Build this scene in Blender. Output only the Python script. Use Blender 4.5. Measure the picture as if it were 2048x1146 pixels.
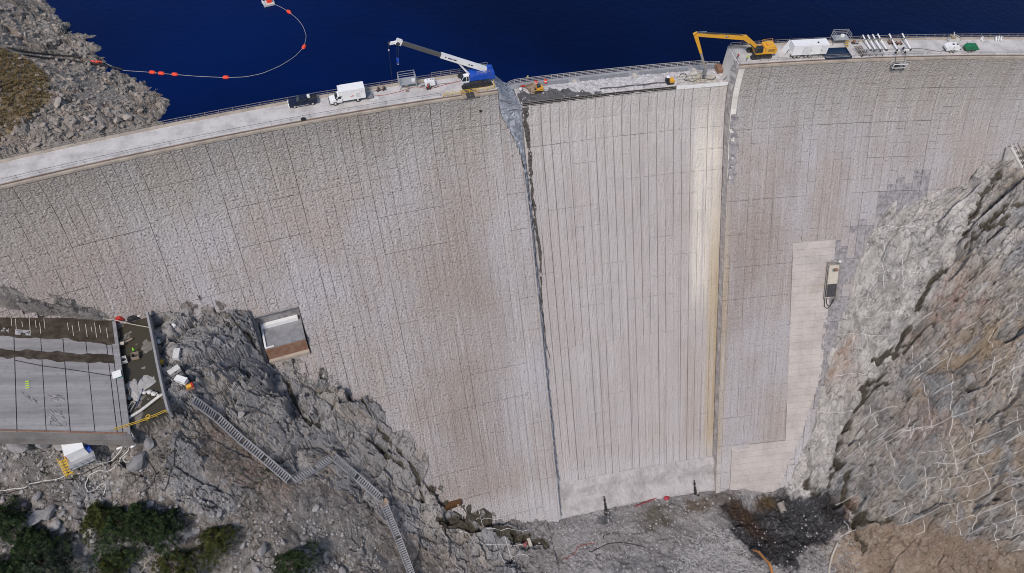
import bpy, math, random
import numpy as np
from mathutils import Vector, Matrix

for o in list(bpy.data.objects): bpy.data.objects.remove(o)
SC = bpy.context.scene
COL = SC.collection
rnd = random.Random(7)
NR = np.random.RandomState(11)

# ------------------------------------------------------------------ camera
CAM = np.array([-59.9326, -135.3105, 105.8313])
YAW, PITCH, ROLL, FOC = 0.24057, 0.91276, 0.05235, 1481.28      # focal length in pixels of a 2048 px wide picture
_f = np.array([math.sin(YAW) * math.cos(PITCH), math.cos(YAW) * math.cos(PITCH), -math.sin(PITCH)])
_r = np.array([math.cos(YAW), -math.sin(YAW), 0.0])
_u = np.cross(_r, _f)
_c, _s = math.cos(ROLL), math.sin(ROLL)
_r, _u = _c * _r + _s * _u, -_s * _r + _c * _u
cam = bpy.data.cameras.new('camera')
cam.sensor_fit = 'HORIZONTAL'; cam.sensor_width = 36.0; cam.lens = FOC / 2048 * 36.0
cam.clip_start = 1.0; cam.clip_end = 20000
cam_o = bpy.data.objects.new('camera', cam); COL.objects.link(cam_o)
cam_o.matrix_world = Matrix(((_r[0], _u[0], -_f[0], CAM[0]), (_r[1], _u[1], -_f[1], CAM[1]), (_r[2], _u[2], -_f[2], CAM[2]), (0, 0, 0, 1)))
SC.camera = cam_o
SC.render.engine = 'CYCLES'; SC.cycles.filter_width = 1.0

# ------------------------------------------------------------------ sky, sun, exposure
SUN_EL, SUN_AZ = math.radians(52), math.radians(212)   # azimuth clockwise from +y (upstream): light from the left, a little behind the camera
W = bpy.data.worlds.new('World'); SC.world = W; W.use_nodes = True
_nt = W.node_tree
_sky = _nt.nodes.new('ShaderNodeTexSky'); _sky.sky_type = 'NISHITA'; _sky.sun_disc = False
_sky.sun_elevation = SUN_EL; _sky.sun_rotation = SUN_AZ; _sky.air_density = 1.0; _sky.dust_density = 1.0; _sky.ozone_density = 1.0
_nt.links.new(_sky.outputs[0], _nt.nodes['Background'].inputs[0]); _nt.nodes['Background'].inputs[1].default_value = 0.07
sun = bpy.data.lights.new('sun', 'SUN'); sun.energy = 1.5; sun.angle = math.radians(11); sun.color = (1.0, 0.925, 0.875)
sun_o = bpy.data.objects.new('sun', sun); COL.objects.link(sun_o)
_sd = Vector((math.sin(SUN_AZ) * math.cos(SUN_EL), math.cos(SUN_AZ) * math.cos(SUN_EL), math.sin(SUN_EL)))
sun_o.rotation_euler = _sd.to_track_quat('Z', 'Y').to_euler(); sun_o.location = (-200, -200, 300)
VS = SC.view_settings
VS.view_transform = 'Standard'; VS.look = 'None'; VS.gamma = 1.0; VS.exposure = 0.96; VS.use_curve_mapping = False

# ------------------------------------------------------------------ numbers of the place
R = 625.9            # radius of the crest's downstream edge; the arch is centred on (0, -R)
WD = 8.0             # width of the crest road
NF = 7.0             # spillway floor below the crest
REC = 3.25           # how far the spillway face lies behind the rest
AL, AR = -26.0, 26.0 # spillway between these arc lengths
WATER = -10.0

def off(d):
    d = np.maximum(d, 0.0)
    return np.where(d < 17.0, 0.66 * d * d / 34.0, 0.66 * (d - 8.5))
def polar(arc, dr, z):
    th = np.asarray(arc) / R
    r = R + np.asarray(dr)
    return np.stack(np.broadcast_arrays(r * np.sin(th), r * np.cos(th) - R, np.asarray(z) + 0.0 * th), -1)
def face(arc, d, out=0.0):            # point on the downstream face, out = metres proud of it
    return polar(arc, -off(d) - out * 0.83, -np.asarray(d) + out * 0.55)
def arcof(p): return R * math.atan2(p[0], p[1] + R)
def ray(px, py): return _f + (px - 1024) / FOC * _r + (573 - py) / FOC * _u
def at(px, py, z=0.0):                # the point of height z seen there in the photograph
    d = ray(px, py); return CAM + d * ((z - CAM[2]) / d[2])
def proj(P):
    d = np.asarray(P) - CAM; w = d @ _f
    return np.stack([1024 + FOC * (d @ _r) / w, 573 - FOC * (d @ _u) / w], -1)
def onface(px, py, rec=0.0):
    d = ray(px, py); ts = np.linspace(60, 420, 2400)
    P = CAM + ts[:, None] * d
    g = np.hypot(P[:, 0], P[:, 1] + R) - (R + rec - off(-P[:, 2]))
    i = int(np.argmax((g > 0) & (P[:, 2] < 0.5)))
    t = ts[i - 1] + (ts[i] - ts[i - 1]) * (-g[i - 1]) / (g[i] - g[i - 1] + 1e-9)
    Q = CAM + t * d
    return arcof(Q), -Q[2]

# ------------------------------------------------------------------ noise (numpy)
def hsh(ix, iy, s=0):
    with np.errstate(over='ignore'):
        h = (ix.astype(np.int64) * 374761393 + iy.astype(np.int64) * 668265263 + s * 1274126177) & 0xffffffff
        h = ((h ^ (h >> 13)) * 1274126177) & 0xffffffff
        h = ((h ^ (h >> 16)) * 2246822519) & 0xffffffff
        h = h ^ (h >> 15)
    return (h & 0xffffff) / float(0xffffff)
def vn(x, y, s=0):
    ix = np.floor(x).astype(np.int64); iy = np.floor(y).astype(np.int64)
    fx = x - ix; fy = y - iy
    fx = fx * fx * fx * (fx * (fx * 6 - 15) + 10); fy = fy * fy * fy * (fy * (fy * 6 - 15) + 10)
    a = hsh(ix, iy, s); b = hsh(ix + 1, iy, s); c = hsh(ix, iy + 1, s); d = hsh(ix + 1, iy + 1, s)
    return (a + (b - a) * fx + (c - a) * fy + (a - b - c + d) * fx * fy) * 2 - 1
def fbm(x, y, n=4, s=0, g=0.5):
    v = 0; a = 1.0
    for k in range(n):
        v = v + a * vn(x * 2 ** k + 17.3 * k, y * 2 ** k - 9.1 * k, s + k); a *= g
    return v
def wor(x, y, s=0):                   # Worley cells: F1, F2, cell ids, offset to the cell's point
    ix = np.floor(x).astype(np.int64); iy = np.floor(y).astype(np.int64)
    f1 = np.full(x.shape, 9.0); f2 = np.full(x.shape, 9.0)
    cx = np.zeros_like(x); cy = np.zeros_like(x); ox = np.zeros_like(x); oy = np.zeros_like(x)
    for i in (-1, 0, 1):
        for j in (-1, 0, 1):
            jx, jy = ix + i, iy + j
            px = jx + 0.1 + 0.8 * hsh(jx, jy, s); py = jy + 0.1 + 0.8 * hsh(jx, jy, s + 1)
            d = np.hypot(px - x, py - y); n = d < f1
            f2 = np.where(n, f1, np.minimum(f2, d)); f1 = np.where(n, d, f1)
            cx = np.where(n, jx, cx); cy = np.where(n, jy, cy); ox = np.where(n, x - px, ox); oy = np.where(n, y - py, oy)
    return f1, f2, cx, cy, ox, oy
def facets(x, y, size, tilt, step, crack, s, stretch=1.0, ang=0.0, warp=0.35):   # broken rock: tilted blocks with cracks between
    ca, sa = math.cos(ang), math.sin(ang)
    u = (x * ca + y * sa) / size / stretch; v = (-x * sa + y * ca) / size
    u2 = u + warp * vn(u * 1.3 + 5, v * 1.3, s + 50) + 0.12 * vn(u * 5, v * 5, s + 52); v2 = v + warp * vn(u * 1.3, v * 1.3 + 9, s + 51) + 0.12 * vn(u * 5 + 3, v * 5, s + 53)
    f1, f2, cx, cy, ox, oy = wor(u2, v2, s)
    gx = hsh(cx, cy, s + 7) * 2 - 1; gy = hsh(cx, cy, s + 8) * 2 - 1; h = hsh(cx, cy, s + 9) * 2 - 1
    e = np.clip((f2 - f1) / 0.16, 0, 1)
    return (gx * ox + gy * oy) * tilt * size + h * step - (1 - e) ** 2 * crack, hsh(cx, cy, s + 12)
def sst(a, b, x):
    t = np.clip((x - a) / (b - a), 0, 1); return t * t * (3 - 2 * t)

# ------------------------------------------------------------------ objects, tags, mesh building
def mesh(name, V, F, mat=None, smooth=False):
    me = bpy.data.meshes.new(name)
    V = np.asarray(V, dtype=np.float32)
    if isinstance(F, np.ndarray):
        n, k = F.shape
        me.vertices.add(len(V)); me.vertices.foreach_set('co', V.ravel())
        me.loops.add(n * k); me.loops.foreach_set('vertex_index', F.astype(np.int32).ravel())
        me.polygons.add(n); me.polygons.foreach_set('loop_start', np.arange(0, n * k, k, dtype=np.int32))
        me.polygons.foreach_set('use_smooth', np.full(n, bool(smooth)))
        me.update(calc_edges=True)
    else:
        me.from_pydata(V.tolist(), [], F); me.update()
        me.polygons.foreach_set('use_smooth', np.full(len(F), bool(smooth)))
    if mat: me.materials.append(mat)
    return me
def obj(name, me, parent=None, kind=None, loc=None):
    o = bpy.data.objects.new(name, me); COL.objects.link(o)
    if parent: o.parent = parent
    if kind: o['kind'] = kind
    if loc is not None: o.location = tuple(loc)
    return o
def tag(o, label, cat, group=None):
    o['label'] = label; o['category'] = cat
    if group: o['group'] = group
    return o
def thing(name, label, cat, loc=(0, 0, 0), rz=0.0, group=None):
    o = bpy.data.objects.new(name, None); COL.objects.link(o); o.empty_display_size = 0.2
    o.location = tuple(loc); o.rotation_euler = (0, 0, rz)
    return tag(o, label, cat, group)
def head(p): return -math.atan2(p[0], p[1] + R)      # heading whose +x runs along the crest to the right and +y upstream
class MB:
    def __init__(s): s.v = []; s.f = []
    def add(s, V, F):
        n = len(s.v); s.v += [tuple(map(float, p)) for p in V]; s.f += [tuple(i + n for i in f) for f in F]; return s
    def box(s, x0, x1, y0, y1, z0, z1, M=None, taper=0.0):
        t = taper
        V = [(x0, y0, z0), (x1, y0, z0), (x1, y1, z0), (x0, y1, z0), (x0 + t, y0 + t, z1), (x1 - t, y0 + t, z1), (x1 - t, y1 - t, z1), (x0 + t, y1 - t, z1)]
        if M is not None: V = [M @ Vector(p) for p in V]
        return s.add(V, [(3, 2, 1, 0), (4, 5, 6, 7), (0, 1, 5, 4), (1, 2, 6, 5), (2, 3, 7, 6), (3, 0, 4, 7)])
    def prism(s, poly, y0, y1, inset=0.0):            # side outline in x-z pulled from y0 to y1
        n = len(poly)
        V = [(x, y0, z) for x, z in poly] + [(x, y1, z) for x, z in poly]
        F = [tuple(range(n)), tuple(range(2 * n - 1, n - 1, -1))] + [(i + n, (i + 1) % n + n, (i + 1) % n, i) for i in range(n)]
        return s.add(V, F)
    def bar(s, a, b, w, h=None, up=(0, 0, 1)):
        a = Vector(a); b = Vector(b); d = (b - a)
        if d.length < 1e-6: return s
        d.normalize(); u = Vector(up)
        if abs(d.dot(u)) > 0.98: u = Vector((1, 0, 0))
        x = d.cross(u).normalized() * w / 2; y = x.cross(d).normalized() * (h or w) / 2
        V = [a - x - y, a + x - y, a + x + y, a - x + y, b - x - y, b + x - y, b + x + y, b - x + y]
        return s.add(V, [(3, 2, 1, 0), (4, 5, 6, 7), (0, 1, 5, 4), (1, 2, 6, 5), (2, 3, 7, 6), (3, 0, 4, 7)])
    def cyl(s, a, b, r0, r1=None, n=10):
        a = Vector(a); b = Vector(b); d = (b - a).normalized(); r1 = r0 if r1 is None else r1
        u = Vector((0, 0, 1)) if abs(d.z) < 0.95 else Vector((1, 0, 0))
        x = d.cross(u).normalized(); y = d.cross(x)
        V = []
        for c, r in ((a, r0), (b, r1)):
            for i in range(n):
                t = 2 * math.pi * i / n; V.append(c + (x * math.cos(t) + y * math.sin(t)) * r)
        F = [tuple(range(n)), tuple(range(2 * n - 1, n - 1, -1))] + [(i + n, (i + 1) % n + n, (i + 1) % n, i) for i in range(n)]
        return s.add(V, F)
    def tube(s, P, r, n=6):
        P = [Vector(p) for p in P]; V = []; F = []
        for k, p in enumerate(P):
            d = (P[min(k + 1, len(P) - 1)] - P[max(k - 1, 0)]).normalized()
            u = Vector((0, 0, 1)) if abs(d.z) < 0.95 else Vector((1, 0, 0))
            x = d.cross(u).normalized(); y = d.cross(x)
            rr = r[k] if isinstance(r, (list, tuple)) else r
            for i in range(n):
                t = 2 * math.pi * i / n; V.append(p + (x * math.cos(t) + y * math.sin(t)) * rr)
        for k in range(len(P) - 1):
            for i in range(n):
                F.append((k * n + i, (k + 1) * n + i, (k + 1) * n + (i + 1) % n, k * n + (i + 1) % n))
        F.append(tuple(range(n))); m = (len(P) - 1) * n; F.append(tuple(range(m + n - 1, m - 1, -1)))
        return s.add(V, F)
    def ball(s, c, r, n=8, m=6, sz=1.0):
        V = [(c[0], c[1], c[2] + r * sz)]; F = []
        for j in range(1, m):
            for i in range(n):
                a = math.pi * j / m; b = 2 * math.pi * i / n
                V.append((c[0] + r * math.sin(a) * math.cos(b), c[1] + r * math.sin(a) * math.sin(b), c[2] + r * sz * math.cos(a)))
        V.append((c[0], c[1], c[2] - r * sz)); L = len(V) - 1
        for i in range(n):
            F.append((0, 1 + i, 1 + (i + 1) % n)); F.append((L, 1 + (m - 2) * n + (i + 1) % n, 1 + (m - 2) * n + i))
            for j in range(m - 2): F.append((1 + j * n + i, 1 + (j + 1) * n + i, 1 + (j + 1) * n + (i + 1) % n, 1 + j * n + (i + 1) % n))
        return s.add(V, F)
    def build(s, name, mat, parent=None, smooth=False, loc=None, kind=None):
        u = sorted({i for f in s.f for i in f}); mp = {k: i for i, k in enumerate(u)}; s.v = [s.v[i] for i in u]; s.f = [tuple(mp[i] for i in f) for f in s.f]
        return obj(name, mesh(name, s.v, s.f, mat, smooth), parent, kind, loc)

# ------------------------------------------------------------------ materials
class NT:
    def __init__(s, name):
        s.m = bpy.data.materials.new(name); s.m.use_nodes = True; s.t = s.m.node_tree; s.b = s.t.nodes['Principled BSDF']
        s.b.inputs['Specular IOR Level'].default_value = 0.3
    def n(s, k): return s.t.nodes.new('ShaderNode' + k)
    def put(s, sock, v):
        if isinstance(v, bpy.types.NodeSocket): s.t.links.new(v, sock)
        elif v is not None:
            if sock.type == 'RGBA' and len(v) == 3: v = (*v, 1)
            sock.default_value = v
    def ma(s, op, a, b=None, c=None, clamp=False):
        n = s.n('Math'); n.operation = op; n.use_clamp = clamp
        for i, v in enumerate((a, b, c)):
            if v is not None: s.put(n.inputs[i], v)
        return n.outputs[0]
    def mix(s, f, a, b, mode='MIX'):
        n = s.n('Mix'); n.data_type = 'RGBA'; n.blend_type = mode; n.clamp_factor = True
        s.put(n.inputs[0], f); s.put(n.inputs[6], a); s.put(n.inputs[7], b); return n.outputs[2]
    def ss(s, a, b, x):                 # smoothstep
        n = s.n('MapRange'); n.interpolation_type = 'SMOOTHSTEP'
        s.put(n.inputs[0], x); s.put(n.inputs[1], a); s.put(n.inputs[2], b); return n.outputs[0]
    def band(s, x, a, b, w):
        return s.ma('MULTIPLY', s.ss(a - w, a + w, x), s.ss(b + w, b - w, x))
    def xyz(s, x, y, z=0.0):
        n = s.n('CombineXYZ'); s.put(n.inputs[0], x); s.put(n.inputs[1], y); s.put(n.inputs[2], z); return n.outputs[0]
    def noise(s, v, scale, detail=3, rough=0.55, col=False):
        n = s.n('TexNoise'); s.put(n.inputs['Vector'], v); n.inputs['Scale'].default_value = scale; n.inputs['Detail'].default_value = detail; n.inputs['Roughness'].default_value = rough
        return n.outputs[1 if col else 0]
    def pos(s): return s.n('NewGeometry').outputs['Position']
    def bump(s, h, strength=0.5, dist=0.1):
        n = s.n('Bump'); n.inputs['Strength'].default_value = strength; n.inputs['Distance'].default_value = dist
        s.put(n.inputs['Height'], h); s.put(s.b.inputs['Normal'], n.outputs[0])
    def out(s, col=None, rough=None, metal=None):
        if col is not None: s.put(s.b.inputs['Base Color'], col)
        if rough is not None: s.put(s.b.inputs['Roughness'], rough)
        if metal is not None: s.put(s.b.inputs['Metallic'], metal)
        return s.m
def paint(name, c, rough=0.5, metal=0.0, dirt=0.25, scale=1.5, dcol=(0.16, 0.13, 0.10)):   # worn paint, metal, plastic
    m = NT(name); p = m.pos(); a = m.noise(p, scale, 5, 0.65)
    col = m.mix(m.ma('MULTIPLY', m.ss(0.42, 0.72, a), dirt), c, dcol)
    v = m.noise(p, scale * 6, 2)
    col = m.mix(m.ma('MULTIPLY', v, 0.25), col, tuple(x * 0.6 for x in c))
    return m.out(col, m.ma('ADD', m.ma('MULTIPLY', a, 0.2), rough - 0.1), metal)

def dam_material(name, rough_face=True):
    m = NT(name); p = m.pos()
    sp = m.n('SeparateXYZ'); m.put(sp.inputs[0], p)
    x, y, z = sp.outputs
    arc = m.ma('MULTIPLY', m.ma('ARCTAN2', x, m.ma('ADD', y, R)), R)
    d = m.ma('MULTIPLY', z, -1.0)
    cell = m.n('TexWhiteNoise'); cell.noise_dimensions = '3D'
    m.put(cell.inputs['Vector'], m.xyz(m.ma('FLOOR', m.ma('DIVIDE', arc, 2.3)), m.ma('FLOOR', m.ma('DIVIDE', m.ma('SUBTRACT', d, .45), 3.04))))
    cr = cell.outputs[0]
    big = m.noise(m.xyz(m.ma('MULTIPLY', arc, 0.028), m.ma('MULTIPLY', d, 0.016), 3.0), 1.0, 4, 0.6)
    big2 = m.noise(m.xyz(m.ma('MULTIPLY', arc, 0.05), m.ma('MULTIPLY', d, 0.035), 11.0), 1.0, 4, 0.6)
    strk = m.noise(m.xyz(m.ma('MULTIPLY', arc, 0.9), m.ma('MULTIPLY', d, 0.02), 5.0), 1.0, 5, 0.65)
    strk2 = m.noise(m.xyz(m.ma('MULTIPLY', arc, 2.6), m.ma('MULTIPLY', d, 0.05), 1.0), 1.0, 3, 0.6)
    fine = m.noise(m.xyz(m.ma('MULTIPLY', arc, 1.9), m.ma('MULTIPLY', d, 3.0), 2.0), 1.0, 4, 0.68)
    spk = m.noise(p, 3.2, 3, 0.65)
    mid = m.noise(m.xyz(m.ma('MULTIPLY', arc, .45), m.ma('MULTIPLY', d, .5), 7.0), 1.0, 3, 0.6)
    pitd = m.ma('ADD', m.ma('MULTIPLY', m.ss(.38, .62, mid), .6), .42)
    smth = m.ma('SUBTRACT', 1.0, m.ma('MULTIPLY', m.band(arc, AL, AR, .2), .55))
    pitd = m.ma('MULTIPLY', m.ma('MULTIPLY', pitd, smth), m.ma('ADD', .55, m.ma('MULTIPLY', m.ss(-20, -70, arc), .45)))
    # base tones
    col = m.mix(m.ss(0.35, 0.68, big2), (0.39, 0.335, 0.30), (0.445, 0.42, 0.428))
    col = m.mix(m.ma('MULTIPLY', m.ss(0.48, 0.64, big), 0.6), col, (0.30, 0.245, 0.21))
    # upper part weathered tan grey
    col = m.mix(m.ma('MULTIPLY', m.ss(26.0, 4.0, d), 0.55), col, (0.36, 0.335, 0.295))
    # brown mineral stain left of the spillway and on the spillway's right shoulder
    col = m.mix(m.ma('MULTIPLY', m.ma('MULTIPLY', m.band(arc, -58, -40, 7), m.ss(12, 34, d)), m.ma('ADD', 0.25, m.ma('MULTIPLY', strk, 0.5))), col, (0.31, 0.25, 0.205))
    # pale seepage streaks on both sides of the left seam
    col = m.mix(m.ma('MULTIPLY', m.band(arc, -37, -24, 3.0), m.ma('MULTIPLY', m.ss(0.38, 0.6, strk), 0.5)), col, (0.56, 0.54, 0.54))
    # spillway: paler
    spw = m.band(arc, AL, AR, 0.2)
    col = m.mix(m.ma('MULTIPLY', spw, 0.55), col, (0.52, 0.475, 0.45))
    col = m.mix(m.ma('MULTIPLY', m.ma('MULTIPLY', spw, m.ss(30, 7, d)), m.ma('MULTIPLY', m.ss(0.3, 0.6, strk2), 0.6)), col, (0.62, 0.58, 0.54))
    wz = m.ma('MULTIPLY', m.band(arc, 17.5, 25.5, 2.0), m.band(d, 14, 56, 9))
    col = m.mix(m.ma('MULTIPLY', wz, m.ss(0.30, 0.62, strk)), col, (0.80, 0.73, 0.62))
    yz = m.ma('MULTIPLY', m.band(arc, 22.6, 27.5, 1.3), m.ss(26, 52, d))
    col = m.mix(m.ma('MULTIPLY', yz, m.ma('ADD', 0.30, m.ma('MULTIPLY', m.ss(.3, .65, strk), 0.6))), col, (0.46, 0.35, 0.20))
    bz = m.ma('MULTIPLY', m.band(arc, 15.5, 21.0, 1.2), m.ss(55, 80, d))
    col = m.mix(m.ma('MULTIPLY', bz, 0.45), col, (0.40, 0.32, 0.26))
    # wash of lime at the foot
    col = m.mix(m.ma('MULTIPLY', m.ss(93.0, 100.0, m.ma('ADD', d, m.ma('MULTIPLY', strk, 6.0))), 0.55), col, (0.54, 0.52, 0.52))
    # vertical runs, panel to panel change, grain of the broken surface with painted pit shade
    col = m.mix(m.ma('MULTIPLY', m.ss(0.50, 0.70, strk), 0.42), col, (0.25, 0.215, 0.20))
    col = m.mix(m.ma('MULTIPLY', m.ss(0.50, 0.30, strk2), 0.34), col, (0.63, 0.60, 0.585))
    col = m.mix(m.ma('MULTIPLY', m.ss(0.55, 1.0, cr), 0.11), col, (0.27, 0.245, 0.23))
    col = m.mix(m.ma('MULTIPLY', m.ss(0.465, 0.365, fine), pitd), col, (0.10, 0.088, 0.08))  # dark specks: the shade inside small pits, put into the colour
    col = m.mix(m.ma('MULTIPLY', m.ss(0.54, 0.70, fine), m.ma('MULTIPLY', pitd, .7)), col, (0.68, 0.645, 0.62))
    col = m.mix(m.ma('MULTIPLY', m.ss(0.56, 0.72, spk), 0.35), col, (0.66, 0.63, 0.60))
    m.bump(m.ma('ADD', fine, m.ma('MULTIPLY', spk, 0.5)), 1.0, 0.45)
    return m.out(col, 0.92)
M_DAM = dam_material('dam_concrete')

def concrete(name, c, dark=0.6, stain=(0.20, 0.16, 0.13), st=0.35, scale=0.35, bump=0.06):
    m = NT(name); p = m.pos()
    a = m.noise(p, scale, 5, 0.6); b = m.noise(p, scale * 9, 4, 0.65)
    col = m.mix(m.ss(0.35, 0.7, a), c, tuple(x * dark for x in c))
    col = m.mix(m.ma('MULTIPLY', m.ss(0.56, 0.72, m.noise(p, scale * 0.6 + 0.11, 5, 0.7)), st), col, stain)
    col = m.mix(m.ma('MULTIPLY', m.ss(0.5, 0.7, b), 0.3), col, tuple(min(1, x * 1.35) for x in c))
    m.bump(b, 0.6, bump)
    return m.out(col, 0.9)
M_ROAD = concrete('road_concrete', (0.53, 0.50, 0.475), 0.7, (0.28, 0.24, 0.21), 0.65, 0.3, 0.02)
M_CURB = concrete('kerb_concrete', (0.42, 0.36, 0.29), 0.7, (0.22, 0.17, 0.13), 0.5)
M_RUSTKERB = concrete('rusty_gutter', (0.17, 0.115, 0.085), 0.6)
M_CUT = concrete('freshly_cut_concrete', (0.40, 0.415, 0.455), 0.6, (0.16, 0.17, 0.20), 0.5, 0.6, 0.25)
M_WALL = concrete('smooth_wall_concrete', (0.64, 0.60, 0.55), 0.8, (0.42, 0.34, 0.24), 0.4, 0.3, 0.03)
M_SMOOTH = concrete('repaired_smooth_concrete', (0.45, 0.405, 0.37), 0.8, (0.36, 0.29, 0.235), 0.6, 0.16, 0.02)
M_SLAB = concrete('apron_slab_concrete', (0.27, 0.27, 0.285), 0.7, (0.16, 0.15, 0.15), 0.5, 0.22, 0.03)
M_DARKROUGH = concrete('dark_broken_concrete', (0.335, 0.315, 0.315), 0.55, (0.09, 0.08, 0.075), 0.6, 0.9, 0.3)
# ================================================================== THE SETTING
# ------------------------------------------------------------------ terrain: smooth base surface
class RBF:
    def __init__(s, P):
        P = np.asarray(P, float); s.p = P[:, :2]; n = len(P)
        A = s.k(np.hypot(P[:, None, 0] - P[None, :, 0], P[:, None, 1] - P[None, :, 1])) + np.eye(n) * 0.4
        B = np.hstack([np.ones((n, 1)), s.p])
        M = np.block([[A, B], [B.T, np.zeros((3, 3))]])
        s.w = np.linalg.solve(M, np.concatenate([P[:, 2], np.zeros(3)]))
    @staticmethod
    def k(r): return r
    def __call__(s, x, y):
        n = len(s.p); v = s.w[n] + s.w[n + 1] * x + s.w[n + 2] * y
        for i in range(n): v = v + s.w[i] * s.k(np.hypot(x - s.p[i, 0], y - s.p[i, 1]))
        return v
LC = [(0,570,-18.8),(60,590,-22),(130,605,-25),(240,640,-31),(330,600,-29.6),(420,600,-31.9),(530,650,-39.6),(560,725,-47.8),(620,710,-48.3),(690,760,-55.7),(760,800,-62.4),(850,880,-74.7),(870,960,-85.4),(950,1010,-94.8),(1000,1030,-99.4),(1080,1045,-103.5),
 (340,640,-30.5),(380,700,-32),(350,800,-33),(400,650,-33.5),(450,650,-35.5),(480,700,-39),(520,740,-44.5),(450,760,-38),(420,820,-38),(500,800,-44),(560,790,-50),(600,800,-53),(650,800,-56),(700,850,-63),(600,900,-56),(500,900,-49),(420,900,-43),(680,930,-65),(780,900,-71),(800,960,-79),(740,980,-73),(650,1000,-66),(560,970,-56),(480,980,-50),(770,1050,-81),(820,1000,-85),(850,1050,-91),(880,1080,-96),(950,1100,-100.5),(1000,1120,-104),(1050,1080,-104.8),(820,1146,-93),(700,1100,-77),(600,1060,-67),(700,1146,-81),(550,1146,-67),(900,1146,-100),(1000,1146,-104.8),
 (100,890,-32),(165,905,-33),(250,890,-34),(0,885,-28),(0,950,-34),(100,950,-36),(200,950,-37),(300,930,-37.5),(350,880,-36.5),(300,1000,-42),(200,1020,-41),(100,1020,-39),(0,1030,-37),(0,1146,-43),(150,1146,-48),(300,1146,-55),(400,1080,-54),(450,1146,-63),(400,1000,-47)]
LP = [tuple(at(a, b, z)) for a, b, z in LC]
LP += [(-200, -50, -22), (-200, -110, -42), (-140, -130, -58), (-90, -140, -84), (-50, -140, -103), (-20, -100, -105), (-15, -70, -105), (-20, -150, -105), (-205, -20, -10), (-200, -160, -55)]
LEFT = RBF(LP)
SLAB = [at(-40, 622, -23.2), at(232, 643, -30.2), at(262, 868, -30.2), at(-40, 862, -23.2)]    # corners of the concrete apron
PIT = [at(228, 640, -31.4), at(302, 632, -31.4), at(338, 828, -31.4), at(252, 866, -31.4)]
def inpoly(x, y, P):
    c = np.zeros(np.shape(x), bool); n = len(P)
    for i in range(n):
        x0, y0, x1, y1 = P[i][0], P[i][1], P[(i + 1) % n][0], P[(i + 1) % n][1]
        if y0 == y1: continue
        c ^= ((y0 > y) != (y1 > y)) & (x < (x1 - x0) * (y - y0) / (y1 - y0) + x0)
    return c
_sl = np.array(SLAB); _sa = np.linalg.lstsq(np.c_[_sl[:, :2], np.ones(4)], _sl[:, 2], rcond=None)[0]
def slabz(x, y): return _sa[0] * x + _sa[1] * y + _sa[2]
GU = np.array([10, 22, 28.6, 37.1, 45.3, 48.9, 58.5, 65.8, 78.3, 100, 130, 220]); GZ = np.array([-125, -114, -108.7, -96, -82, -70, -51.6, -39.5, -31, -24.6, -14, 25])
def smax(a, b, k=3.0): 
    h = np.clip(0.5 + 0.5 * (a - b) / k, 0, 1); return b + (a - b) * h + k * h * (1 - h) * 0.5
def basez(x, y):
    zl = LEFT(x, y); w = sst(-30, -12, x); zl = zl * (1 - w) - 112 * w
    fl = -104.6 - 3.6 * np.exp(-(((x - 39) / 9) ** 2 + ((y + 74) / 9) ** 2) ** 2)
    u = x + 0.35 * (y + 23)
    zr = np.interp(u, GU, GZ) * 0.5 + 0.25 * (np.interp(u - 3, GU, GZ) + np.interp(u + 3, GU, GZ))
    return smax(smax(zl, fl, 2.5), zr, 2.0)
XS = np.concatenate([np.arange(-215, -152, 1.0), np.arange(-152, -20, 0.25), np.arange(-20, 25, 0.35), np.arange(25, 95, 0.13), np.arange(95, 110, 0.3), np.arange(110, 190, 1.0)])
YS = np.concatenate([np.arange(-175, -112, 1.2), np.arange(-112, 6, 0.26)])
GX, GY = np.meshgrid(XS, YS, indexing='ij')
GB = basez(GX, GY)
def sample(Z, x, y):
    i = np.clip(np.searchsorted(XS, x) - 1, 0, len(XS) - 2); j = np.clip(np.searchsorted(YS, y) - 1, 0, len(YS) - 2)
    a = np.clip((x - XS[i]) / (XS[i + 1] - XS[i]), 0, 1); b = np.clip((y - YS[j]) / (YS[j + 1] - YS[j]), 0, 1)
    return Z[i, j] * (1 - a) * (1 - b) + Z[i + 1, j] * a * (1 - b) + Z[i, j + 1] * (1 - a) * b + Z[i + 1, j + 1] * a * b
_TS = np.linspace(95, 330, 1600)
def hit(px, py, Z=None):              # where the photograph's line of sight meets the ground
    Z = GZF if Z is None else Z
    d = ray(px, py); P = CAM + _TS[:, None] * d
    g = P[:, 2] - sample(Z, P[:, 0], P[:, 1]); i = int(np.argmax(g < 0))
    if i == 0: return P[-1]
    t = _TS[i - 1] + (_TS[i] - _TS[i - 1]) * g[i - 1] / (g[i - 1] - g[i] + 1e-9)
    return CAM + t * d
def hits(L, Z=None): return [hit(a, b, Z) for a, b in L]
def near(L, x, y):                    # distance to a polyline
    D = np.full(x.shape, 1e9)
    for (a, b) in zip(L[:-1], L[1:]):
        dx, dy = b[0] - a[0], b[1] - a[1]; t = np.clip(((x - a[0]) * dx + (y - a[1]) * dy) / (dx * dx + dy * dy + 1e-9), 0, 1)
        D = np.minimum(D, np.hypot(x - a[0] - t * dx, y - a[1] - t * dy))
    return D
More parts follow.
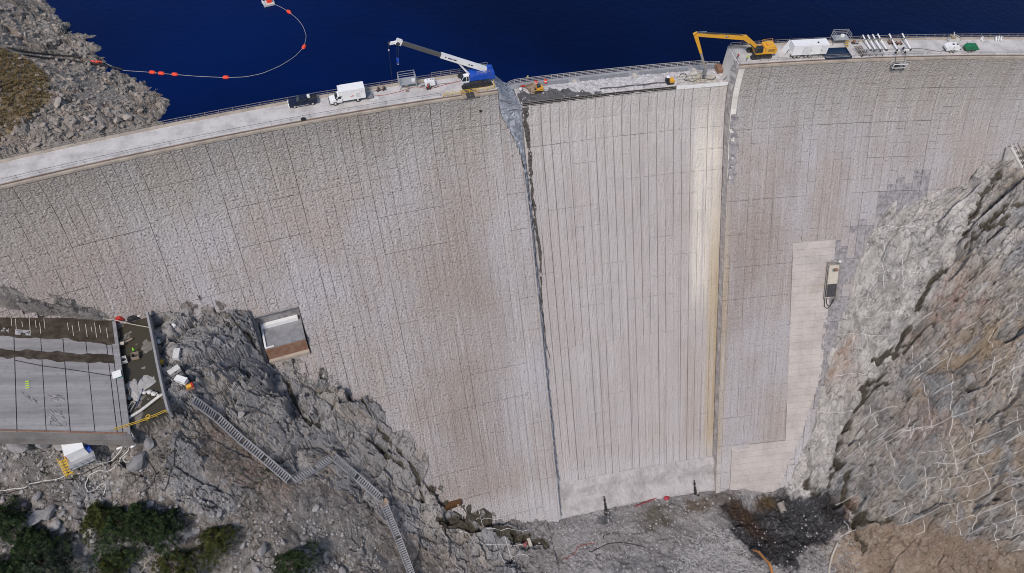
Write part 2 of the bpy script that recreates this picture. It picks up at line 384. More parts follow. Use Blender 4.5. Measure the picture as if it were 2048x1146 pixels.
# zones of the ground, outlined on its surface
wx = GX + 1.4 * fbm(GX * 0.35, GY * 0.35, 4, 31); wy = GY + 1.4 * fbm(GX * 0.35 + 40, GY * 0.35, 4, 32)
def zone(L, soft=True): return inpoly(wx if soft else GX, wy if soft else GY, hits(L, GB)).astype(float)
def zsoft(L):
    P = hits(L, GB); m_ = 0.0
    for k in range(6):
        a_ = .5 + .7 * k; m_ = m_ + inpoly(GX + a_ * fbm(GX * .45, GY * .45, 4, 900 + k), GY + a_ * fbm(GX * .45 + 50, GY * .45, 4, 950 + k), P)
    return m_ / 6.0
def spot(px, py, r, st=1.0, an=0.0):
    p = hit(px, py, GB); ca, sa = math.cos(an), math.sin(an); a = (wx - p[0]) * ca + (wy - p[1]) * sa; b = -(wx - p[0]) * sa + (wy - p[1]) * ca
    return np.exp(-((a / r / st) ** 2 + (b / r) ** 2))
RIGHT = (GX + 0.35 * (GY + 23) > 24)
z_clean = zsoft([(1735,430),(1830,372),(1995,325),(1940,470),(1885,548),(1838,640),(1800,700),(1775,735),(1722,790),(1692,870),(1662,955),(1650,1000),(1540,1005),(1600,890),(1645,700),(1695,560)])
z_wet = zsoft([(1440,1010),(1470,1000),(1500,1030),(1540,992),(1660,985),(1705,1030),(1650,1085),(1600,1100),(1590,1135),(1510,1110),(1470,1060)])
z_brown = zsoft([(1700,1062),(1790,1045),(1870,1060),(1960,1085),(2060,1110),(2100,1300),(1640,1300),(1660,1120)])
z_gravel = zone([(1130,1110),(1400,1065),(1480,1040),(1580,1110),(1600,1300),(1000,1300)])
z_ridge = zone([(330,600),(530,640),(560,725),(620,710),(850,880),(870,980),(1000,1035),(1090,1080),(1010,1146),(860,1100),(760,1030),(640,960),(560,960),(430,830),(345,830),(310,700)])
z_outcrop = zone([(370,830),(405,850),(415,930),(440,960),(480,980),(480,1030),(380,1030),(330,990),(345,900)])
z_path = zsoft([(400,830),(450,840),(540,920),(600,985),(560,1010),(470,960),(415,900)])
z_low = ((GX < -30) & (z_ridge < .5)).astype(float)
z_rock = np.clip(z_ridge + z_outcrop + (GX < -20) * sst(0.1, 0.5, fbm(GX * .08, GY * .08, 3, 61)) * 0.8, 0, 1) * (1 - z_path)
z_wet = np.clip(z_wet * 1.9, 0, 1); z_brown = np.clip(z_brown * 1.4, 0, 1)
# cracks and muddy seams on the right bank
CR = [[(1998,345),(1975,378),(1954,410),(1946,437),(1932,480)],[(1931,493),(1975,458),(2017,434)],[(1934,482),(1990,431),(2060,402)],[(1891,541),(1860,568),(1838,612),(1834,634),(1818,648),(1798,686),(1801,707)],[(1801,705),(1837,668),(1868,650)],[(1754,712),(1796,699)],
 [(1777,740),(1743,757),(1720,781),(1727,799),(1707,822),(1696,856),(1688,872),(1683,900),(1668,945),(1655,972)],[(1765,775),(1740,790),(1727,800)],[(1700,1000),(1715,1030),(1780,1045)],[(1690,950),(1705,1000),(1715,1040),(1722,1110)],
 [(858,965),(880,1000),(940,1030),(970,1045),(1000,1060),(1050,1080),(1090,1088)],[(882,1045),(920,1045),(950,1060)],[(930,1010),(975,1025),(985,1050)],
 [(545,700),(600,830),(640,850)],[(640,750),(720,800),(800,900),(835,950),(850,1000)],[(420,600),(470,650),(540,720)],[(740,880),(800,930)],[(1207,995),(1210,1020)],[(1388,965),(1392,985)],[(1610,965),(1618,990)]]
DCR = np.full(GX.shape, 1e9)
for L in CR:
    L2 = hits(L, GB); DCR = np.minimum(DCR, near(L2, wx * .45 + GX * .55, wy * .45 + GY * .55) - (.75 if 850 < L[0][0] < 1000 else .1 if L[0][0] > 1600 else 0))
mud = sst(0.62, 0.34, DCR + 0.5 * fbm(GX * .8, GY * .8, 3, 44))
# relief
flat = inpoly(GX, GY, SLAB) | inpoly(GX, GY, PIT)
s1 = hit(1800, 720, GB); s2 = hit(1960, 560, GB); SANG = math.atan2(s2[1] - s1[1], s2[0] - s1[0])
fA, cA = facets(GX, GY, 8.0, 0.62, 1.3, 0.5, 101, 1.6, 0.6, .6); fB, cB = facets(GX, GY, 3.2, 0.6, 0.42, 0.25, 131, 1.5, -0.4, .5); fC, cC = facets(GX, GY, 0.95, 0.6, 0.12, 0.03, 161, 1.3, .2, .5)
RAL = GX * .33 - GY * .944; RUP = GB * 1.13        # coordinates on the steep right bank: along it and up it
_q = [hit(1838, 668, GB), hit(2017, 434, GB)]; SANG2 = math.atan2((_q[1][2] - _q[0][2]) * 1.13, (_q[1][0] - _q[0][0]) * .33 - (_q[1][1] - _q[0][1]) * .944)
rA, qA = facets(RAL, RUP, 8.0, 0.62, 0.6, 0.5, 201, 1.6, SANG2, .45); rB, qB = facets(RAL, RUP, 3.2, 0.66, 0.22, 0.3, 231, 1.35, SANG2 + 0.3, .4); rC, qC = facets(RAL, RUP, 1.3, 0.62, 0.07, 0.10, 261, 1.2, SANG2 - .4, .35)
n1 = fbm(GX * .06, GY * .06, 4, 71); n2 = fbm(GX * .5, GY * .5, 4, 75); n3 = fbm(GX * 1.6, GY * 1.6, 3, 79)
def ledges(x, y, z, ang, dip, per, s, amp):      # strata: sawtooth ledges across the direction ang, dipping
    q = (x * math.cos(ang) + y * math.sin(ang)) * math.cos(dip) + z * math.sin(dip) + 1.6 * fbm(x * .12, y * .12, 3, s) + .35 * fbm(x * .6, y * .6, 3, s + 4)
    t = q / per; k = np.floor(t); f = t - k
    a_ = .35 + .65 * hsh(k.astype(np.int64), np.floor(x * .05).astype(np.int64) * 0, s + 9)
    m_ = sst(-.25, .35, fbm(x * .05 + 3, y * .05, 3, s + 12))
    return (f - sst(.86, 1.0, f)) * amp * a_ * (.35 + .65 * m_), k
lA, kA = ledges(GX, GY, GB, 2.2, .5, 3.4, 401, 1.9); lB, kB = ledges(GX, GY, GB, 1.1, .4, 1.3, 421, .7)
lR, kR = ledges(GX, GY, GB, SANG + math.pi / 2, .35, 5.2, 441, 2.6); lS, kS = ledges(GX, GY, GB, SANG + 1.1, .5, 1.7, 461, .45)
def cracks(ang, fu, fv, w, s):
    u = GX * math.cos(ang) + GY * math.sin(ang); v = -GX * math.sin(ang) + GY * math.cos(ang)
    return sst(w, .0, np.abs(fbm(u * fu, v * fv, 4, s, .55)))
crk = cracks(.9, .05, .16, .05, 481) * 1.3 + cracks(-.5, .08, .22, .05, 485) * .8 + cracks(.3, .25, .4, .06, 489) * .45 + cracks(1.6, .3, .6, .07, 493) * .35
_ca, _sa2 = math.cos(SANG2), math.sin(SANG2); RU = RAL * _ca + RUP * _sa2; RV_ = -RAL * _sa2 + RUP * _ca
rf1 = fbm(RU * .08, RV_ * .11, 3, 801); rf2 = fbm(RU * .33, RV_ * .42, 4, 805, .6); rf3 = fbm(RU * .9, RV_ * 1.1, 4, 809, .65); rst = fbm(RU * .26, RV_ * .5, 5, 813, .65)
crkR = sst(.035, 0, np.abs(fbm(RU * .07, RV_ * .22, 4, 821))) * 1.5 + sst(.03, 0, np.abs(fbm(RU * .22 + 9, RV_ * .13, 4, 825))) * 1.0 + sst(.045, 0, np.abs(fbm(RU * .35, RV_ * .6, 4, 829))) * .8 + sst(.04, 0, np.abs(fbm(RU * .5 + 7, RV_ * .42, 4, 833))) * .7 + sst(.03, 0, np.abs(fbm(RU * .12 + 3, RV_ * .5, 4, 837))) * 1.0
sR = np.clip(RIGHT * sst(-106, -100, GB), 0, 1)
rel = z_rock * (fA * 0.9 + fB * 0.85 + fC * .55 + lA * .7 + lB * .18 - crk) + (1 - z_rock) * (GX < -28) * (0.35 * fA + 0.35 * fB + .5 * fC + 0.25 * n2)
rel = rel * (1 - sR) + sR * ((rA * 1.1 + rB * .95 + rC * .95 + 1.2 * rf1 + .35 * rf2 + .25 * rf3 - crkR * 1.2) * (1 - 0.45 * z_clean) + z_clean * (0.5 * n1 + 0.25 * n2)) * (1 - 0.72 * z_brown)
fl = (1 - sR) * (GX >= -28)
rel = rel * (1 - fl) + fl * (0.18 * n2 + 0.10 * n3 + z_gravel * (0.35 * n2 + 0.25 * fC) + z_wet * (0.5 * n2 + 0.5 * fC + .3 * n1))
rel = rel + (GX < -28) * 0.8 * n1 - mud * (0.9 + 0.3 * n2)
GZF = GB + rel
sz = slabz(GX, GY)
GZF = np.where(inpoly(GX, GY, SLAB), sz - 0.35, GZF)
GZF = np.where(inpoly(GX, GY, PIT), -31.75 + 0.22 * n1 + 0.14 * n2, GZF)
# ground next to the apron may not cover it
_ds = near([SLAB[1], SLAB[2], SLAB[3], SLAB[0]], GX, GY); _dt = near([SLAB[0], SLAB[1]], GX, GY); _inb = (_ds < 3.0) & ~flat & (_dt > _ds)
_ga = R * np.arctan2(GX, GY + R); _gr = np.hypot(GX, GY + R) - R; _oh = (_ga > -98.6) & (_ga < -87.2) & (_gr > -off(47.5) - .6); GZF = np.where(_oh, np.minimum(GZF, -48.2), GZF)
GZF = np.where(_inb, np.minimum(GZF, np.maximum(sz, -30.6) + (_ds - 0.4) * 0.8), GZF)

# colours of the ground itself
def C3(r, g, b): return np.array([r, g, b])
def mixc(c, m, k): return c * (1 - m[..., None]) + np.asarray(k) * m[..., None]
col = np.zeros(GX.shape + (3,)) + C3(.20, .19, .185)
tone = cA * .5 + cB * .3 + cC * .2
rockL = C3(.255, .245, .242) * (0.7 + 0.75 * tone[..., None])
rockL = mixc(rockL, sst(.35, .8, cA) * .5, C3(.27, .245, .22)); rockL = mixc(rockL, sst(.75, .95, cB) * .7, C3(.34, .29, .24)); rockL = mixc(rockL, sst(.1, .6, n1) * .45, C3(.17, .18, .205)); rockL = mixc(rockL, np.clip(crk, 0, 1) * .35, C3(.12, .11, .10))
soilL = C3(.205, .175, .15) * (0.85 + 0.35 * n2[..., None]); soilL = mixc(soilL, sst(.2, .7, n3) * .6, C3(.38, .35, .32)); soilL = mixc(soilL, sst(0, .6, n1) * .5, C3(.19, .18, .17))
cl = rockL * z_rock[..., None] + soilL * (1 - z_rock[..., None])
cl = mixc(cl, z_path * np.clip(.45 + .5 * n2, 0, .85), C3(.215, .15, .11))
toneR = np.clip(.5 + .30 * rst + .22 * rf2 + .22 * rf3 + .45 * (qB - .5) + .35 * (qC - .5) + .3 * (qA - .5), 0, 1.25)
rockR = C3(.33, .305, .28) * (0.55 + 0.9 * toneR[..., None]); rockR = mixc(rockR, sst(.05, .55, rf1 + .4 * rst) * .6, C3(.20, .215, .225)); rockR = mixc(rockR, sst(.1, .6, -rf1 + .5 * rf2) * .5, C3(.36, .31, .25)); rockR = mixc(rockR, sst(.35, .8, rst) * .45, C3(.46, .43, .40)); rockR = mixc(rockR, np.clip(crkR, 0, 1) * .6, C3(.10, .085, .07))
for (a, b, r, k, cc) in [(1905,600,5.5,.8,(.30,.20,.16)),(1960,690,5,.7,(.32,.235,.145)),(1870,755,4,.5,(.32,.22,.13)),(1905,815,5,.75,(.31,.235,.185)),(1830,860,3.5,.6,(.29,.215,.185)),(2000,870,6,.45,(.34,.24,.14)),(2010,950,5,.6,(.32,.22,.14)),(1950,1020,6,.5,(.31,.235,.16)),(1700,1010,2.2,.9,(.30,.13,.05)),(2030,680,4,.5,(.32,.24,.16)),(1760,1010,5,.3,(.3,.24,.18)),(1850,1010,8,.3,(.3,.26,.2))]:
    rockR = mixc(rockR, np.clip(spot(a, b, r, 1.3, SANG) * k * .6 * np.clip(1 + 1.8 * rf2, 0, 2), 0, 1), cc)
clean = C3(.47, .44, .405) * (0.72 + 0.5 * toneR[..., None]); clean = mixc(clean, sst(.1, .6, n2) * .4, C3(.36, .345, .34))
for (a, b, r, k) in [(1672,735,1.4,.6),(1690,720,1.3,.5),(1700,770,1.2,.4)]:
    clean = mixc(clean, np.clip(spot(a, b, r, 2.5, 1.2) * k * (1 + n2), 0, 1), C3(.36, .25, .18))
rockR = rockR * (1 - z_clean[..., None]) + clean * z_clean[..., None]
rockR = mixc(rockR, z_brown * .85, C3(.235, .16, .10)); rockR = mixc(rockR, z_brown * sst(.2, .7, n2) * .6, C3(.36, .29, .22))
cf = C3(.25, .232, .225) * (1 + .25 * n2[..., None] + .2 * n3[..., None]); cf = mixc(cf, z_gravel * .5, C3(.27, .26, .26)); cf = mixc(cf, sst(.25, .7, n1 + .5 * n2) * .55, C3(.15, .135, .125)); cf = mixc(cf, sst(.3, .8, fbm(GX * .18, GY * .3, 4, 88)) * .5, C3(.38, .36, .345))
fr = np.clip(np.where(RIGHT, sst(-107, -103.5, GB + .7 * n2), 0), 0, 1)
fm = np.where(GX < -28, 0, 1.0)
fm = sst(-46, -30, GX + 3 * n2) * (GB < -102.5)
col = cl * (1 - fm[..., None]) + cf * fm[..., None]
rr_ = (GX > 0) * sst(-106.5, -103.5, GB + .8 * n2) * RIGHT
col = col * (1 - rr_[..., None]) + rockR * rr_[..., None]
WETM = z_wet.copy()
col = mixc(col, z_wet * .95, C3(.018, .018, .020)); col = mixc(col, z_wet * sst(.45, .75, n3) * .5, C3(.14, .14, .15))
for (a, b, r, k, st, an, cc) in [(1488,1035,3.0,1,2.4,-1.0,(.045,.025,.015)),(1530,1010,2.2,1,1.5,.1,(.07,.045,.02)),(1310,1025,1.6,.95,3.4,.2,(.10,.085,.065)),(1318,1045,1.4,.95,3.2,.2,(.09,.075,.055)),(1400,1012,1.9,.9,2.8,.2,(.11,.085,.06)),(1213,1022,1.9,.95,1.4,1.3,(.06,.06,.065)),(1130,1040,2.0,.6,2.2,.2,(.15,.14,.14)),(1250,1130,3,.5,2,.2,(.1,.1,.105)),(1330,1140,3,.5,2,.2,(.1,.1,.105))]:
    col = mixc(col, np.clip(spot(a, b, r, st, an) * k * 1.6, 0, 1), cc)
pit = inpoly(GX, GY, PIT)
col[pit] = (C3(.16, .145, .125) * (1 + .35 * n2[..., None]))[pit]
col = mixc(col, mud * .93, C3(.060, .048, .030))
WETM = np.clip(WETM + mud, 0, 1)
col = np.clip(col, .01, .9)

def grid_mesh(name, X, Y, Z, keep, mat, rgb=None, wet=None):
    ni, nj = X.shape
    idx = np.arange(ni * nj).reshape(ni, nj)
    q = np.stack([idx[:-1, :-1], idx[1:, :-1], idx[1:, 1:], idx[:-1, 1:]], -1)[keep]
    used = np.zeros(ni * nj, bool); used[q.ravel()] = True
    mp = np.cumsum(used) - 1
    me = mesh(name, np.stack([X, Y, Z], -1).reshape(-1, 3)[used], mp[q], mat)
    if rgb is not None:
        a = me.color_attributes.new('Col', 'FLOAT_COLOR', 'POINT')
        w = np.zeros(ni * nj) if wet is None else wet.ravel()
        a.data.foreach_set('color', np.c_[rgb.reshape(-1, 3), w][used].astype(np.float32).ravel())
    return me
def ground_material(name, s=1.0):
    m = NT(name); p = m.pos(); at_ = m.n('VertexColor'); at_.layer_name = 'Col'
    c = at_.outputs[0]; wet = at_.outputs[1]
    a = m.noise(p, 0.9 * s, 6, 0.7); b = m.noise(p, 3.6 * s, 5, 0.72); k = m.noise(p, 0.22 * s, 4, 0.6)
    c = m.mix(m.ma('MULTIPLY', m.ss(.47, .72, a), .28), c, (.46, .43, .40)); c = m.mix(m.ma('MULTIPLY', m.ss(.48, .30, a), .35), c, (.07, .065, .065))
    c = m.mix(m.ma('MULTIPLY', m.ss(.54, .72, b), .42), c, (.5, .47, .44)); c = m.mix(m.ma('MULTIPLY', m.ss(.48, .32, b), .5), c, (.06, .055, .05))
    c = m.mix(m.ma('MULTIPLY', wet, .85), c, at_.outputs[0])
    vo = m.n('TexVoronoi'); vo.feature = 'DISTANCE_TO_EDGE'; vo.inputs['Scale'].default_value = .45 * s
    wv = m.n('VectorMath'); wv.operation = 'MULTIPLY_ADD'; m.put(wv.inputs[0], m.noise(p, .7, 4, .6, True)); wv.inputs[1].default_value = (2.4, 2.4, 2.4); m.put(wv.inputs[2], p); m.put(vo.inputs['Vector'], wv.outputs[0])
    ck = m.ma('MULTIPLY', m.ss(.045, .0, vo.outputs['Distance']), m.ss(.45, .6, k))
    c = m.mix(m.ma('MULTIPLY', ck, .55), c, (.06, .052, .045))
    m.bump(m.ma('SUBTRACT', m.ma('ADD', a, m.ma('MULTIPLY', b, .6)), m.ma('MULTIPLY', ck, .8)), 1.0, .24)
    return m.out(c, m.ma('SUBTRACT', .95, m.ma('MULTIPLY', wet, .45)))
M_GROUND = ground_material('rock_and_soil')
cx_ = (GX[:-1, :-1] + GX[1:, 1:]) / 2; cy_ = (GY[:-1, :-1] + GY[1:, 1:]) / 2; cz_ = (GZF[:-1, :-1] + GZF[1:, 1:]) / 2
_fz = np.hypot(cx_, cy_ + R) - (R - off(-cz_))            # > 0: inside the dam
_pp = proj(np.stack([cx_, cy_, cz_], -1))
KEEP = (_fz < 5.0) & (_pp[..., 0] > -420) & (_pp[..., 0] < 2500) & (_pp[..., 1] < 1520)
ground = obj('ground', grid_mesh('ground', GX, GY, GZF, KEEP, M_GROUND, col, WETM), kind='structure')
ground['label'] = 'rocky canyon floor and banks below the dam'
# the land far beyond the picture: one coarse sheet
fx, fy = np.meshgrid(np.arange(-900, 901, 15.0), np.arange(-900, -20, 15.0), indexing='ij')
fz = np.where((fx > -215) & (fx < 190) & (fy > -175), -140, basez(np.clip(fx, -215, 190), np.clip(fy, -175, 5)) + np.maximum(np.abs(fx) - 200, 0) * .35 - 3)
obj('terrain', grid_mesh('terrain', fx, fy, fz, np.ones((fx.shape[0] - 1, fx.shape[1] - 1), bool), M_GROUND, np.zeros(fx.shape + (3,)) + C3(.17, .15, .13)), kind='structure')

# ------------------------------------------------------------------ shore above the dam's left end
SCP = [(95,0,-10.2),(150,55,-10.2),(192,85,-10.2),(186,108,-10.2),(245,155,-10.2),(290,180,-10.2),(338,205,-10.4),(330,228,-10.4),(318,250,-10.5),(0,0,-3),(50,40,-6),(0,60,-1),(60,90,-5),(0,110,2),(110,130,-5),(150,95,-8),(0,180,4),(70,190,1),(0,240,2.5),(80,240,0),(0,285,-.5),(150,262,-2.5),(250,235,-6),(170,190,-4),(230,190,-7),(300,215,-9),(-80,50,4),(-90,180,9),(-80,280,4),(130,0,-14),(230,80,-15),(300,140,-15),(380,190,-15),(370,230,-15),(350,270,-12)]
SHP = [tuple(at(a, b, z)) for a, b, z in SCP]
SHR = RBF(SHP)
sx, sy = np.meshgrid(np.arange(-235, -95, .3), np.arange(-40, 165, .3), indexing='ij')
sB = SHR(sx, sy)
_dr = np.hypot(sx, sy + R) - R; _ar = R * np.arctan2(sx, sy + R)
sA_, sAc = facets(sx, sy, 4.5, .5, .5, .5, 301, 1.4, .5); sB_, sBc = facets(sx, sy, 1.5, .6, .22, .3, 331); sC_, sCc = facets(sx, sy, .7, .6, .12, .15, 361)
sn1 = fbm(sx * .06, sy * .06, 4, 371); sn2 = fbm(sx * .4, sy * .4, 4, 375); sn3 = fbm(sx * 1.4, sy * 1.4, 3, 379)
swx = sx + 2 * sn2; swy = sy + 2 * fbm(sx * .4 + 9, sy * .4, 4, 376)
def sflat(L):
    out = []
    for a, b, _ in L:
        d_ = ray(a, b); ts = np.linspace(120, 330, 900); P_ = CAM + ts[:, None] * d_
        i = np.clip(((P_[:, 0] + 235) / .3).astype(int), 0, sx.shape[0] - 1); j = np.clip(((P_[:, 1] + 40) / .3).astype(int), 0, sx.shape[1] - 1)
        out.append(P_[int(np.argmax(P_[:, 2] < sB[i, j]))])
    return out
grass = inpoly(swx, swy, sflat([(-120,70,3),(0,95,1.5),(60,120,-1),(95,150,-1.5),(100,200,-.5),(60,240,0),(0,285,0),(-120,300,3)])).astype(float)
dirt = inpoly(swx, swy, sflat([(150,150,-6),(250,175,-8),(240,215,-7),(170,200,-4)])).astype(float)
sZ = sB + (1 - grass) * (sA_ * .7 + sB_ * (.35 + .5 * sst(-.2, .5, sn1)) + sC_ * .5 + .2 * sn2) * (1 - .7 * dirt) + grass * (.25 * sn2 + .12 * sn3 + .2 * sC_) + .7 * sn1
sZ = np.where(_dr < 10.5, np.minimum(sZ, -1.6 + .3 * sn2), sZ)
st_ = sAc * .3 + sBc * .4 + sCc * .3
sc = C3(.26, .225, .19) * (.6 + .8 * st_[..., None]); sc = mixc(sc, sst(.6, .95, sBc) * .6, C3(.37, .335, .30)); sc = mixc(sc, sst(.7, .95, sAc) * .5, C3(.36, .28, .21)); sc = mixc(sc, sst(.8, 1, sCc) * .6, C3(.13, .125, .13))
sc = mixc(sc, dirt * .7, C3(.25, .22, .19))
sc = mixc(sc, grass * .9, C3(.235, .165, .09)); sc = mixc(sc, grass * sst(.0, .6, sn2) * .7, C3(.135, .10, .06)); sc = mixc(sc, grass * sst(.2, .7, sn3) * .6, C3(.30, .235, .13))
sc = mixc(sc, sst(-9.2, -9.9, sZ) * .5, C3(.10, .095, .085))
sk = (_dr[:-1, :-1] > 8.3) & (sZ[:-1, :-1] > -14) & (np.abs(_ar[:-1, :-1]) < 235)
shore = obj('shore', grid_mesh('shore', sx, sy, sZ, sk, M_GROUND, np.clip(sc, .01, .9)), kind='structure')
shore['label'] = 'pale rocky reservoir shore with dry grass above the dam'
def shorez(x, y):
    i = int(np.clip((x + 235) / .3, 0, sx.shape[0] - 1)); j = int(np.clip((y + 40) / .3, 0, sx.shape[1] - 1)); return float(sZ[i, j])
def hit_shore(px, py):
    d = ray(px, py); ts = np.linspace(120, 330, 900); P = CAM + ts[:, None] * d
    i = np.clip(((P[:, 0] + 235) / .3).astype(int), 0, sx.shape[0] - 1); j = np.clip(((P[:, 1] + 40) / .3).astype(int), 0, sx.shape[1] - 1)
    k = int(np.argmax(P[:, 2] < np.maximum(sZ[i, j], WATER)))
    return P[k]

# ------------------------------------------------------------------ reservoir
def water_material():
    m = NT('reservoir_water'); p = m.pos()
    m.b.inputs['IOR'].default_value = 1.33; m.b.inputs['Specular IOR Level'].default_value = 0.12
    n1 = m.noise(p, .55, 4, .6); n2 = m.noise(p, .008, 4, .6)
    col = m.mix(m.ss(.35, .7, n2), (.0001, .0035, .026), (.0002, .0085, .066))
    m.bump(n1, .6, .16)
    return m.out(col, m.ma('ADD', .10, m.ma('MULTIPLY', n2, .12)))
M_WATER = water_material()
_V = []; _F = []
_aa = np.linspace(-235, 400, 60); _rr = [WD + .5, 30, 90, 250, 800, 3000]
for r_ in _rr:
    for a in _aa: _V.append(polar(a, r_, WATER))
for i in range(len(_rr) - 1):
    for j in range(59): _F.append((i * 60 + j, i * 60 + j + 1, (i + 1) * 60 + j + 1, (i + 1) * 60 + j))
obj('water', mesh('water', _V, _F, M_WATER), kind='structure')['label'] = 'deep blue reservoir behind the dam'
# ================================================================== THE DAM
dam = thing('dam', 'huge curved grey concrete dam with rough panelled face and lowered central spillway', 'dam')
def strip(name, arcs, prof, mat, parent, kind=None, smooth=False, closed=False):    # cross-section prof = [(dr, z)] swept along the arch
    V = []; F = []; n = len(prof)
    for a in arcs:
        for (dr, z) in prof: V.append(polar(a, dr, z))
    for i in range(len(arcs) - 1):
        for j in range(n - (0 if closed else 1)):
            k = (j + 1) % n; F.append((i * n + j, (i + 1) * n + j, (i + 1) * n + k, i * n + k))
    if closed: F.append(tuple(range(n - 1, -1, -1))); F.append(tuple((len(arcs) - 1) * n + j for j in range(n)))
    return obj(name, mesh(name, V, F, mat, smooth), parent, kind)
ARCS_L = np.linspace(-215, -32.5, 80); ARCS_R = np.linspace(AR, 215, 80)
def edgeA(d): return np.interp(d, [0, 4, 7, 9, 14, 18, 26, 120], [-32.5, -32.3, -31.6, -30.4, -28.3, -27.3, -26.9, -26.8])   # broken edge of the left block
OUT = (-98.0, -87.6, 37.5, 47.5)                     # opening of the outlet works: arc, arc, d, d
DS = np.array([0, .4, 1.5, 3, 5, 7, 9, 11, 13, 15, 17, 20, 24, 30, 37.5, 42, 47.5, 55, 65, 75, 85, 95, 105, 116.0])
def core(name, arcs_at, rec=0.0, hole=None, ds=DS, mat=M_DAM, out=-0.42):
    V = []; F = []; n = len(arcs_at(0.0))
    for d in ds:
        for a in arcs_at(d):
            p = face(a, d, out)
            if rec: p = polar(a, rec - off(d) - out * .83, -d + out * .55)
            V.append(p)
    for i in range(len(ds) - 1):
        for j in range(n - 1):
            if hole is not None:
                a = .5 * (V[i * n + j] + V[(i + 1) * n + j + 1]); am, dm = arcof(a), .5 * (ds[i] + ds[i + 1])
                if hole[0] < am < hole[1] and hole[2] < dm < hole[3]: continue
            F.append((i * n + j, (i + 1) * n + j, (i + 1) * n + j + 1, i * n + j + 1))
    return obj(name, mesh(name, V, F, mat), dam)
_al = np.concatenate([np.linspace(-215, -98, 40), np.linspace(-87.6, -34, 20)])
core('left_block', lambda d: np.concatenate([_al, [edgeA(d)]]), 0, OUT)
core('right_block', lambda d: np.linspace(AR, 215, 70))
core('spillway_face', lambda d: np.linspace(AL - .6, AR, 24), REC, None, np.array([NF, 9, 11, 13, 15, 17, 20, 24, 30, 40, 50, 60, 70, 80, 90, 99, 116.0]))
# upstream face
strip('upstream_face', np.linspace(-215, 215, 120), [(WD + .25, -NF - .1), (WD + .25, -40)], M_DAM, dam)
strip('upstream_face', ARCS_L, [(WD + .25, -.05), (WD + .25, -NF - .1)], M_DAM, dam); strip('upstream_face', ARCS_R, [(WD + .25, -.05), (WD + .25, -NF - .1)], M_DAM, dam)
# crest road, kerbs, gutter
for A_, nm in ((ARCS_L, 'left'), (ARCS_R, 'right')):
    r_ = strip('crest_road', A_, [(1.55, 0), (7.35, 0)], M_ROAD, None, 'structure')
    r_['label'] = 'pale worn concrete road on the dam crest, %s of the spillway' % nm
    strip('kerb', A_, [(-.12, -.45), (-.12, .05), (.42, .05), (.42, -.3)], M_CURB, dam)
    strip('gutter', A_, [(.42, -.06), (.98, -.06)], M_RUSTKERB, dam)
    strip('kerb', A_, [(.98, -.2), (.98, .10), (1.55, .10), (1.55, -.1)], M_ROAD, dam)
    strip('kerb', A_, [(7.35, -.1), (7.35, .16), (8.3, .16), (8.3, -.4)], M_CURB, dam)

# ------------------------------------------------------------------ face panels
def panel_variant(k, nx=6, ny=5, amp=.10):
    r_ = np.random.RandomState(500 + k); V = []; F = []
    for j in range(ny + 1):
        for i in range(nx + 1):
            e = 1.0 if (0 < i < nx and 0 < j < ny) else .12
            V.append((i / nx - .5, j / ny - .5, r_.uniform(-amp, amp) * .8 * e))
    V = np.array(V); n = len(V)
    for j in range(ny):
        for i in range(nx):
            a = j * (nx + 1) + i; F.append((a, a + 1, a + nx + 2, a + nx + 1))
    ring = [i for i in range(nx + 1)] + [j * (nx + 1) + nx for j in range(1, ny + 1)] + [ny * (nx + 1) + i for i in range(nx - 1, -1, -1)] + [j * (nx + 1) for j in range(ny - 1, 0, -1)]
    B = V[ring].copy(); B[:, 2] = -.45
    V = np.vstack([V, B]); m = len(ring)
    for i in range(m): F.append((ring[i], n + i, n + (i + 1) % m, ring[(i + 1) % m]))
    return V, np.array(F)
PV = [panel_variant(k) for k in range(14)]
PS = [panel_variant(50 + k, 3, 2, .012) for k in range(4)]
PR_ = [panel_variant(80 + k, 7, 5, .16) for k in range(5)]
def H(a, b, s): return float(hsh(np.array([a]), np.array([b]), s)[0])
cells = []           # origin, axes (3x3, scaled), mesh family, variant, material
PWD, PHT = 2.3, 1.52
patch_l = lambda d: np.interp(d, [41.4, 92, 93, 110], [45.9, 49.0, 31, 31]); patch_r = lambda d: np.interp(d, [41.4, 75, 92, 108], [58.4, 58.6, 54, 47])
def in_patch(a, d): return (d > 41.3 and d < 112 and patch_l(d) < a < patch_r(d))
def add_panel(a0, a1, d0, d1, gl, gr, gt, gb, out, fam, k, mat, rec=0.0):
    am, dm = .5 * (a0 + a1), .5 * (d0 + d1)
    P = (lambda a, d: polar(a, rec - off(d), -d)) if rec else (lambda a, d: face(a, d))
    tl, tr, bl = P(a0, d0), P(a1, d0), P(a0, d1)
    X = tr - tl; Y = tl - bl; wX = np.linalg.norm(X); wY = np.linalg.norm(Y); ux = X / wX; uy = Y / wY; uz = np.cross(ux, uy); uz /= np.linalg.norm(uz)
    w = np.linalg.norm(P(a1, dm) - P(a0, dm)) - gl - gr; h = wY - gt - gb
    o = P(am, dm) + ux * (gl - gr) / 2 + uy * (gb - gt) / 2 + uz * out
    cells.append((o, np.stack([ux * w, uy * h, uz], 1), fam, k, mat))
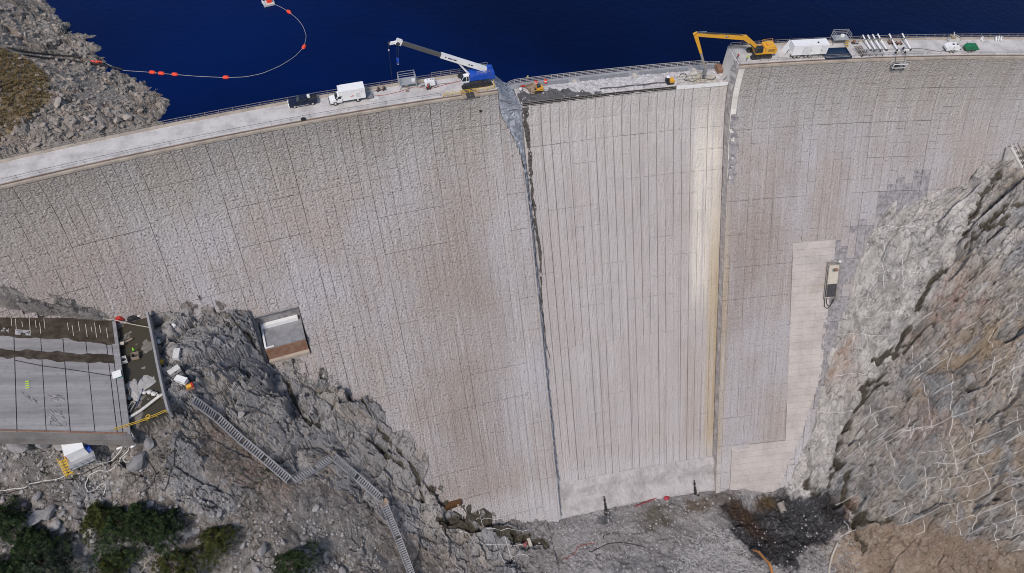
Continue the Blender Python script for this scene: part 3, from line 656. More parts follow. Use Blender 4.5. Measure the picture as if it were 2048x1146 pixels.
for c in range(-75, 76):
    r_ = 0
    while r_ < 70:
        h_ = H(c, r_, 77); nr = 1 if h_ < .5 else 2 if h_ < .85 else 3
        if r_ < 11: nr = min(nr, 2)
        if r_ % 5 + nr > 5: nr = 5 - r_ % 5
        d0, d1 = r_ * PHT + .45, (r_ + nr) * PHT + .45
        dm = .5 * (d0 + d1); rr0 = r_; r_ += nr
        a0, a1 = c * PWD, (c + 1) * PWD; am = .5 * (a0 + a1)
        if AL - 2 < am < AR + 0.2: continue
        if am < 0 and a1 > edgeA(dm) - .1:
            if a0 > edgeA(dm) - .8: continue
            a1 = edgeA(dm) - .05
        if am > AR and a0 < AR: a0 = AR
        if OUT[0] - .2 < am < OUT[1] + .2 and d1 > OUT[2] - .1 and d0 < OUT[3] + .1: continue
        if am > 0 and am < 27.4 and d0 < 24.6: continue
        if in_patch(am, dm): continue
        p = face(am, dm); zt = float(sample(GZF, p[0], p[1]))
        if dm > 8 and p[2] + (d1 - d0) * .5 < zt - 1.2: continue
        q = proj(p)
        if not (-260 < q[0] < 2320 and q[1] < 1300): continue
        blk = c // 7
        def vg(cc):
            s_ = H(cc, rr0 // 4, 3)
            return (.042 if s_ > .5 else .02) + (.018 if cc % 7 == 0 else 0)
        def hg(rr):
            s_ = H(blk, rr, 5); s2 = H(c, rr, 6)
            return (.05 if (rr % 5 == 0 and s_ > .5) else (.03 if s2 > .65 else .010))
        out = (H(blk, rr0 // 5, 8) - .5) * .07 + (H(c, rr0, 9) - .5) * .025
        mat = 0; fam = 0
        nearrock = (am > 57 and (p[2] - zt) < 8 and H(c // 2, rr0 // 2, 21) > .45 and am < 82)
        if nearrock or (am > 58.4 and am < 62.5 and 42 < dm < 76): mat = 1; fam = 2
        if am > 72 and dm > 21.5 and H(c, rr0 // 2, 22) > .45: fam = 2
        add_panel(a0, a1, d0, d1, vg(c), vg(c + 1), hg(rr0), hg(r_), out, fam, int(H(c, rr0, 1) * 97), mat)
# spillway: tall panels
SPH = PHT * 3
for r_ in range(21):
    d0, d1 = NF + .2 + r_ * SPH, NF + .2 + (r_ + 1) * SPH
    for c in range(-11, 12):
        a0, a1 = c * 2.26 - 1.13, (c + 1) * 2.26 - 1.13
        a0, a1 = max(a0, AL - .5), min(a1, AR - .05)
        if a1 - a0 < .4: continue
        def vg(cc): return .03 + .045 * (H(cc, r_ // 6, 13) > .35) + (.03 if cc % 4 == 0 else 0)
        def hg(rr): return .004 + (.03 if H(c // 3, rr, 15) > .78 else 0)
        add_panel(a0, a1, d0, d1, vg(c), vg(c + 1), hg(r_), hg(r_ + 1), (H(c, 5, 18) - .5) * .16, 0, int(H(c, r_, 11) * 97), 0, REC)
# smooth repaired concrete on the right
for r_ in range(40):
    d0 = 41.4 + r_ * 1.75; d1 = d0 + 1.75; dm = d0 + .87
    l, rr = float(patch_l(dm)), float(patch_r(dm))
    if rr - l < 3 or d1 > 109: continue
    for k in range(3):
        a0, a1 = l + (rr - l) * k / 3, l + (rr - l) * (k + 1) / 3
        add_panel(a0, a1, d0, d1, .012, .012, .022, .022, .02, 1, r_ + k, 2)
for r_ in range(10):
    d0 = .5 + r_ * 2.54
    add_panel(AR + .04, 27.6, d0, d0 + 2.54, .02, .04, .02, .02, .03, 1, r_, 3)
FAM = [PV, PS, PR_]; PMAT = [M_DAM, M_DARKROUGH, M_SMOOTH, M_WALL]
# the 300 panels that show largest are objects, the rest one mesh
ar = []
for (o, A, fam, k, mt) in cells:
    c4 = np.array([o + A @ np.array(v) for v in ((-.5, -.5, 0), (.5, -.5, 0), (.5, .5, 0), (-.5, .5, 0))]); q = proj(c4)
    s_ = .5 * abs(sum(q[i, 0] * q[(i + 1) % 4, 1] - q[(i + 1) % 4, 0] * q[i, 1] for i in range(4)))
    vis = (q[:, 0].min() > 0) and (q[:, 0].max() < 2048) and (q[:, 1].min() > 0) and (q[:, 1].max() < 1146) and o[2] > sample(GZF, o[0], o[1])
    ar.append(s_ if vis else 0)
order = np.argsort(-np.array(ar)); big = set(order[:300].tolist())
pmesh = {}
for i in order[:300]:
    o, A, fam, k, mt = cells[i]; F_ = FAM[fam]; k = k % len(F_); key = (fam, k, mt)
    if key not in pmesh: pmesh[key] = mesh('face_panel', F_[k][0], F_[k][1], PMAT[mt])
    ob = obj('face_panel', pmesh[key], dam)
    M = Matrix.Identity(4)
    for a in range(3):
        for b in range(3): M[a][b] = A[a, b]
        M[a][3] = o[a]
    ob.matrix_world = M
for mt in range(4):
    Vs = []; Fs = []; n = 0
    for i, (o, A, fam, k, m_) in enumerate(cells):
        if i in big or m_ != mt: continue
        v, f = FAM[fam][k % len(FAM[fam])]
        Vs.append(v @ A.T + o); Fs.append(f + n); n += len(v)
    if Vs: obj('face_panels', mesh('face_panels', np.vstack(Vs), np.vstack(Fs), PMAT[mt]), dam, 'stuff')

# ------------------------------------------------------------------ notch: floor, broken left end, right wall, toe
def rough_grid(name, P, mat, parent, amp=.35, seed=3, fr=.5):      # P[i][j] points, jittered
    P = np.array(P); ni, nj = P.shape[:2]
    du = np.gradient(P, axis=0); dv = np.gradient(P, axis=1); N_ = np.cross(du, dv); N_ /= np.linalg.norm(N_, axis=-1, keepdims=True) + 1e-9
    f_, c_ = facets(P[..., 0] * 1.0 + P[..., 2] * .7, P[..., 1] * 1.0 + P[..., 2] * .7, 1.3, .6, .25, .3, seed)
    h = f_ + .5 * fbm(P[..., 0] * 1.5 + P[..., 2], P[..., 1] * 1.5 + P[..., 2] * .8, 3, seed + 5)
    e = np.ones((ni, nj)); e[0] = e[-1] = 0.25; e[:, 0] = e[:, -1] = .25
    P = P + N_ * (h * amp * e)[..., None]
    F = [(i * nj + j, (i + 1) * nj + j, (i + 1) * nj + j + 1, i * nj + j + 1) for i in range(ni - 1) for j in range(nj - 1)]
    return obj(name, mesh(name, P.reshape(-1, 3), F, mat), parent)
rows = []
for d in np.concatenate([np.linspace(0, 26, 60), np.linspace(26.5, 112, 170)]):
    A_ = polar(edgeA(d) + .02, -off(d) + .02, -d); d2 = max(d, NF - .05) if d > NF else NF - .05 + 0 * d
    B_ = polar(AL - .1, REC - off(d2) + .1, -d2)
    rows.append([A_ + (B_ - A_) * t for t in np.linspace(0, 1, 11)])
rough_grid('cut_face', rows, M_CUT, dam, .55, 41)
rows = []
for t in np.linspace(0, 1, 34):
    dr = t * 8.6
    A_ = polar(-32.5, dr, 0); B_ = polar(AL - .1 - .8 * t, REC - off(NF) + .1 + t * 8.4, -NF)
    rows.append([A_ + (B_ - A_) * s_ + np.array([0, 0, -1.2 * math.sin(s_ * math.pi) * .6]) for s_ in np.linspace(0, 1, 22)])
rough_grid('cut_face', rows, M_CUT, dam, .6, 47)
# dark broken seam beside the cut
rows = []
_dd = np.linspace(NF + .3, 64, 300); _w = np.interp(_dd, [7, 14, 22, 40, 64], [1.3, 1.1, .8, .55, .15]) * (1 + .55 * fbm(_dd * .9, _dd * 0, 4, 611)); _c = AL + .75 + .35 * fbm(_dd * .22, _dd * 0 + 3, 4, 613)
for d, w_, c_ in zip(_dd, _w, _c): rows.append([polar(c_ + max(w_, .05) * s_, REC - off(d) - .14, -d + .1) for s_ in np.linspace(-.5, .5, 6)])
rough_grid('broken_seam', rows, concrete('dark_seam', (.12, .11, .10), .45, (.02, .02, .02), .8, 1.5, .3), dam, .45, 53)
# right training wall (faces left)
rows = [[polar(AR, dr, z) for dr in np.linspace(-.1, WD + .3, 8)] for z in np.linspace(0, -NF - .1, 8)]
obj('notch_wall', mesh('notch_wall', np.array(rows).reshape(-1, 3), [(i * 8 + j, i * 8 + j + 1, (i + 1) * 8 + j + 1, (i + 1) * 8 + j) for i in range(7) for j in range(7)], M_WALL), dam)
rows = []
for d in np.linspace(.3, 112, 200): rows.append([polar(AR - .03 * (t == 0), -off(d) + t * (REC + .3), -d) for t in np.linspace(0, 1, 5)])
rough_grid('training_wall', rows, concrete('training_wall_concrete', (.43, .40, .385), .7, (.30, .25, .20), .5, .35, .12), dam, .3, 59)
rows = []                                                        # rough scar beside the wall
for d in np.linspace(12, 27, 70):
    l_ = AR + .15 + .12 * float(fbm(np.array(d * 1.3), np.array(1.0), 3, 620)); r2 = AR + 2.0 + .5 * float(fbm(np.array(d * .8), np.array(5.0), 3, 622)) + .25 * (int(d * .7) % 2)
    rows.append([polar(l_ + (r2 - l_) * s_, -off(d) - .16, -d + .1) for s_ in np.linspace(0, 1, 11)])
rough_grid('broken_patch', rows, M_DARKROUGH, dam, .3, 61)
# spillway floor: rubble-strewn, behind it the plated walkway
FL_IN, FL_OUT = REC - float(off(NF)), 11.2
def rubble_mat():
    m = NT('broken_floor_concrete'); p = m.pos()
    a = m.noise(p, .9, 6, .7); b = m.noise(p, .35, 3); c = m.noise(p, 3.5, 4, .7)
    col = m.mix(m.ss(.4, .62, a), (.60, .565, .55), (.42, .40, .395)); col = m.mix(m.ma('MULTIPLY', m.ss(.55, .7, c), .6), col, (.75, .72, .70)); col = m.mix(m.ma('MULTIPLY', m.ss(.48, .3, c), .5), col, (.22, .21, .21))
    m.bump(m.ma('ADD', a, c), 1.0, .25); return m.out(col, .95)
M_RUBBLE = rubble_mat()
rows = [[polar(a, dr, -NF) for dr in np.linspace(FL_IN - .05, 9.3, 26)] for a in np.linspace(AL - .4, AR, 190)]
sp_floor = rough_grid('spillway_floor', rows, M_RUBBLE, None, .28, 67); sp_floor['kind'] = 'structure'; sp_floor['label'] = 'pale broken concrete floor of the spillway notch'
rows = []
M_SOILDARK = concrete('dark_crushed_concrete', (.12, .115, .115), .6, (.06, .055, .05), .5, .8, .2)
for a in np.linspace(AL - .2, -6, 70):
    w0 = FL_IN + .3; w1 = 7.4 - sst(-18, -6, a) * 3.3 + .5 * math.sin(a * 1.7) + .35 * math.sin(a * 4.1)
    rows.append([polar(a, w0 + (w1 - w0) * t, -NF + .16 * math.sin(t * math.pi) ** .4 + .03) for t in np.linspace(0, 1, 16)])
rough_grid('crushed_layer', rows, M_SOILDARK, sp_floor, .22, 71)
rows = [[polar(a, 5.2 + .12 * math.sin(a) + s_ * .22, -NF + .17) for s_ in (-1, 0, 1)] for a in np.linspace(-6, 12, 60)]
rough_grid('groove', rows, M_SOILDARK, sp_floor, .12, 73)
# toe block and lower apron
rows = []
for a in np.linspace(-31.5, 29.5, 130):
    pr = [(REC - off(97.0) - .15, -97.0), (REC - off(97.0) - 2.0, -98.6), (REC - off(99.0) - 2.5, -101.5), (REC - off(100) - 4.2, -103.2), (REC - off(100) - 5.4, -104.2), (REC - off(100) - 6.2, -106.5)]
    rows.append([polar(a, p0, p1) for p0, p1 in pr])
P_ = np.array(rows); PP = np.zeros((130, 21, 3))
for j in range(21):
    t = j / 20 * 5; k = min(int(t), 4); PP[:, j] = P_[:, k] * (1 - (t - k)) + P_[:, k + 1] * (t - k)
rough_grid('toe_block', PP, concrete('toe_concrete', (.41, .38, .365), .7, (.25, .23, .22), .5, .3, .15), dam, .22, 79)

for a_, w_ in ((-11.5, .55), (19.3, .6)):                         # black seeping cracks in the toe
    rows = []
    for k, t_ in enumerate(np.linspace(.45, 1, 24)):
        q_ = PP[int(np.interp(a_, [-31.5, 29.5], [0, 129])), int(t_ * 20)] + np.array([0, -.25, .12])
        rows.append([q_ + np.array([s_ * w_ * (.35 + .65 * (k / 23)) * (1 + .4 * math.sin(k * 1.7)), 0, 0]) for s_ in np.linspace(-1, 1, 5)])
    rough_grid('seep_crack', rows, concrete('black_seep%d' % int(a_), (.03, .028, .026), .6, (.015, .015, .015), .5, 1.0), dam, .2, 83)
# ------------------------------------------------------------------ outlet works in the left block
M_RUST = paint('rusty_steel', (.23, .12, .075), .8, 0, .7, .7, (.36, .25, .19))
M_WHITE = paint('white_paint', (.80, .79, .77), .45, 0, .18, .8)
ow = thing('outlet_house', 'rust-fronted outlet chamber with white beam, set into the left part of the dam', 'outlet', face((OUT[0] + OUT[1]) / 2, 44.0)); _oi = ow.matrix_world
ow.rotation_euler = (0, 0, head(face(-92.8, 44)))
def dl(o, p):                 # a world point in the frame of thing o
    m = Matrix.Translation(o.location) @ o.rotation_euler.to_matrix().to_4x4(); return m.inverted() @ Vector(tuple(p))
def pts(*L): return L
_b = float(-off(OUT[2]) + 1.2)
def ofr(a, dr, z): return dl(ow, polar(a, dr, z))
# niche walls
a0, a1, d0, d1 = OUT
mb = MB(); V = [ofr(a0, -off(d0) + .1, -d0), ofr(a1, -off(d0) + .1, -d0), ofr(a1, _b, -d1 - .4), ofr(a0, _b, -d1 - .4), ofr(a0, -off(d1), -d1), ofr(a1, -off(d1), -d1), ofr(a0, _b, -d0), ofr(a1, _b, -d0)]
mb.add(V, [(6, 7, 2, 3), (0, 1, 7, 6)]); mb.build('back_wall', M_DARKROUGH, ow)
mb = MB().add(V, [(0, 6, 3, 4)]); mb.build('side_wall', M_DARKROUGH, ow); mb = MB().add(V, [(1, 5, 2, 7)]); mb.build('side_wall', M_DARKROUGH, ow)
def abox(a0, a1, r0, r1, z0, z1):
    V = [ofr(a, r_, z) for z in (z0, z1) for (a, r_) in ((a0, r0), (a1, r0), (a1, r1), (a0, r1))]
    return MB().add(V, [(3, 2, 1, 0), (4, 5, 6, 7), (0, 1, 5, 4), (1, 2, 6, 5), (2, 3, 7, 6), (3, 0, 4, 7)])
fr = float(-off(d1)) + .6
abox(a0 + .3, a1 - .25, fr + .4, _b + .05, -d1 - .5, -42.6).build('chamber', concrete('grey_chamber_concrete', (.26, .255, .26), .7, (.12, .12, .12), .5, .6), ow)
abox(a0 + .3, a1 - .25, fr + .22, fr + .4, -46.9, -42.9).build('gate', M_RUST, ow)
abox(a0 + .2, a1 - .2, fr - .6, fr + .4, -d1 - .4, -46.9).build('sill', M_CURB, ow)
abox(a0 + .5, a1 - .9, _b - 1.0, _b - .1, -42.6, -41.4).build('beam', M_WHITE, ow)
abox(a0 + .35, a0 + .8, fr + .6, _b - .9, -42.6, -42.2).build('beam', M_WHITE, ow)
abox(a0 + .5, a0 + 2.6, fr + .45, fr + .7, -42.62, -42.35).build('beam', M_WHITE, ow)
# ================================================================== OBJECTS ON THE CREST
M_GALV = paint('galvanised_steel', (.42, .42, .42), .5, .3, .3, 2)
M_DGALV = paint('weathered_rail', (.30, .27, .24), .7, .1, .4, 2)
M_BLACK = paint('black_rubber', (.02, .02, .022), .7, 0, .35, 3, (.12, .11, .10))
M_DARK = paint('dark_steel', (.055, .055, .06), .6, .2, .35, 2)
M_YEL = paint('yellow_paint', (.62, .40, .04), .5, 0, .3, 1.5)
M_CATY = paint('excavator_yellow', (.72, .36, .03), .5, 0, .35, .9, (.42, .30, .18))
M_BLUE = paint('crane_blue', (.012, .075, .42), .35, 0, .15, 1)
M_NAVY = paint('navy_car_paint', (.012, .018, .045), .22, .2, .25, 1.2, (.15, .14, .13))
M_GLASS = NT('dark_window_glass').out((.018, .03, .04), .06)
M_CHROME = paint('chrome', (.75, .75, .76), .2, .8, .2, 2)
M_RED = paint('red_paint', (.45, .03, .025), .5, 0, .25, 2)
M_ORANGE = paint('orange_float', (.85, .07, .03), .5, 0, .1, 2)
M_GREEN = paint('green_tank', (.01, .17, .07), .45, 0, .25, 1.5)
M_TEAL = paint('teal_panel', (.0, .23, .19), .5, 0, .2, 2)
M_WOOD = paint('weathered_timber', (.34, .26, .19), .85, 0, .5, 3)
M_PALEW = paint('pale_timber', (.52, .47, .39), .85, 0, .4, 3)
M_TARP = paint('blue_black_tarp', (.012, .03, .065), .35, 0, .3, 1.2, (.03, .06, .10))
M_HOSE = paint('white_hose', (.62, .60, .55), .6, 0, .3, 3)
M_CABLE = paint('black_cable', (.03, .03, .032), .7, 0, .3, 3)
M_REDHOSE = paint('red_hose', (.30, .05, .04), .7, 0, .3, 3)
M_TUB = paint('pale_plastic', (.62, .61, .58), .55, 0, .35, 2)
M_ALU = paint('aluminium', (.37, .37, .38), .55, .2, .45, 1)
M_LIME = paint('hi_vis_yellow', (.50, .75, .04), .7, 0, .1, 3)
M_SKIN = paint('skin', (.45, .27, .20), .6, 0, .1, 3)
M_JEANS = paint('dark_work_trousers', (.04, .05, .075), .8, 0, .2, 3)
M_SHIRTR = paint('red_work_jacket', (.42, .06, .05), .8, 0, .2, 3)
M_WHITES = paint('white_sheet', (.82, .81, .79), .6, 0, .15, 1)
M_GREYP = paint('steel_plate', (.26, .265, .275), .55, .2, .4, .8)

def railing(name, label, P, h=1.1, step=2.6, rails=(.55, 1.08), mat=M_DGALV, t=.075, group=None, first=True):
    P = [np.asarray(p, float) for p in P]
    t_ = thing(name, label, 'railing', P[0], 0, group); o0 = P[0]
    L = np.concatenate([[0], np.cumsum([np.linalg.norm(b - a) for a, b in zip(P[:-1], P[1:])])]); X = np.array(P)
    n = max(1, int(round(L[-1] / step)))
    at_ = lambda s_: np.array([np.interp(s_, L, X[:, k]) for k in range(3)])
    me = mesh('post', *(lambda m: (m.v, m.f))(MB().box(-t / 2, t / 2, -t / 2, t / 2, -.1, h)), mat)
    for i in range(n + 1): obj('post', me, t_, None, at_(L[-1] * i / n) - o0)
    for z in rails:
        mb = MB(); Q = [at_(s_) + np.array([0, 0, z]) - o0 for s_ in np.linspace(0, L[-1], max(2, n + 1))]
        for a, b in zip(Q[:-1], Q[1:]): mb.bar(a, b, t * .9, t * .9)
        mb.build('rail', mat, t_)
    return t_
def arcline(a0, a1, dr, z, n=40): return [polar(a, dr, z) for a in np.linspace(a0, a1, n)]
railing('railing', 'long two-rail steel railing on the water side of the road left of the spillway', arcline(-150, -46.5, 7.9, .16), 1.1, 2.9)
railing('railing', 'grey railing beside the blue crane on the water side', arcline(-46.2, -33, 8.0, .16, 8), 1.5, 2.2, (.5, 1.0, 1.48), M_DGALV, .09)
railing('railing', 'thin low railing along the dam face side of the road left of the spillway', arcline(-165, -45.5, 1.3, .10), .85, 4.2, (.82,), M_DARK, .05)
railing('railing', 'yellow guard rail at the broken road end under the crane', [*arcline(-45, -33.2, .9, .05, 6), polar(-32.9, 3.2, 0)], 1.15, 2.1, (.4, .75, 1.12), M_YEL, .08)
railing('railing', 'pale three-rail railing along the water side of the spillway notch', [polar(-28.4, 9.6, -NF), polar(-26.6, 11.0, -NF), *arcline(-25, 21.6, 11.1, -NF), polar(23.2, 10.2, -NF), polar(26, 10.2, -NF)], 1.35, 1.55, (.45, .9, 1.32), paint('pale_rail', (.50, .47, .43), .6, .1, .3, 2), .10)
nr_ = railing('railing', 'railing with black netting along the lower edge of the spillway notch', arcline(-26, 12.4, FL_IN + .05, -NF), 1.0, 1.9, (.5, .98), M_DGALV, .08)
mb = MB()
_q = [p - np.array(nr_.location) for p in arcline(-26, 12.4, FL_IN + .16, -NF, 40)]
for a, b in zip(_q[:-1], _q[1:]): mb.bar(a + np.array([0, 0, .45]), b + np.array([0, 0, .45]), .04, .85)
mb.build('netting', M_BLACK, nr_)
sh = thing('sheet_barrier', 'white sheeting on the lower edge of the notch below the excavator', 'barrier', polar(12.6, FL_IN, -NF), head(polar(19, FL_IN, -NF)))
mb = MB(); [mb.box(i * 2.2, i * 2.2 + 2.16, .02, .14, -.1, .95 - .05 * (i % 2)) for i in range(6)]
for i in range(6): MB().box(i * 2.2, i * 2.2 + 2.16, .02, .14, -.1, .95 - .05 * (i % 2)).build('sheet', M_WHITES, sh)
railing('railing', 'steel railing on the water side of the road right of the spillway', arcline(26.4, 150, 7.9, .16), 1.1, 2.4)
railing('railing', 'low railing along the dam face side of the road right of the spillway', arcline(31.5, 73, 1.2, .10), .95, 2.2, (.5, .93), M_DGALV, .055)
railing('railing', 'thin low rail on the face side near the white and green tanks', arcline(74, 150, 1.2, .10), .8, 3.5, (.78,), M_DGALV, .05)
railing('railing', 'short railing closing the road end above the notch beside the excavator', [polar(26.2, .4, 0), polar(26.2, 7.9, 0)], 1.1, 1.9, (.5, 1.05), M_GALV, .06)

# steel plates on the walkway behind the spillway floor
wk = strip('walkway', np.linspace(AL - 2, AR, 60), [(9.2, -NF - .3), (9.2, -NF - .02), (11.4, -NF - .02), (11.4, -NF - .6)], concrete('walkway_concrete', (.30, .30, .31), .8), None, 'structure')
wk['label'] = 'grey walkway behind the spillway floor'
for i, a in enumerate(np.arange(-24, 25, 2.55)):
    p = polar(a, 9.6, -NF + .02)
    if i % 6 != 5:
        pl = obj('steel_plate', MB().box(-1.2, 1.2, -.55, .75, 0, .05).build('plate_tmp', M_GREYP).data, wk); bpy.data.objects.remove(bpy.data.objects['plate_tmp'])
        pl.location = tuple(p); pl.rotation_euler = (0, 0, head(p))
    else:
        pl = MB().box(-.5, .5, -1.3, .3, 0, .12).build('timber_step', M_PALEW, wk); pl.location = tuple(p); pl.rotation_euler = (0, 0, head(p))

# ------------------------------------------------------------------ vehicles
def wheel(parent, x, y, z, r, w, side):
    t = MB().cyl((0, -w / 2, 0), (0, w / 2, 0), r, r, 16).build('wheel', M_BLACK, parent, False, (x, y, z))
    MB().cyl((0, side * (w / 2 - .03), 0), (0, side * (w / 2 + .02), 0), r * .58, r * .5, 12).build('rim', M_CHROME, t)
def place(px, py, z=0.0): p = at(px, py, z); return p, head(p)
# dark pickup, nose to the left
p, hd = place(607, 208)
t = thing('pickup_truck', 'dark blue crew-cab pickup with pale bumper parked on the crest road', 'truck', p, hd)
prof = [(-3.05, .55), (-3.1, .95), (-2.95, 1.12), (-1.75, 1.24), (-1.3, 1.28), (.95, 1.28), (.95, 1.25), (3.05, 1.25), (3.1, .6), (2.5, .48), (-2.6, .48)]
MB().prism(prof, -.98, .98).build('body', M_NAVY, t)
MB().prism([(-1.35, 1.26), (-.65, 1.86), (-.4, 1.92), (.6, 1.92), (.9, 1.8), (1.0, 1.26)], -.86, .86).build('cab', M_NAVY, t)
MB().prism([(-1.30, 1.33), (-.70, 1.85), (-.66, 1.85), (-1.26, 1.32)], -.76, .76).build('windscreen', M_GLASS, t)
for s_ in (-1, 1):
    MB().prism([(-1.0, 1.33), (-.55, 1.78), (.05, 1.8), (.05, 1.33)], s_ * .862, s_ * .885).build('window', M_GLASS, t)
    MB().prism([(.12, 1.33), (.12, 1.8), (.7, 1.76), (.8, 1.33)], s_ * .862, s_ * .885).build('window', M_GLASS, t)
    MB().box(-3.13, -3.0, s_ * .62 - .2, s_ * .62 + .2, .85, 1.05).build('headlight', M_WHITE, t)
    MB().box(3.05, 3.13, s_ * .82 - .12, s_ * .82 + .12, .8, 1.2).build('tail_light', M_RED, t)
    MB().box(-1.6, 1.1, s_ * 1.02 - .08, s_ * 1.02 + .08, .42, .52).build('running_board', M_CHROME, t)
    MB().box(-1.05, -.9, s_ * 1.1 - .14, s_ * 1.1 + .14, 1.25, 1.5).build('mirror', M_BLACK, t)
    for x in (-1.95, 1.95): wheel(t, x, s_ * .88, .42, .42, .3, s_)
MB().box(-3.25, -3.02, -1.0, 1.0, .45, .85).build('bumper', M_WHITE, t)
MB().box(3.06, 3.22, -.9, .9, .5, .68).build('bumper', M_CHROME, t)
MB().box(1.05, 3.0, -.78, .78, 1.255, 1.265).build('bed', M_BLACK, t)
for y in (-.9, .9): MB().box(1.0, 3.05, y - .08, y + .08, 1.25, 1.42).build('bed_side', M_NAVY, t)
MB().box(2.95, 3.08, -.9, .9, 1.25, 1.42).build('tailgate', M_NAVY, t)
tk = MB().cyl((1.4, -.1, 1.7), (1.4, .45, 1.7), .36, .36, 12).build('water_tank', M_WHITE); tk.parent = t
# white box truck, nose to the left
p, hd = place(697, 201)
t = thing('box_truck', 'white box truck with red lettering parked on the crest road', 'truck', p, hd)
MB().box(-1.3, 3.8, -1.22, 1.22, 1.0, 3.55).build('cargo_box', M_WHITES, t)
MB().box(-1.9, -1.3, -1.2, 1.2, 2.45, 3.5).build('attic', M_WHITES, t)
MB().prism([(-4.0, .6), (-4.05, 1.15), (-3.85, 1.3), (-2.8, 1.42), (-2.75, 1.45), (-1.4, 1.45), (-1.4, .6)], -1.02, 1.02).build('body', M_WHITE, t)
MB().prism([(-2.85, 1.42), (-2.2, 2.15), (-1.95, 2.25), (-1.4, 2.25), (-1.4, 1.42)], -.92, .92).build('cab', M_WHITE, t)
MB().prism([(-2.82, 1.5), (-2.27, 2.12), (-2.22, 2.12), (-2.77, 1.5)], -.8, .8).build('windscreen', M_GLASS, t)
MB().box(-3.9, 3.7, -.45, .45, .55, .98).build('chassis', M_DARK, t)
for s_ in (-1, 1):
    MB().prism([(-2.5, 1.5), (-2.05, 2.1), (-1.55, 2.1), (-1.55, 1.5)], s_ * .925, s_ * .95).build('window', M_GLASS, t)
    MB().box(-4.1, -3.98, s_ * .75 - .2, s_ * .75 + .2, .95, 1.2).build('headlight', M_CHROME, t)
    MB().box(-2.7, -2.5, s_ * 1.15 - .12, s_ * 1.15 + .12, 1.5, 1.85).build('mirror', M_BLACK, t)
    for x in (-2.95, 2.0): wheel(t, x, s_ * .92, .48, .48, .34, s_)
MB().box(-4.2, -4.02, -1.05, 1.05, .5, .8).build('bumper', M_BLACK, t)
MB().box(3.85, 5.4, -1.0, 1.0, .5, .58).build('tail_lift', M_GREYP, t)
for x in (3.83,): 
    for y in (-1.15, 1.15): MB().box(x, x + .08, y - .06, y + .06, .5, 3.3).build('lift_rail', M_DARK, t)
M_REDP = paint('red_print', (.62, .08, .05), .6, 0, 0, 1); M_GREYT = paint('grey_print', (.35, .36, .38), .6, 0, 0, 1)
lo = MB(); P = [(.55 + .07 * i, 1.85 + .18 * math.sin(i * 1.3) + .02 * i) for i in range(12)]
for (x0, z0), (x1, z1) in zip(P[:-1], P[1:]): lo.bar((x0, -1.235, z0), (x1, -1.235, z1), .05, .07)
lo.build('logo', M_REDP, t)
for k in range(5): MB().box(1.75, 2.75 - .12 * (k % 2), -1.236, -1.222, 2.35 - k * .22, 2.43 - k * .22).build('lettering', M_GREYT, t)
MB().box(2.95, 3.2, -1.236, -1.222, 2.6, 2.8).build('lettering', M_GREYT, t)

# blue and white telescopic crawler crane
p, hd = place(950, 163)
t = thing('crawler_crane', 'blue and white telescopic crawler crane with its boom reaching over the water', 'crane', p, hd)
def cl(px, py, dy=0.0):            # where the sight line meets the upright plane of the boom
    d = ray(px, py); q = t_loc + np.array([0, 0, 0]); n_ = np.array([-math.sin(t_hd), math.cos(t_hd), 0])
    k = ((q - CAM) @ n_ + dy) / (d @ n_); w = CAM + k * d - q
    return (w[0] * math.cos(t_hd) + w[1] * math.sin(t_hd), dy, w[2])
t_loc, t_hd = np.array(p), hd
for y in (-2.1, 2.1):
    mb = MB(); mb.prism([(-3.6, .45), (-3.2, .05), (3.2, .05), (3.6, .45), (3.2, .95), (-3.2, .95)], y - .38, y + .38); tr = mb.build('crawler_track', M_BLACK, t)
    for x in np.linspace(-3.2, 3.2, 6): MB().cyl((x, y - .42, .48), (x, y + .42, .48), .26, .26, 10).build('roller', M_DARK, tr)
MB().box(-1.3, 1.3, -1.75, 1.75, .5, 1.1).build('undercarriage', M_DARK, t)
MB().cyl((0, 0, 1.1), (0, 0, 1.35), 1.0, 1.0, 16).build('turntable', M_DARK, t)
MB().prism([(-1.6, 1.35), (-1.6, 2.1), (-.6, 2.6), (2.6, 2.75), (3.3, 2.6), (3.3, 1.35)], -1.45, 1.45).build('house', M_BLUE, t)
MB().prism([(3.3, 1.2), (3.3, 3.0), (4.2, 2.9), (4.4, 1.3)], -1.5, 1.5).build('counterweight', M_BLUE, t)
MB().cyl((3.2, -.5, 3.2), (3.2, .5, 3.2), .55, .55, 14).build('winch', M_BLUE, t)
cb = MB().prism([(-3.3, 1.2), (-3.45, 1.9), (-2.9, 2.85), (-1.7, 2.95), (-1.65, 1.2)], -1.55, -.5).build('cab', M_WHITE, t)
MB().prism([(-3.25, 1.6), (-3.32, 1.95), (-2.9, 2.72), (-2.35, 2.75), (-2.35, 1.6)], -1.575, -1.555).build('window', M_GLASS, cb); MB().prism([(-2.2, 1.6), (-2.2, 2.75), (-1.8, 2.78), (-1.8, 1.6)], -1.575, -1.555).build('window', M_GLASS, cb)
MB().prism([(-3.49, 1.9), (-2.93, 2.87), (-2.9, 2.85), (-3.45, 1.9)], -1.45, -.6).build('windscreen', M_GLASS, cb)
foot = (2.6, 0, 2.95); tip = cl(795, 83)
F0 = Vector(foot); T0 = Vector(tip); bd = (T0 - F0); Lb = bd.length; bd.normalize()
MB().bar(F0, F0 + bd * Lb * .53, .85, 1.05).build('boom_base', M_WHITE, t)
M_BOOMG = paint('dark_boom', (.10, .10, .10), .5, .1, .2, 1)
MB().bar(F0 + bd * Lb * .53, F0 + bd * (Lb - .6), .62, .80).build('boom_inner', M_BOOMG, t)
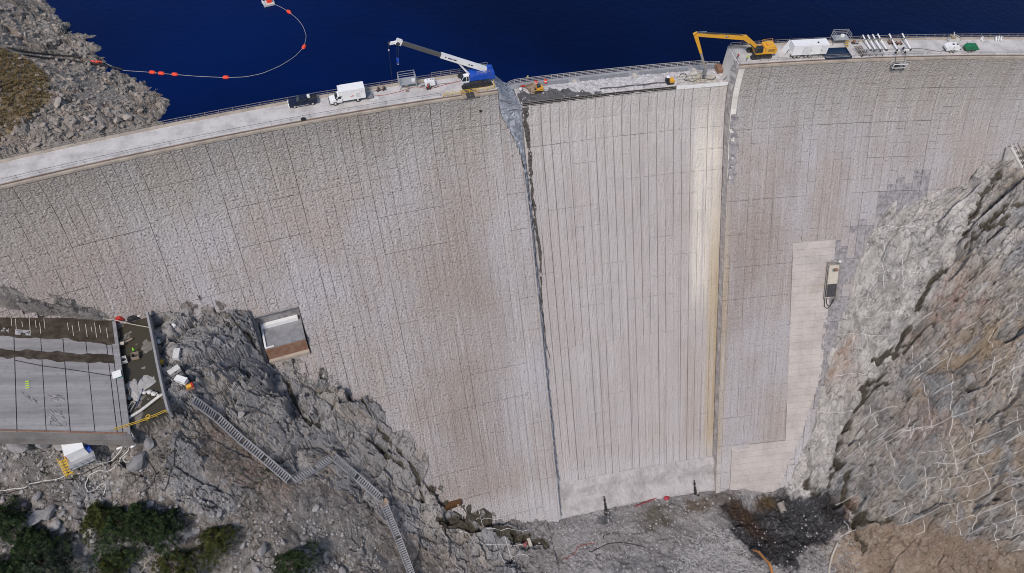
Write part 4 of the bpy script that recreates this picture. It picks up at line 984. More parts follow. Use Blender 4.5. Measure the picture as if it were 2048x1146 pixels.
MB().bar(F0 + bd * Lb * .53 + Vector((0, 0, .42)), F0 + bd * (Lb - .6) + Vector((0, 0, .42)), .4, .05).build('boom_top_plate', M_GALV, t)
hdm = MB(); hdm.bar(T0 - bd * .9, T0 + bd * .3, .8, 1.2); hdm.build('boom_head', M_WHITE, t)
hook_tip = Vector(cl(779, 87)); MB().bar(T0 + Vector((0, 0, -.1)), hook_tip, .45, .5).build('jib', M_WHITE, t)
MB().cyl(hook_tip + Vector((0, -.2, 0)), hook_tip + Vector((0, .2, 0)), .35, .35, 10).build('sheave', M_DARK, t)
MB().cyl(T0 + Vector((0, -.5, -.3)), T0 + Vector((0, .5, -.3)), .42, .42, 10).build('sheave', M_DARK, t)
MB().cyl((-1.2, 0, 2.0), F0 + bd * Lb * .34 + Vector((0, 0, -.5)), .24, .16, 8).build('luffing_cylinder', M_WHITE, t)
M_TXT = paint('dark_print', (.05, .06, .09), .6, 0, 0, 1)
for (u0, u1) in ((.47, .485), (.40, .45), (.355, .39), (.20, .215), (.16, .19)):
    a = F0 + bd * Lb * u0 + Vector((0, -.43, .05)); b = F0 + bd * Lb * u1 + Vector((0, -.43, .05)); MB().bar(a, b, .03, .26).build('lettering', M_TXT, t)
rp = MB(); hk = Vector(cl(796, 117)); rp.tube([T0 + Vector((.2, 0, -.5)), hk], .035, 5).build('hoist_rope', M_DARK, t)
MB().tube([T0 + Vector((-.2, 0, -.5)), hk + Vector((-.2, 0, 0))], .035, 5).build('hoist_rope', M_DARK, t)
hb = MB().box(hk.x - .35, hk.x + .15, -.2, .2, hk.z - .9, hk.z + .1).build('hook_block', M_BLUE, t); MB().tube([hk + Vector((-.1, 0, -.9)), hk + Vector((-.1, 0, -1.2)), hk + Vector((.1, 0, -1.4)), hk + Vector((-.25, 0, -1.5)), hk + Vector((-.35, 0, -1.25))], .07, 6).build('hook', M_GALV, hb)
l2 = Vector(cl(783, 158)); MB().tube([hook_tip + Vector((-.3, 0, 0)), Vector((hook_tip.x - .3, 0, l2.z))], .03, 5).build('whip_line', M_DARK, t)
MB().ball((hook_tip.x - .3, 0, hook_tip.z - 1.6), .22, 8, 6).build('overhaul_ball', M_GALV, t)
for y in (-1.4, 1.4):
    mb = MB(); [mb.bar((x, y, 2.7), (x, y, 3.7), .06) for x in (.2, 1.3, 2.4, 3.2)]; [mb.bar((.2, y, z), (3.2, y, z), .06) for z in (3.2, 3.7)]; mb.build('handrail', M_GALV, t)
for k in range(4):
    q, hq = place(925 + k * 8, 183 - k * 1.3)
    tag(MB().box(-.42, .42, -2.6, .3, 0, .14).build('timber_mat', M_DARK if k % 3 else M_WOOD, None, False, q), ['leftmost dark timber mat on the road edge below the crane cab', 'second dark timber mat from the left below the crane', 'third dark timber mat from the left below the crane', 'rightmost dark timber mat, nearest the yellow guard rail'][k], 'mat', 'timber mats under the crane').rotation_euler = (0, 0, hq)

# ------------------------------------------------------------------ smaller plant on the left crest
def platform(name, label, px, py, w=3.2, dp=2.2, h=1.6, rail=1.6, z=0.0, mat=M_GALV):
    p, hd = place(px, py, z); t = thing(name, label, 'platform', p, hd)
    MB().box(-w / 2, w / 2, -dp / 2, dp / 2, h - .1, h).build('deck', mat, t)
    for x in (-1, 1):
        for y in (-1, 1): MB().bar((x * (w / 2 - .06), y * (dp / 2 - .06), 0), (x * (w / 2 - .06), y * (dp / 2 - .06), h + rail), .09).build('post', mat, t)
    for zz in (.55, 1.05, rail):
        MB().bar((-w / 2, dp / 2 - .06, h + zz), (w / 2, dp / 2 - .06, h + zz), .08).build('rail', mat, t)
        for x in (-1, 1): MB().bar((x * (w / 2 - .06), -dp / 2, h + zz), (x * (w / 2 - .06), dp / 2, h + zz), .08).build('rail', mat, t)
    return t
t = platform('work_platform', 'grey steel platform with rails over the railing left of the crane', 815, 171, 3.9, 2.6, 1.3, 1.7)
MB().box(1.0, 1.7, -.6, 0, 1.3, 1.7).build('tool_box', M_WHITE, t); 
for y in (-.5, .5): MB().bar((-.6, -1.3, 0), (-.6 + .1, -1.3 - .5, 0), .1).build('foot', M_WOOD, t)
for k in range(4): MB().box(-.9, -.1, -2.4 + k * .28, -2.2 + k * .28, .25 + .27 * k, .31 + .27 * k).build('step', M_WOOD, t)
def genset(name, label, px, py, w, dp, h, mat, cat='generator', z=0.0, hitch=-1):
    p, hd = place(px, py, z); t = thing(name, label, cat, p, hd)
    MB().prism([(-w / 2, .5), (-w / 2, .5 + h * .8), (-w / 2 + .25, .5 + h), (w / 2 - .25, .5 + h), (w / 2, .5 + h * .8), (w / 2, .5)], -dp / 2, dp / 2).build('housing', mat, t)
    MB().box(-w / 2, w / 2, -dp / 2 + .1, dp / 2 - .1, .32, .5).build('chassis', M_DARK, t)
    MB().bar((hitch * w / 2, 0, .4), (hitch * (w / 2 + 1.1), 0, .35), .12).build('drawbar', M_DARK, t)
    for y in (-1, 1): wheel(t, 0, y * (dp / 2 + .02), .32, .32, .2, y)
    MB().cyl((w * .25, 0, .5 + h), (w * .25, 0, .85 + h), .08, .08, 8).build('exhaust', M_DARK, t)
    MB().box(-w * .35, -w * .05, -dp / 2 - .012, -dp / 2, .65, .4 + h * .8).build('door_panel', M_GREYP, t)
    return t
t = genset('generator', 'white towable generator on the road left of the crane', 860, 172, 2.3, 1.3, 1.1, M_WHITE)
for s_ in (-.5, .2, .6): MB().box(s_ - .1, s_ + .1, .1, .3, 1.6, 1.66).build('vent', M_DARK, t)
p, hd = place(857, 178); dr_ = thing('drill_unit', 'small dark red drill unit in front of the white generator', 'drill', p, hd)
MB().box(-.4, .4, -.3, .3, .15, .5).build('base', M_DARK, dr_); MB().cyl((0, 0, .5), (0, 0, 1.1), .16, .16, 8).build('motor', M_RED, dr_); [MB().cyl((x, -.35, .15), (x, .35, .15), .15, .15, 8).build('wheel', M_BLACK, dr_) for x in (-.3, .3)]
for (px, py, lb) in ((757, 181, 'rusty core drill stand lying on the road nearest the box truck'), (768, 179, 'dark core drill stand on the road, further from the box truck')):
    p, hd = place(px, py); t = thing('drill_stand', lb, 'drill', p, hd + .4)
    MB().box(-.5, .5, -.4, .4, 0, .1).build('base', M_DARK, t); MB().bar((-.3, 0, .1), (-.2, 0, 1.0), .12).build('column', M_RUST, t); MB().cyl((.1, 0, .5), (.1, 0, .9), .16, .16, 8).build('motor', M_DARK, t); MB().bar((-.5, .2, .08), (-1.2, .5, .08), .1).build('tube', M_RUST, t)
def drape(name, label, cat, L, r, mat, z=0.05, zf=None, n=60, kind=None, wob=.0):
    Q = []
    for a, b in L:
        if zf is None: Q.append(at(a, b, z))
        else: q = zf(a, b); Q.append(q + np.array([0, 0, z]))
    Q = np.array(Q); s_ = np.concatenate([[0], np.cumsum(np.linalg.norm(np.diff(Q, axis=0), axis=1))]); u = np.linspace(0, s_[-1], n)
    # smooth curve through the points
    P = np.stack([np.interp(u, s_, Q[:, k]) for k in range(3)], 1)
    for _ in range(3): P[1:-1] = (P[:-2] + 2 * P[1:-1] + P[2:]) / 4
    if wob: P[:, 0] += wob * np.sin(u * 1.7); P[:, 1] += wob * np.cos(u * 1.3)
    if zf is not None and zf is hit:
        g_ = np.array([float(sample(GZF, x, y)) + z for x, y in P[:, :2]]); P[:, 2] = g_
        for _ in range(6): P[1:-1, 2] = np.maximum((P[:-2, 2] + 2 * P[1:-1, 2] + P[2:, 2]) / 4, g_[1:-1] - .25)
    o = MB().tube([Vector(q) for q in P], r, 6).build(name, mat, None, True)
    if label: tag(o, label, cat)
    return o
drape('hose', 'thin red hose lying along the road between truck and crane', 'hose', [(738, 193), (770, 190), (800, 183), (830, 173), (860, 178), (880, 172), (915, 163), (935, 158)], .06, M_REDHOSE)
drape('hose', 'dark hose beside the white generator', 'hose', [(835, 168), (850, 164), (872, 176), (878, 168), (900, 166)], .05, M_CABLE)
p, hd = place(748, 197); tag(MB().box(-1.0, 1.0, -.6, .6, 0, .06).build('plywood_sheet', M_TUB, None, False, p), 'pale board lying flat behind the box truck', 'board').rotation_euler = (0, 0, hd + .1)
p, hd = place(607, 240); tag(MB().box(-.5, .5, -.25, .25, .05, .45).box(-.2, .2, -.2, .2, .45, .6).build('black_box', M_BLACK, None, False, p), 'small black box on the kerb below the pickup', 'box').rotation_euler = (0, 0, hd)
p = face(*onface(961, 222), .05); tag(MB().box(-.28, .28, -.1, .12, -.25, .25).box(-.36, .36, -.06, .1, -.33, -.25).build('drain_opening', M_BLACK, None, False, p), 'square black drain opening high in the face below the crane', 'drain').rotation_euler = (0, 0, head(p))
# ------------------------------------------------------------------ people
def cloth(name, jacket, trousers, skin=(.45, .27, .20)):
    m = NT(name); tc = m.n('TexCoord').outputs['Object']; sp = m.n('SeparateXYZ'); m.put(sp.inputs[0], tc); z = sp.outputs[2]
    n_ = m.noise(tc, 9, 3)
    c = m.mix(m.ss(.86, .88, z), trousers, jacket); c = m.mix(m.ss(1.47, 1.48, z), c, skin); c = m.mix(m.ss(.10, .08, z), c, (.03, .025, .02))
    c = m.mix(m.ma('MULTIPLY', n_, .35), c, tuple(x * .5 for x in trousers)); return m.out(c, .8)
def person(label, loc, rz, mat, helmet, arms=((.28, -.05, .98), (.30, .12, 1.0)), step=.12):
    t = thing('person', label, 'person', loc, rz)
    J = [(0, 0, .95), (0, 0, 1.2), (0, 0, 1.42), (0, 0, 1.52), (0, -.02, 1.66),
         (-.1, 0, .9), (-.11, -step, .5), (-.12, -step * .6, .08), (-.12, -step * .6 - .16, .05), (.1, 0, .9), (.11, step, .5), (.12, step * 1.1, .08), (.12, step * 1.1 - .16, .05),
         (-.2, 0, 1.4), (-.27, .02, 1.15), (-arms[0][0], arms[0][1], arms[0][2]), (-arms[0][0], arms[0][1] - .08, arms[0][2] - .1), (.2, 0, 1.4), (.27, .02, 1.15), (arms[1][0], arms[1][1], arms[1][2]), (arms[1][0], arms[1][1] - .08, arms[1][2] - .1)]
    E_ = [(0, 1), (1, 2), (2, 3), (3, 4), (0, 5), (5, 6), (6, 7), (7, 8), (0, 9), (9, 10), (10, 11), (11, 12), (2, 13), (13, 14), (14, 15), (15, 16), (2, 17), (17, 18), (18, 19), (19, 20)]
    rad = [.15, .16, .15, .06, .10, .10, .07, .055, .045, .10, .07, .055, .045, .075, .055, .04, .04, .075, .055, .04, .04]
    me = bpy.data.meshes.new('body'); me.from_pydata(J, E_, []); me.materials.append(mat)
    o = obj('body', me, t); md = o.modifiers.new('skin', 'SKIN')
    for i, r_ in enumerate(rad): me.skin_vertices[0].data[i].radius = (r_, r_)
    me.skin_vertices[0].data[0].use_root = True
    o.modifiers.new('sub', 'SUBSURF').render_levels = 1
    MB().ball((0, -.02, 1.73), .135, 10, 6, .8).build('helmet', helmet, t, True)
    return t
M_LIMEC = cloth('hi_vis_clothes', (.55, .70, .05), (.05, .05, .07)); M_REDC = cloth('red_clothes', (.42, .10, .08), (.06, .06, .08)); M_GRNC = cloth('green_hi_vis_clothes', (.25, .80, .05), (.06, .055, .05)); M_KHAKI = cloth('khaki_clothes', (.45, .42, .20), (.05, .07, .12))
p, h_ = place(1493, 121); person('person in yellow hi-vis jacket standing by the yellow excavator', p, h_ + .4, M_LIMEC, M_WHITE)
p, h_ = place(1474, 118); person('person in red jacket at the road end above the notch', p, h_ + 1.8, M_REDC, M_WHITE, ((.25, -.35, 1.05), (.25, -.3, 1.1)))
p, h_ = place(1055, 163, -NF); person('person with yellow helmet at the left end of the spillway notch', p, h_ + 2.5, M_KHAKI, M_YEL)

# ------------------------------------------------------------------ long-reach excavator
def plane_pt(loc, hd, px, py, dy=0.0):
    d = ray(px, py); n_ = np.array([-math.sin(hd), math.cos(hd), 0]); loc = np.asarray(loc)
    k = ((loc - CAM) @ n_ + dy) / (d @ n_); w = CAM + k * d - loc
    return Vector((w[0] * math.cos(hd) + w[1] * math.sin(hd), dy, w[2]))
def tracks(t, l, w, gauge, h):
    for y in (-gauge / 2, gauge / 2):
        tr = MB().prism([(-l / 2, h * .5), (-l / 2 + .35, .04), (l / 2 - .35, .04), (l / 2, h * .5), (l / 2 - .35, h), (-l / 2 + .35, h)], y - w / 2, y + w / 2).build('track', M_BLACK, t)
        for x in np.linspace(-l / 2 + .5, l / 2 - .5, 5): MB().cyl((x, y - w / 2 - .03, h * .5), (x, y + w / 2 + .03, h * .5), h * .28, h * .28, 10).build('roller', M_DARK, tr)
def taper_arm(mb, A, B, w, h0, h1):
    A = Vector(A); B = Vector(B); d = (B - A).normalized(); u = Vector((0, 1, 0)).cross(d).normalized()
    V = []
    for P_, h in ((A, h0), (B, h1)):
        for (sy, sz) in ((-1, -1), (1, -1), (1, 1), (-1, 1)): V.append(P_ + Vector((0, sy * w / 2, 0)) + u * sz * h / 2)
    return mb.add(V, [(3, 2, 1, 0), (4, 5, 6, 7), (0, 1, 5, 4), (1, 2, 6, 5), (2, 3, 7, 6), (3, 0, 4, 7)])
p, hd = place(1517, 110)
t = thing('excavator', 'yellow long-reach excavator on the crest reaching down into the notch', 'excavator', p, hd)
tracks(t, 5.4, .75, 2.9, 1.05)
MB().box(-1.6, 1.6, -1.1, 1.1, .5, 1.1).build('undercarriage', M_DARK, t)
MB().cyl((0, 0, 1.1), (0, 0, 1.3), .95, .95, 16).build('turntable', M_DARK, t)
MB().prism([(-1.7, 1.3), (-1.7, 1.75), (3.2, 1.75), (3.5, 1.5), (3.3, 1.3)], -1.6, 1.6).build('house_base', M_CATY, t)
MB().prism([(.6, 1.75), (.7, 2.5), (2.2, 2.75), (3.3, 2.7), (3.55, 2.3), (3.45, 1.75)], -1.58, 1.58).build('engine_hood', M_CATY, t)
for k in range(4): MB().box(1.2, 2.9, -1.60, -1.585, 1.85 + k * .2, 1.93 + k * .2).build('louvre', M_DARK, t)
MB().box(1.3, 2.2, -.3, .9, 2.72, 2.95).build('air_box', M_CATY, t)
cb = MB().prism([(-1.75, 1.6), (-1.85, 2.2), (-1.5, 3.05), (-.2, 3.1), (-.1, 1.6)], -1.6, -.55).build('cab', M_DARK, t)
MB().prism([(-1.7, 1.9), (-1.72, 2.25), (-1.42, 2.92), (-.85, 2.95), (-.85, 1.9)], -1.625, -1.605).build('window', M_GLASS, cb); MB().prism([(-.75, 1.9), (-.75, 2.95), (-.28, 2.97), (-.22, 1.9)], -1.625, -1.605).build('window', M_GLASS, cb)
MB().box(-1.45, -.25, -1.5, -.65, 3.1, 3.14).build('roof_hatch', M_GLASS, cb)
MB().box(-.05, .5, -1.58, -.8, 1.75, 2.4).build('side_box', M_CATY, t)
A0 = Vector((-.6, .1, 1.9)); K = plane_pt(p, hd, 1489, 74, .1); T_ = plane_pt(p, hd, 1391, 69, .1); S_ = plane_pt(p, hd, 1411, 138, .1)
mb = MB(); taper_arm(mb, A0, K, .6, .75, 1.15); mb.build('boom', M_CATY, t); mb = MB(); taper_arm(mb, K + (A0 - K).normalized() * .25, T_, .58, 1.12, .6); bm_ = mb.build('boom', M_CATY, t)
lg = K.lerp(T_, .34); MB().bar(lg + Vector((0, -.31, .0)), lg.lerp(T_, .08) + Vector((0, -.31, 0)), .02, .38).build('logo', M_DARK, bm_); lg2 = lg.lerp(T_, .025); MB().bar(lg2 + Vector((0, -.325, .02)), lg2.lerp(T_, .035) + Vector((0, -.325, .02)), .02, .2).build('logo', M_WHITE, bm_)
mb = MB(); mid_ = T_.lerp(S_, .52); taper_arm(mb, T_ + (T_ - S_).normalized() * .5, mid_, .5, .95, .6); mb.build('stick', M_CATY, t)
mb = MB(); taper_arm(mb, mid_, S_, .42, .55, .4); mb.build('stick_tip', paint('scuffed_stick', (.36, .32, .27), .7, .1, .5, 1), t)
br_ = MB().box(S_.x - .4, S_.x + .4, -.3, .5, S_.z - 1.4, S_.z + .1).build('breaker', M_GREYP, t); MB().cyl((S_.x, .1, S_.z - 1.4), (S_.x, .1, S_.z - 2.2), .12, .06, 8).build('chisel', M_DARK, br_)
MB().cyl(K + Vector((-1.2, 0, .75)), T_ + Vector((.7, 0, .55)), .12, .12, 8).build('stick_cylinder', M_DARK, t); MB().cyl(T_ + Vector((2.6, 0, .55)), T_ + Vector((.1, 0, .62)), .08, .08, 8).build('cylinder_rod', M_CHROME, t)
for y in (-.45, .65): MB().cyl((-1.2, y, 1.7), K.lerp(A0, .35) + Vector((0, y - .1, -.4)), .13, .10, 8).build('boom_cylinder', M_DARK, t)
MB().tube([K + Vector((-.5, -.35, .6)), K.lerp(T_, .3) + Vector((0, -.3, .85)), K.lerp(T_, .6) + Vector((0, -.3, .55)), T_ + Vector((0, -.4, .7)), T_ + Vector((-.5, -.35, -.2)), mid_ + Vector((-.4, -.3, 0))], .05, 6).build('hydraulic_hose', M_CABLE, t)
for y in (-1.55, 1.55): MB().bar((.7, y, 2.5), (.7, y, 3.2), .05).bar((.7, y, 3.2), (3.2, y, 3.3), .05).bar((3.2, y, 2.7), (3.2, y, 3.3), .05).build('handrail', M_CATY, t)

# ------------------------------------------------------------------ white container trailer and its neighbours
p, hd = place(1611, 110)
t = thing('container_trailer', 'white box office trailer on dark wheels parked on the crest road', 'trailer', p, hd)
MB().box(-4.4, 4.4, -1.25, 1.25, .95, 3.5).build('box', M_WHITES, t)
MB().box(-4.42, 4.42, -1.27, 1.27, 3.5, 3.56).build('roof', M_WHITE, t)
for x0, x1 in ((-2.0, -.9), (-.85, .25), (2.6, 4.1)): MB().box(x0, x1, -1.275, -1.255, 1.05, 3.3).build('door', paint('door_white%d' % int(x0 * 10), (.68, .68, .68), .5, 0, .2, 1), t)
for x in (-1.9, .15, 2.75): MB().box(x, x + .12, -1.3, -1.27, 1.9, 2.2).build('handle', M_DARK, t)
MB().box(-4.4, 4.4, -1.0, 1.0, .65, .95).build('chassis', M_DARK, t)
for x in (-3.4, -2.4, -.6, .4):
    for s_ in (-1, 1): wheel(t, x, s_ * 1.05, .5, .5, .32, s_)
MB().cyl((1.8, -.4, 3.56), (1.8, -.4, 3.8), .22, .22, 10).build('roof_vent', M_DARK, t)
for x in (3.0, 4.0): MB().bar((x, -.9, 0), (x, -.9, .7), .14).build('jack_leg', M_DARK, t)
for k, (px, py, a, lb) in enumerate(((1566, 104, .9, 'tall white plywood sheet leaning against the left end of the trailer'), (1574, 113, -.5, 'smaller white board leaning by the trailer wheels'))):
    p, hd = place(px, py); o = MB().box(-1.1 + .3 * k, 1.1 - .3 * k, -.03, .03, 0, 3.0 - 1.2 * k).build('plywood_sheet', M_WHITES, None, False, p); tag(o, lb, 'board'); o.rotation_euler = (.45 - .2 * k, .12, hd + a + .6)
p, hd = place(1671, 108)
t = thing('containment_basin', 'dark blue tarpaulin basin with low sides on the road beside the trailer', 'basin', p, hd)
MB().box(-3.3, 3.3, -1.9, 1.9, .01, .06).build('liner', M_TARP, t)
for (a, b) in (((-3.3, -1.9), (3.3, -1.9)), ((3.3, -1.9), (3.3, 1.9)), ((3.3, 1.9), (-3.3, 1.9)), ((-3.3, 1.9), (-3.3, -1.9))): MB().bar((a[0], a[1], .2), (b[0], b[1], .2), .2, .4).build('side', M_TARP, t)
o = MB().tube([(x * 1.0, .6 * math.sin(x * 1.9), .1) for x in np.linspace(-2.4, 2.6, 24)], .08, 6).build('hose', M_CABLE, t)
platform('work_platform', 'pale steel platform with rails and yellow steps behind the blue basin', 1676, 86, 4.0, 2.2, 1.6, 1.5)
t = bpy.data.objects['work_platform.001']
for k in range(4): MB().box(1.0, 1.9, -2.0 + k * .26, -1.76 + k * .26, .28 + .3 * k, .34 + .3 * k).build('step', M_YEL, t)
MB().box(.2, 1.0, .1, .7, 1.6, 2.1).build('cabinet', M_WHITE, t)
p, hd = place(1709, 87); t = thing('pump', 'small rusty pump set beside the pale work platform', 'pump', p, hd)
MB().box(-.8, .8, -.4, .4, .1, .25).build('skid', M_DARK, t); MB().cyl((-.6, 0, .6), (.1, 0, .6), .32, .32, 10).build('motor', M_RUST, t); MB().cyl((.2, -.3, .55), (.2, .3, .55), .38, .38, 12).build('pump_casing', M_GALV, t); MB().tube([(.4, 0, .6), (.9, 0, .9), (1.2, .3, .4)], .1, 6).build('pipe', M_WOOD, t)
TUBES = [((1727, 73), (1742, 100)), ((1737, 73), (1752, 101)), ((1747, 72), (1763, 101)), ((1757, 71), (1774, 100)), ((1780, 71), (1795, 100)), ((1806, 70), (1822, 99))]
for k, (a, b) in enumerate(TUBES):
    A_ = at(*a, 1.5); B_ = at(*b, .45)
    t = thing('core_tube', ['leftmost white tube of the row of six leaning on the water-side railing', 'second white tube from the left leaning on the railing', 'third white tube from the left leaning on the railing', 'fourth white tube from the left leaning on the railing', 'fifth white tube, standing apart with dark wheels beside it', 'rightmost white tube leaning on the water-side railing'][k], 'tube', B_, 0, 'white tubes leaning on the railing')
    d_ = Vector(A_ - B_); MB().cyl((0, 0, 0), d_, .16, .16, 10).build('tube', M_WHITE, t); MB().cyl(d_ * .70, d_ * .80, .21, .21, 10).build('coupling', M_GREYP, t); MB().cyl(d_ * 1.0, d_ * 1.1, .2, .2, 10).build('cap', M_TUB, t); MB().bar(d_ * .04 + Vector((0, 0, -.45)), d_ * .04, .12).build('stand', M_DARK, t); MB().cyl(d_ * -.02, d_ * .04, .22, .22, 10).build('collar', M_DARK, t)
p, hd = place(1737, 108); t = thing('drill_rod_rack', 'tangled rack of dark steel rods and frames below the white tubes', 'rack', p, hd)
for k in range(7): MB().bar((-2.4 + k * .28, -1.3 + .1 * k, .25), (-3.4 + k * .3, 1.8, 1.1), .10).build('rod', M_RUST if k % 2 else M_DARK, t)
for x in (-2.2, -.4, 1.4, 3.0): MB().bar((x, -1.2, .0), (x, -1.2, .9), .1).build('post', M_DARK, t); MB().bar((x, .6, .0), (x, .6, .9), .1).build('post', M_DARK, t); MB().bar((x, -1.2, .85), (x, .6, .85), .1).build('cross_bar', M_GALV, t)
for y in (-1.2, .6): MB().bar((-2.4, y, .9), (3.2, y, .9), .1).build('rail', M_GALV, t)
for k in range(5): MB().cyl((-1.8 + k * .9, -.8, 1.0 + .05 * (k % 2)), (-.6 + k * .9, .5, 1.05), .07, .07, 6).build('rod', M_GREYP, t)
for k, (px, py, lb) in enumerate(((1781, 87, 'dark wheeled dolly left of the fifth white tube'), (1797, 88, 'dark wheeled dolly right of the fifth white tube'))):
    p, hd = place(px, py); t = thing('dolly', lb, 'dolly', p, hd); MB().box(-.7, .7, -.35, .35, .3, .42).build('deck', M_RUST, t)
    for x in (-.5, .5):
        for y in (-.4, .4): MB().cyl((x, y - .08, .25), (x, y + .08, .25), .25, .25, 10).build('wheel', M_BLACK, t)
p, hd = place(1803, 104); t = thing('pump_stand', 'small black pump stand on the road in front of the tubes', 'stand', p, hd)
[MB().bar((.5 * math.cos(a), .5 * math.sin(a), 0), (0, 0, .9), .07).build('leg', M_BLACK, t) for a in (0, 2.1, 4.2)]; MB().cyl((0, 0, .8), (0, 0, 1.3), .22, .22, 10).build('pump', M_NAVY, t); MB().bar((-.7, 0, 1.2), (.7, 0, 1.2), .09).build('arm', M_GALV, t)
p, hd = place(1802, 101); tag(MB().bar((-1.5, 0, .12), (2.0, .1, .12), .28, .22).bar((2.0, .1, .12), (2.5, .3, .12), .2, .2).build('beam', M_WHITE, None, False, p), 'white beam lying along the road at the foot of the tubes', 'beam').rotation_euler = (0, 0, hd)
# lifting cradle hung over the edge
a_, d_ = onface(1795, 127); p = face(a_, d_, .5); t = thing('access_cradle', 'white framed access cradle with black wheels hanging just below the crest edge', 'cradle', p, head(p))
c8 = [(-1.7, 0, -.7), (1.7, 0, -.7), (1.7, 0, .5), (-1.7, 0, .5)]
for y in (-.9, .5):
    for k in range(4): A_, B_ = c8[k], c8[(k + 1) % 4]; MB().bar((A_[0], y + A_[2] * -.2, A_[2]), (B_[0], y + B_[2] * -.2, B_[2]), .16).build('frame_bar', M_WHITE, t)
for x in (-1.7, 0, 1.7): MB().bar((x, -.9, -.6), (x, .5, -.6), .12).build('cross_bar', M_GALV, t)
MB().box(-1.6, 1.6, -.75, .4, -.62, -.55).build('floor_grate', M_DARK, t); MB().box(-.8, -.1, -.5, .1, -.55, .15).build('hoist', M_DARK, t); MB().box(.3, 1.0, -.5, .1, -.55, .1).build('hoist', M_GALV, t)
for x in (-1.2, 1.2):
    MB().cyl((x, -.95, -.95), (x, -.75, -.95), .22, .22, 10).build('wheel', M_BLACK, t); MB().tube([(x, -.2, .5), (x, 1.0, 2.2), (x, 1.8, 2.6)], .05, 5).build('suspension_rope', M_DARK, t); MB().cyl((x, 1.2, 2.2), (x, 1.5, 2.2), .25, .25, 10).build('wheel', M_BLACK, t)
# tanks
def tank(name, label, px, py, w, dp, h, mat):
    p, hd = place(px, py); t = thing(name, label, 'tank', p, hd)
    o = MB().prism([(-w / 2, .55), (-w / 2 - .15, .6 + h * .45), (-w / 2 + .35, .5 + h), (w / 2 - .35, .5 + h), (w / 2 + .15, .6 + h * .45), (w / 2, .55)], -dp / 2, dp / 2).build('tank', mat, t)
    MB().box(-w / 2 + .1, w / 2 - .1, -dp / 2 + .1, dp / 2 - .1, .35, .55).build('chassis', M_DARK, t); MB().cyl((0, 0, .5 + h), (0, 0, .62 + h), .28, .28, 10).build('lid', M_DARK if mat is M_WHITE else mat, t)
    for y in (-1, 1):
        for x in (-.4, .4): wheel(t, x, y * (dp / 2 - .05), .34, .34, .22, y)
    MB().bar((w / 2, 0, .45), (w / 2 + 1.2, 0, .35), .13).build('drawbar', M_DARK, t); MB().bar((-.2, -dp / 2 - .03, .6), (.1, -dp / 2 - .03, .45 + h), .1, .05).build('strap', M_DARK, t); MB().box(w / 2 - .8, w / 2 - .4, -.3, .3, .5 + h, .53 + h).build('hatch', M_DARK, t)
tank('tank_trailer', 'white tank trailer on the road right of the tubes', 1900, 101, 3.2, 1.7, 1.25, M_WHITE)
tank('tank_trailer', 'green tank trailer on the road beside the white one', 1938, 101, 2.9, 1.5, 1.15, M_GREEN)
p, hd = place(1906, 83); t = thing('settling_tank', 'low eight-sided white tank with a pale pump on the kerb near the water', 'tank', p, hd)
V = [(1.55 * math.cos(math.pi / 8 + i * math.pi / 4), 1.55 * math.sin(math.pi / 8 + i * math.pi / 4)) for i in range(8)]
mb = MB(); mb.add([(x, y, 0.16) for x, y in V] + [(x, y, 1.1) for x, y in V], [tuple(range(7, -1, -1))] + [(i, (i + 1) % 8, (i + 1) % 8 + 8, i + 8) for i in range(8)]); mb.build('tub', M_TUB, t)
mb = MB(); mb.add([(x * .93, y * .93, .85) for x, y in V], [tuple(range(8))]); mb.build('water_surface', paint('murky_water', (.55, .52, .44), .2, 0, .2, 1), t)
MB().box(-.9, .1, -.3, .7, .8, 1.35).build('pump', M_WOOD, t); MB().bar((-.2, .4, 1.2), (-.4, .8, 2.2), .16).build('pipe', M_TUB, t); MB().tube([(1.3 * math.cos(a), 1.3 * math.sin(a), .95) for a in np.linspace(.2, 2.9, 14)], .06, 5).build('hose', M_CABLE, t)
for k, (px, py, lb, sx_, sy_, sz_) in enumerate(((1938, 84, 'small cream bag on the kerb behind the green tank', .8, .5, .3), (1966, 82, 'cream slab lying on the kerb right of the green tank', 1.0, .45, .15), (1962, 80, 'upright white board on the kerb behind the cream slab', .25, .6, .9), (1991, 81, 'left of three white boards propped by the railing', .28, .5, 1.0), (1996, 81, 'middle of three white boards propped by the railing', .28, .5, 1.0), (2001, 81, 'right of three white boards propped by the railing', .28, .5, 1.0))):
    p, hd = place(px, py, .16); o = MB().box(-sx_ / 2, sx_ / 2, -sy_ / 2, sy_ / 2, 0, sz_, None, .06).box(-sx_ / 2 + .05, sx_ / 2 - .05, -sy_ / 2 + .05, sy_ / 2 - .05, sz_, sz_ + .05).build('white_board' if k > 1 else 'cream_bag', M_TUB if k < 2 else M_WHITES, None, False, p); tag(o, lb, 'board' if k > 0 else 'bag'); o.rotation_euler = (-.5 if k > 2 else 0, 0, hd + (.2 if k < 3 else 0))
p, hd = place(1928, 108); tag(MB().tube([(-.6, 0, .05), (-.2, .2, .06), (.3, -.1, .05), (.8, .15, .06), (1.4, 0, .05)], .07, 5).build('hose', M_REDHOSE, None, False, p), 'short red hose on the road below the green tank', 'hose')
drape('hose', 'long dark hose running along the road towards the white tank', 'hose', [(1745, 100), (1790, 98), (1840, 97), (1880, 103), (1905, 96), (1925, 91)], .05, M_CABLE)

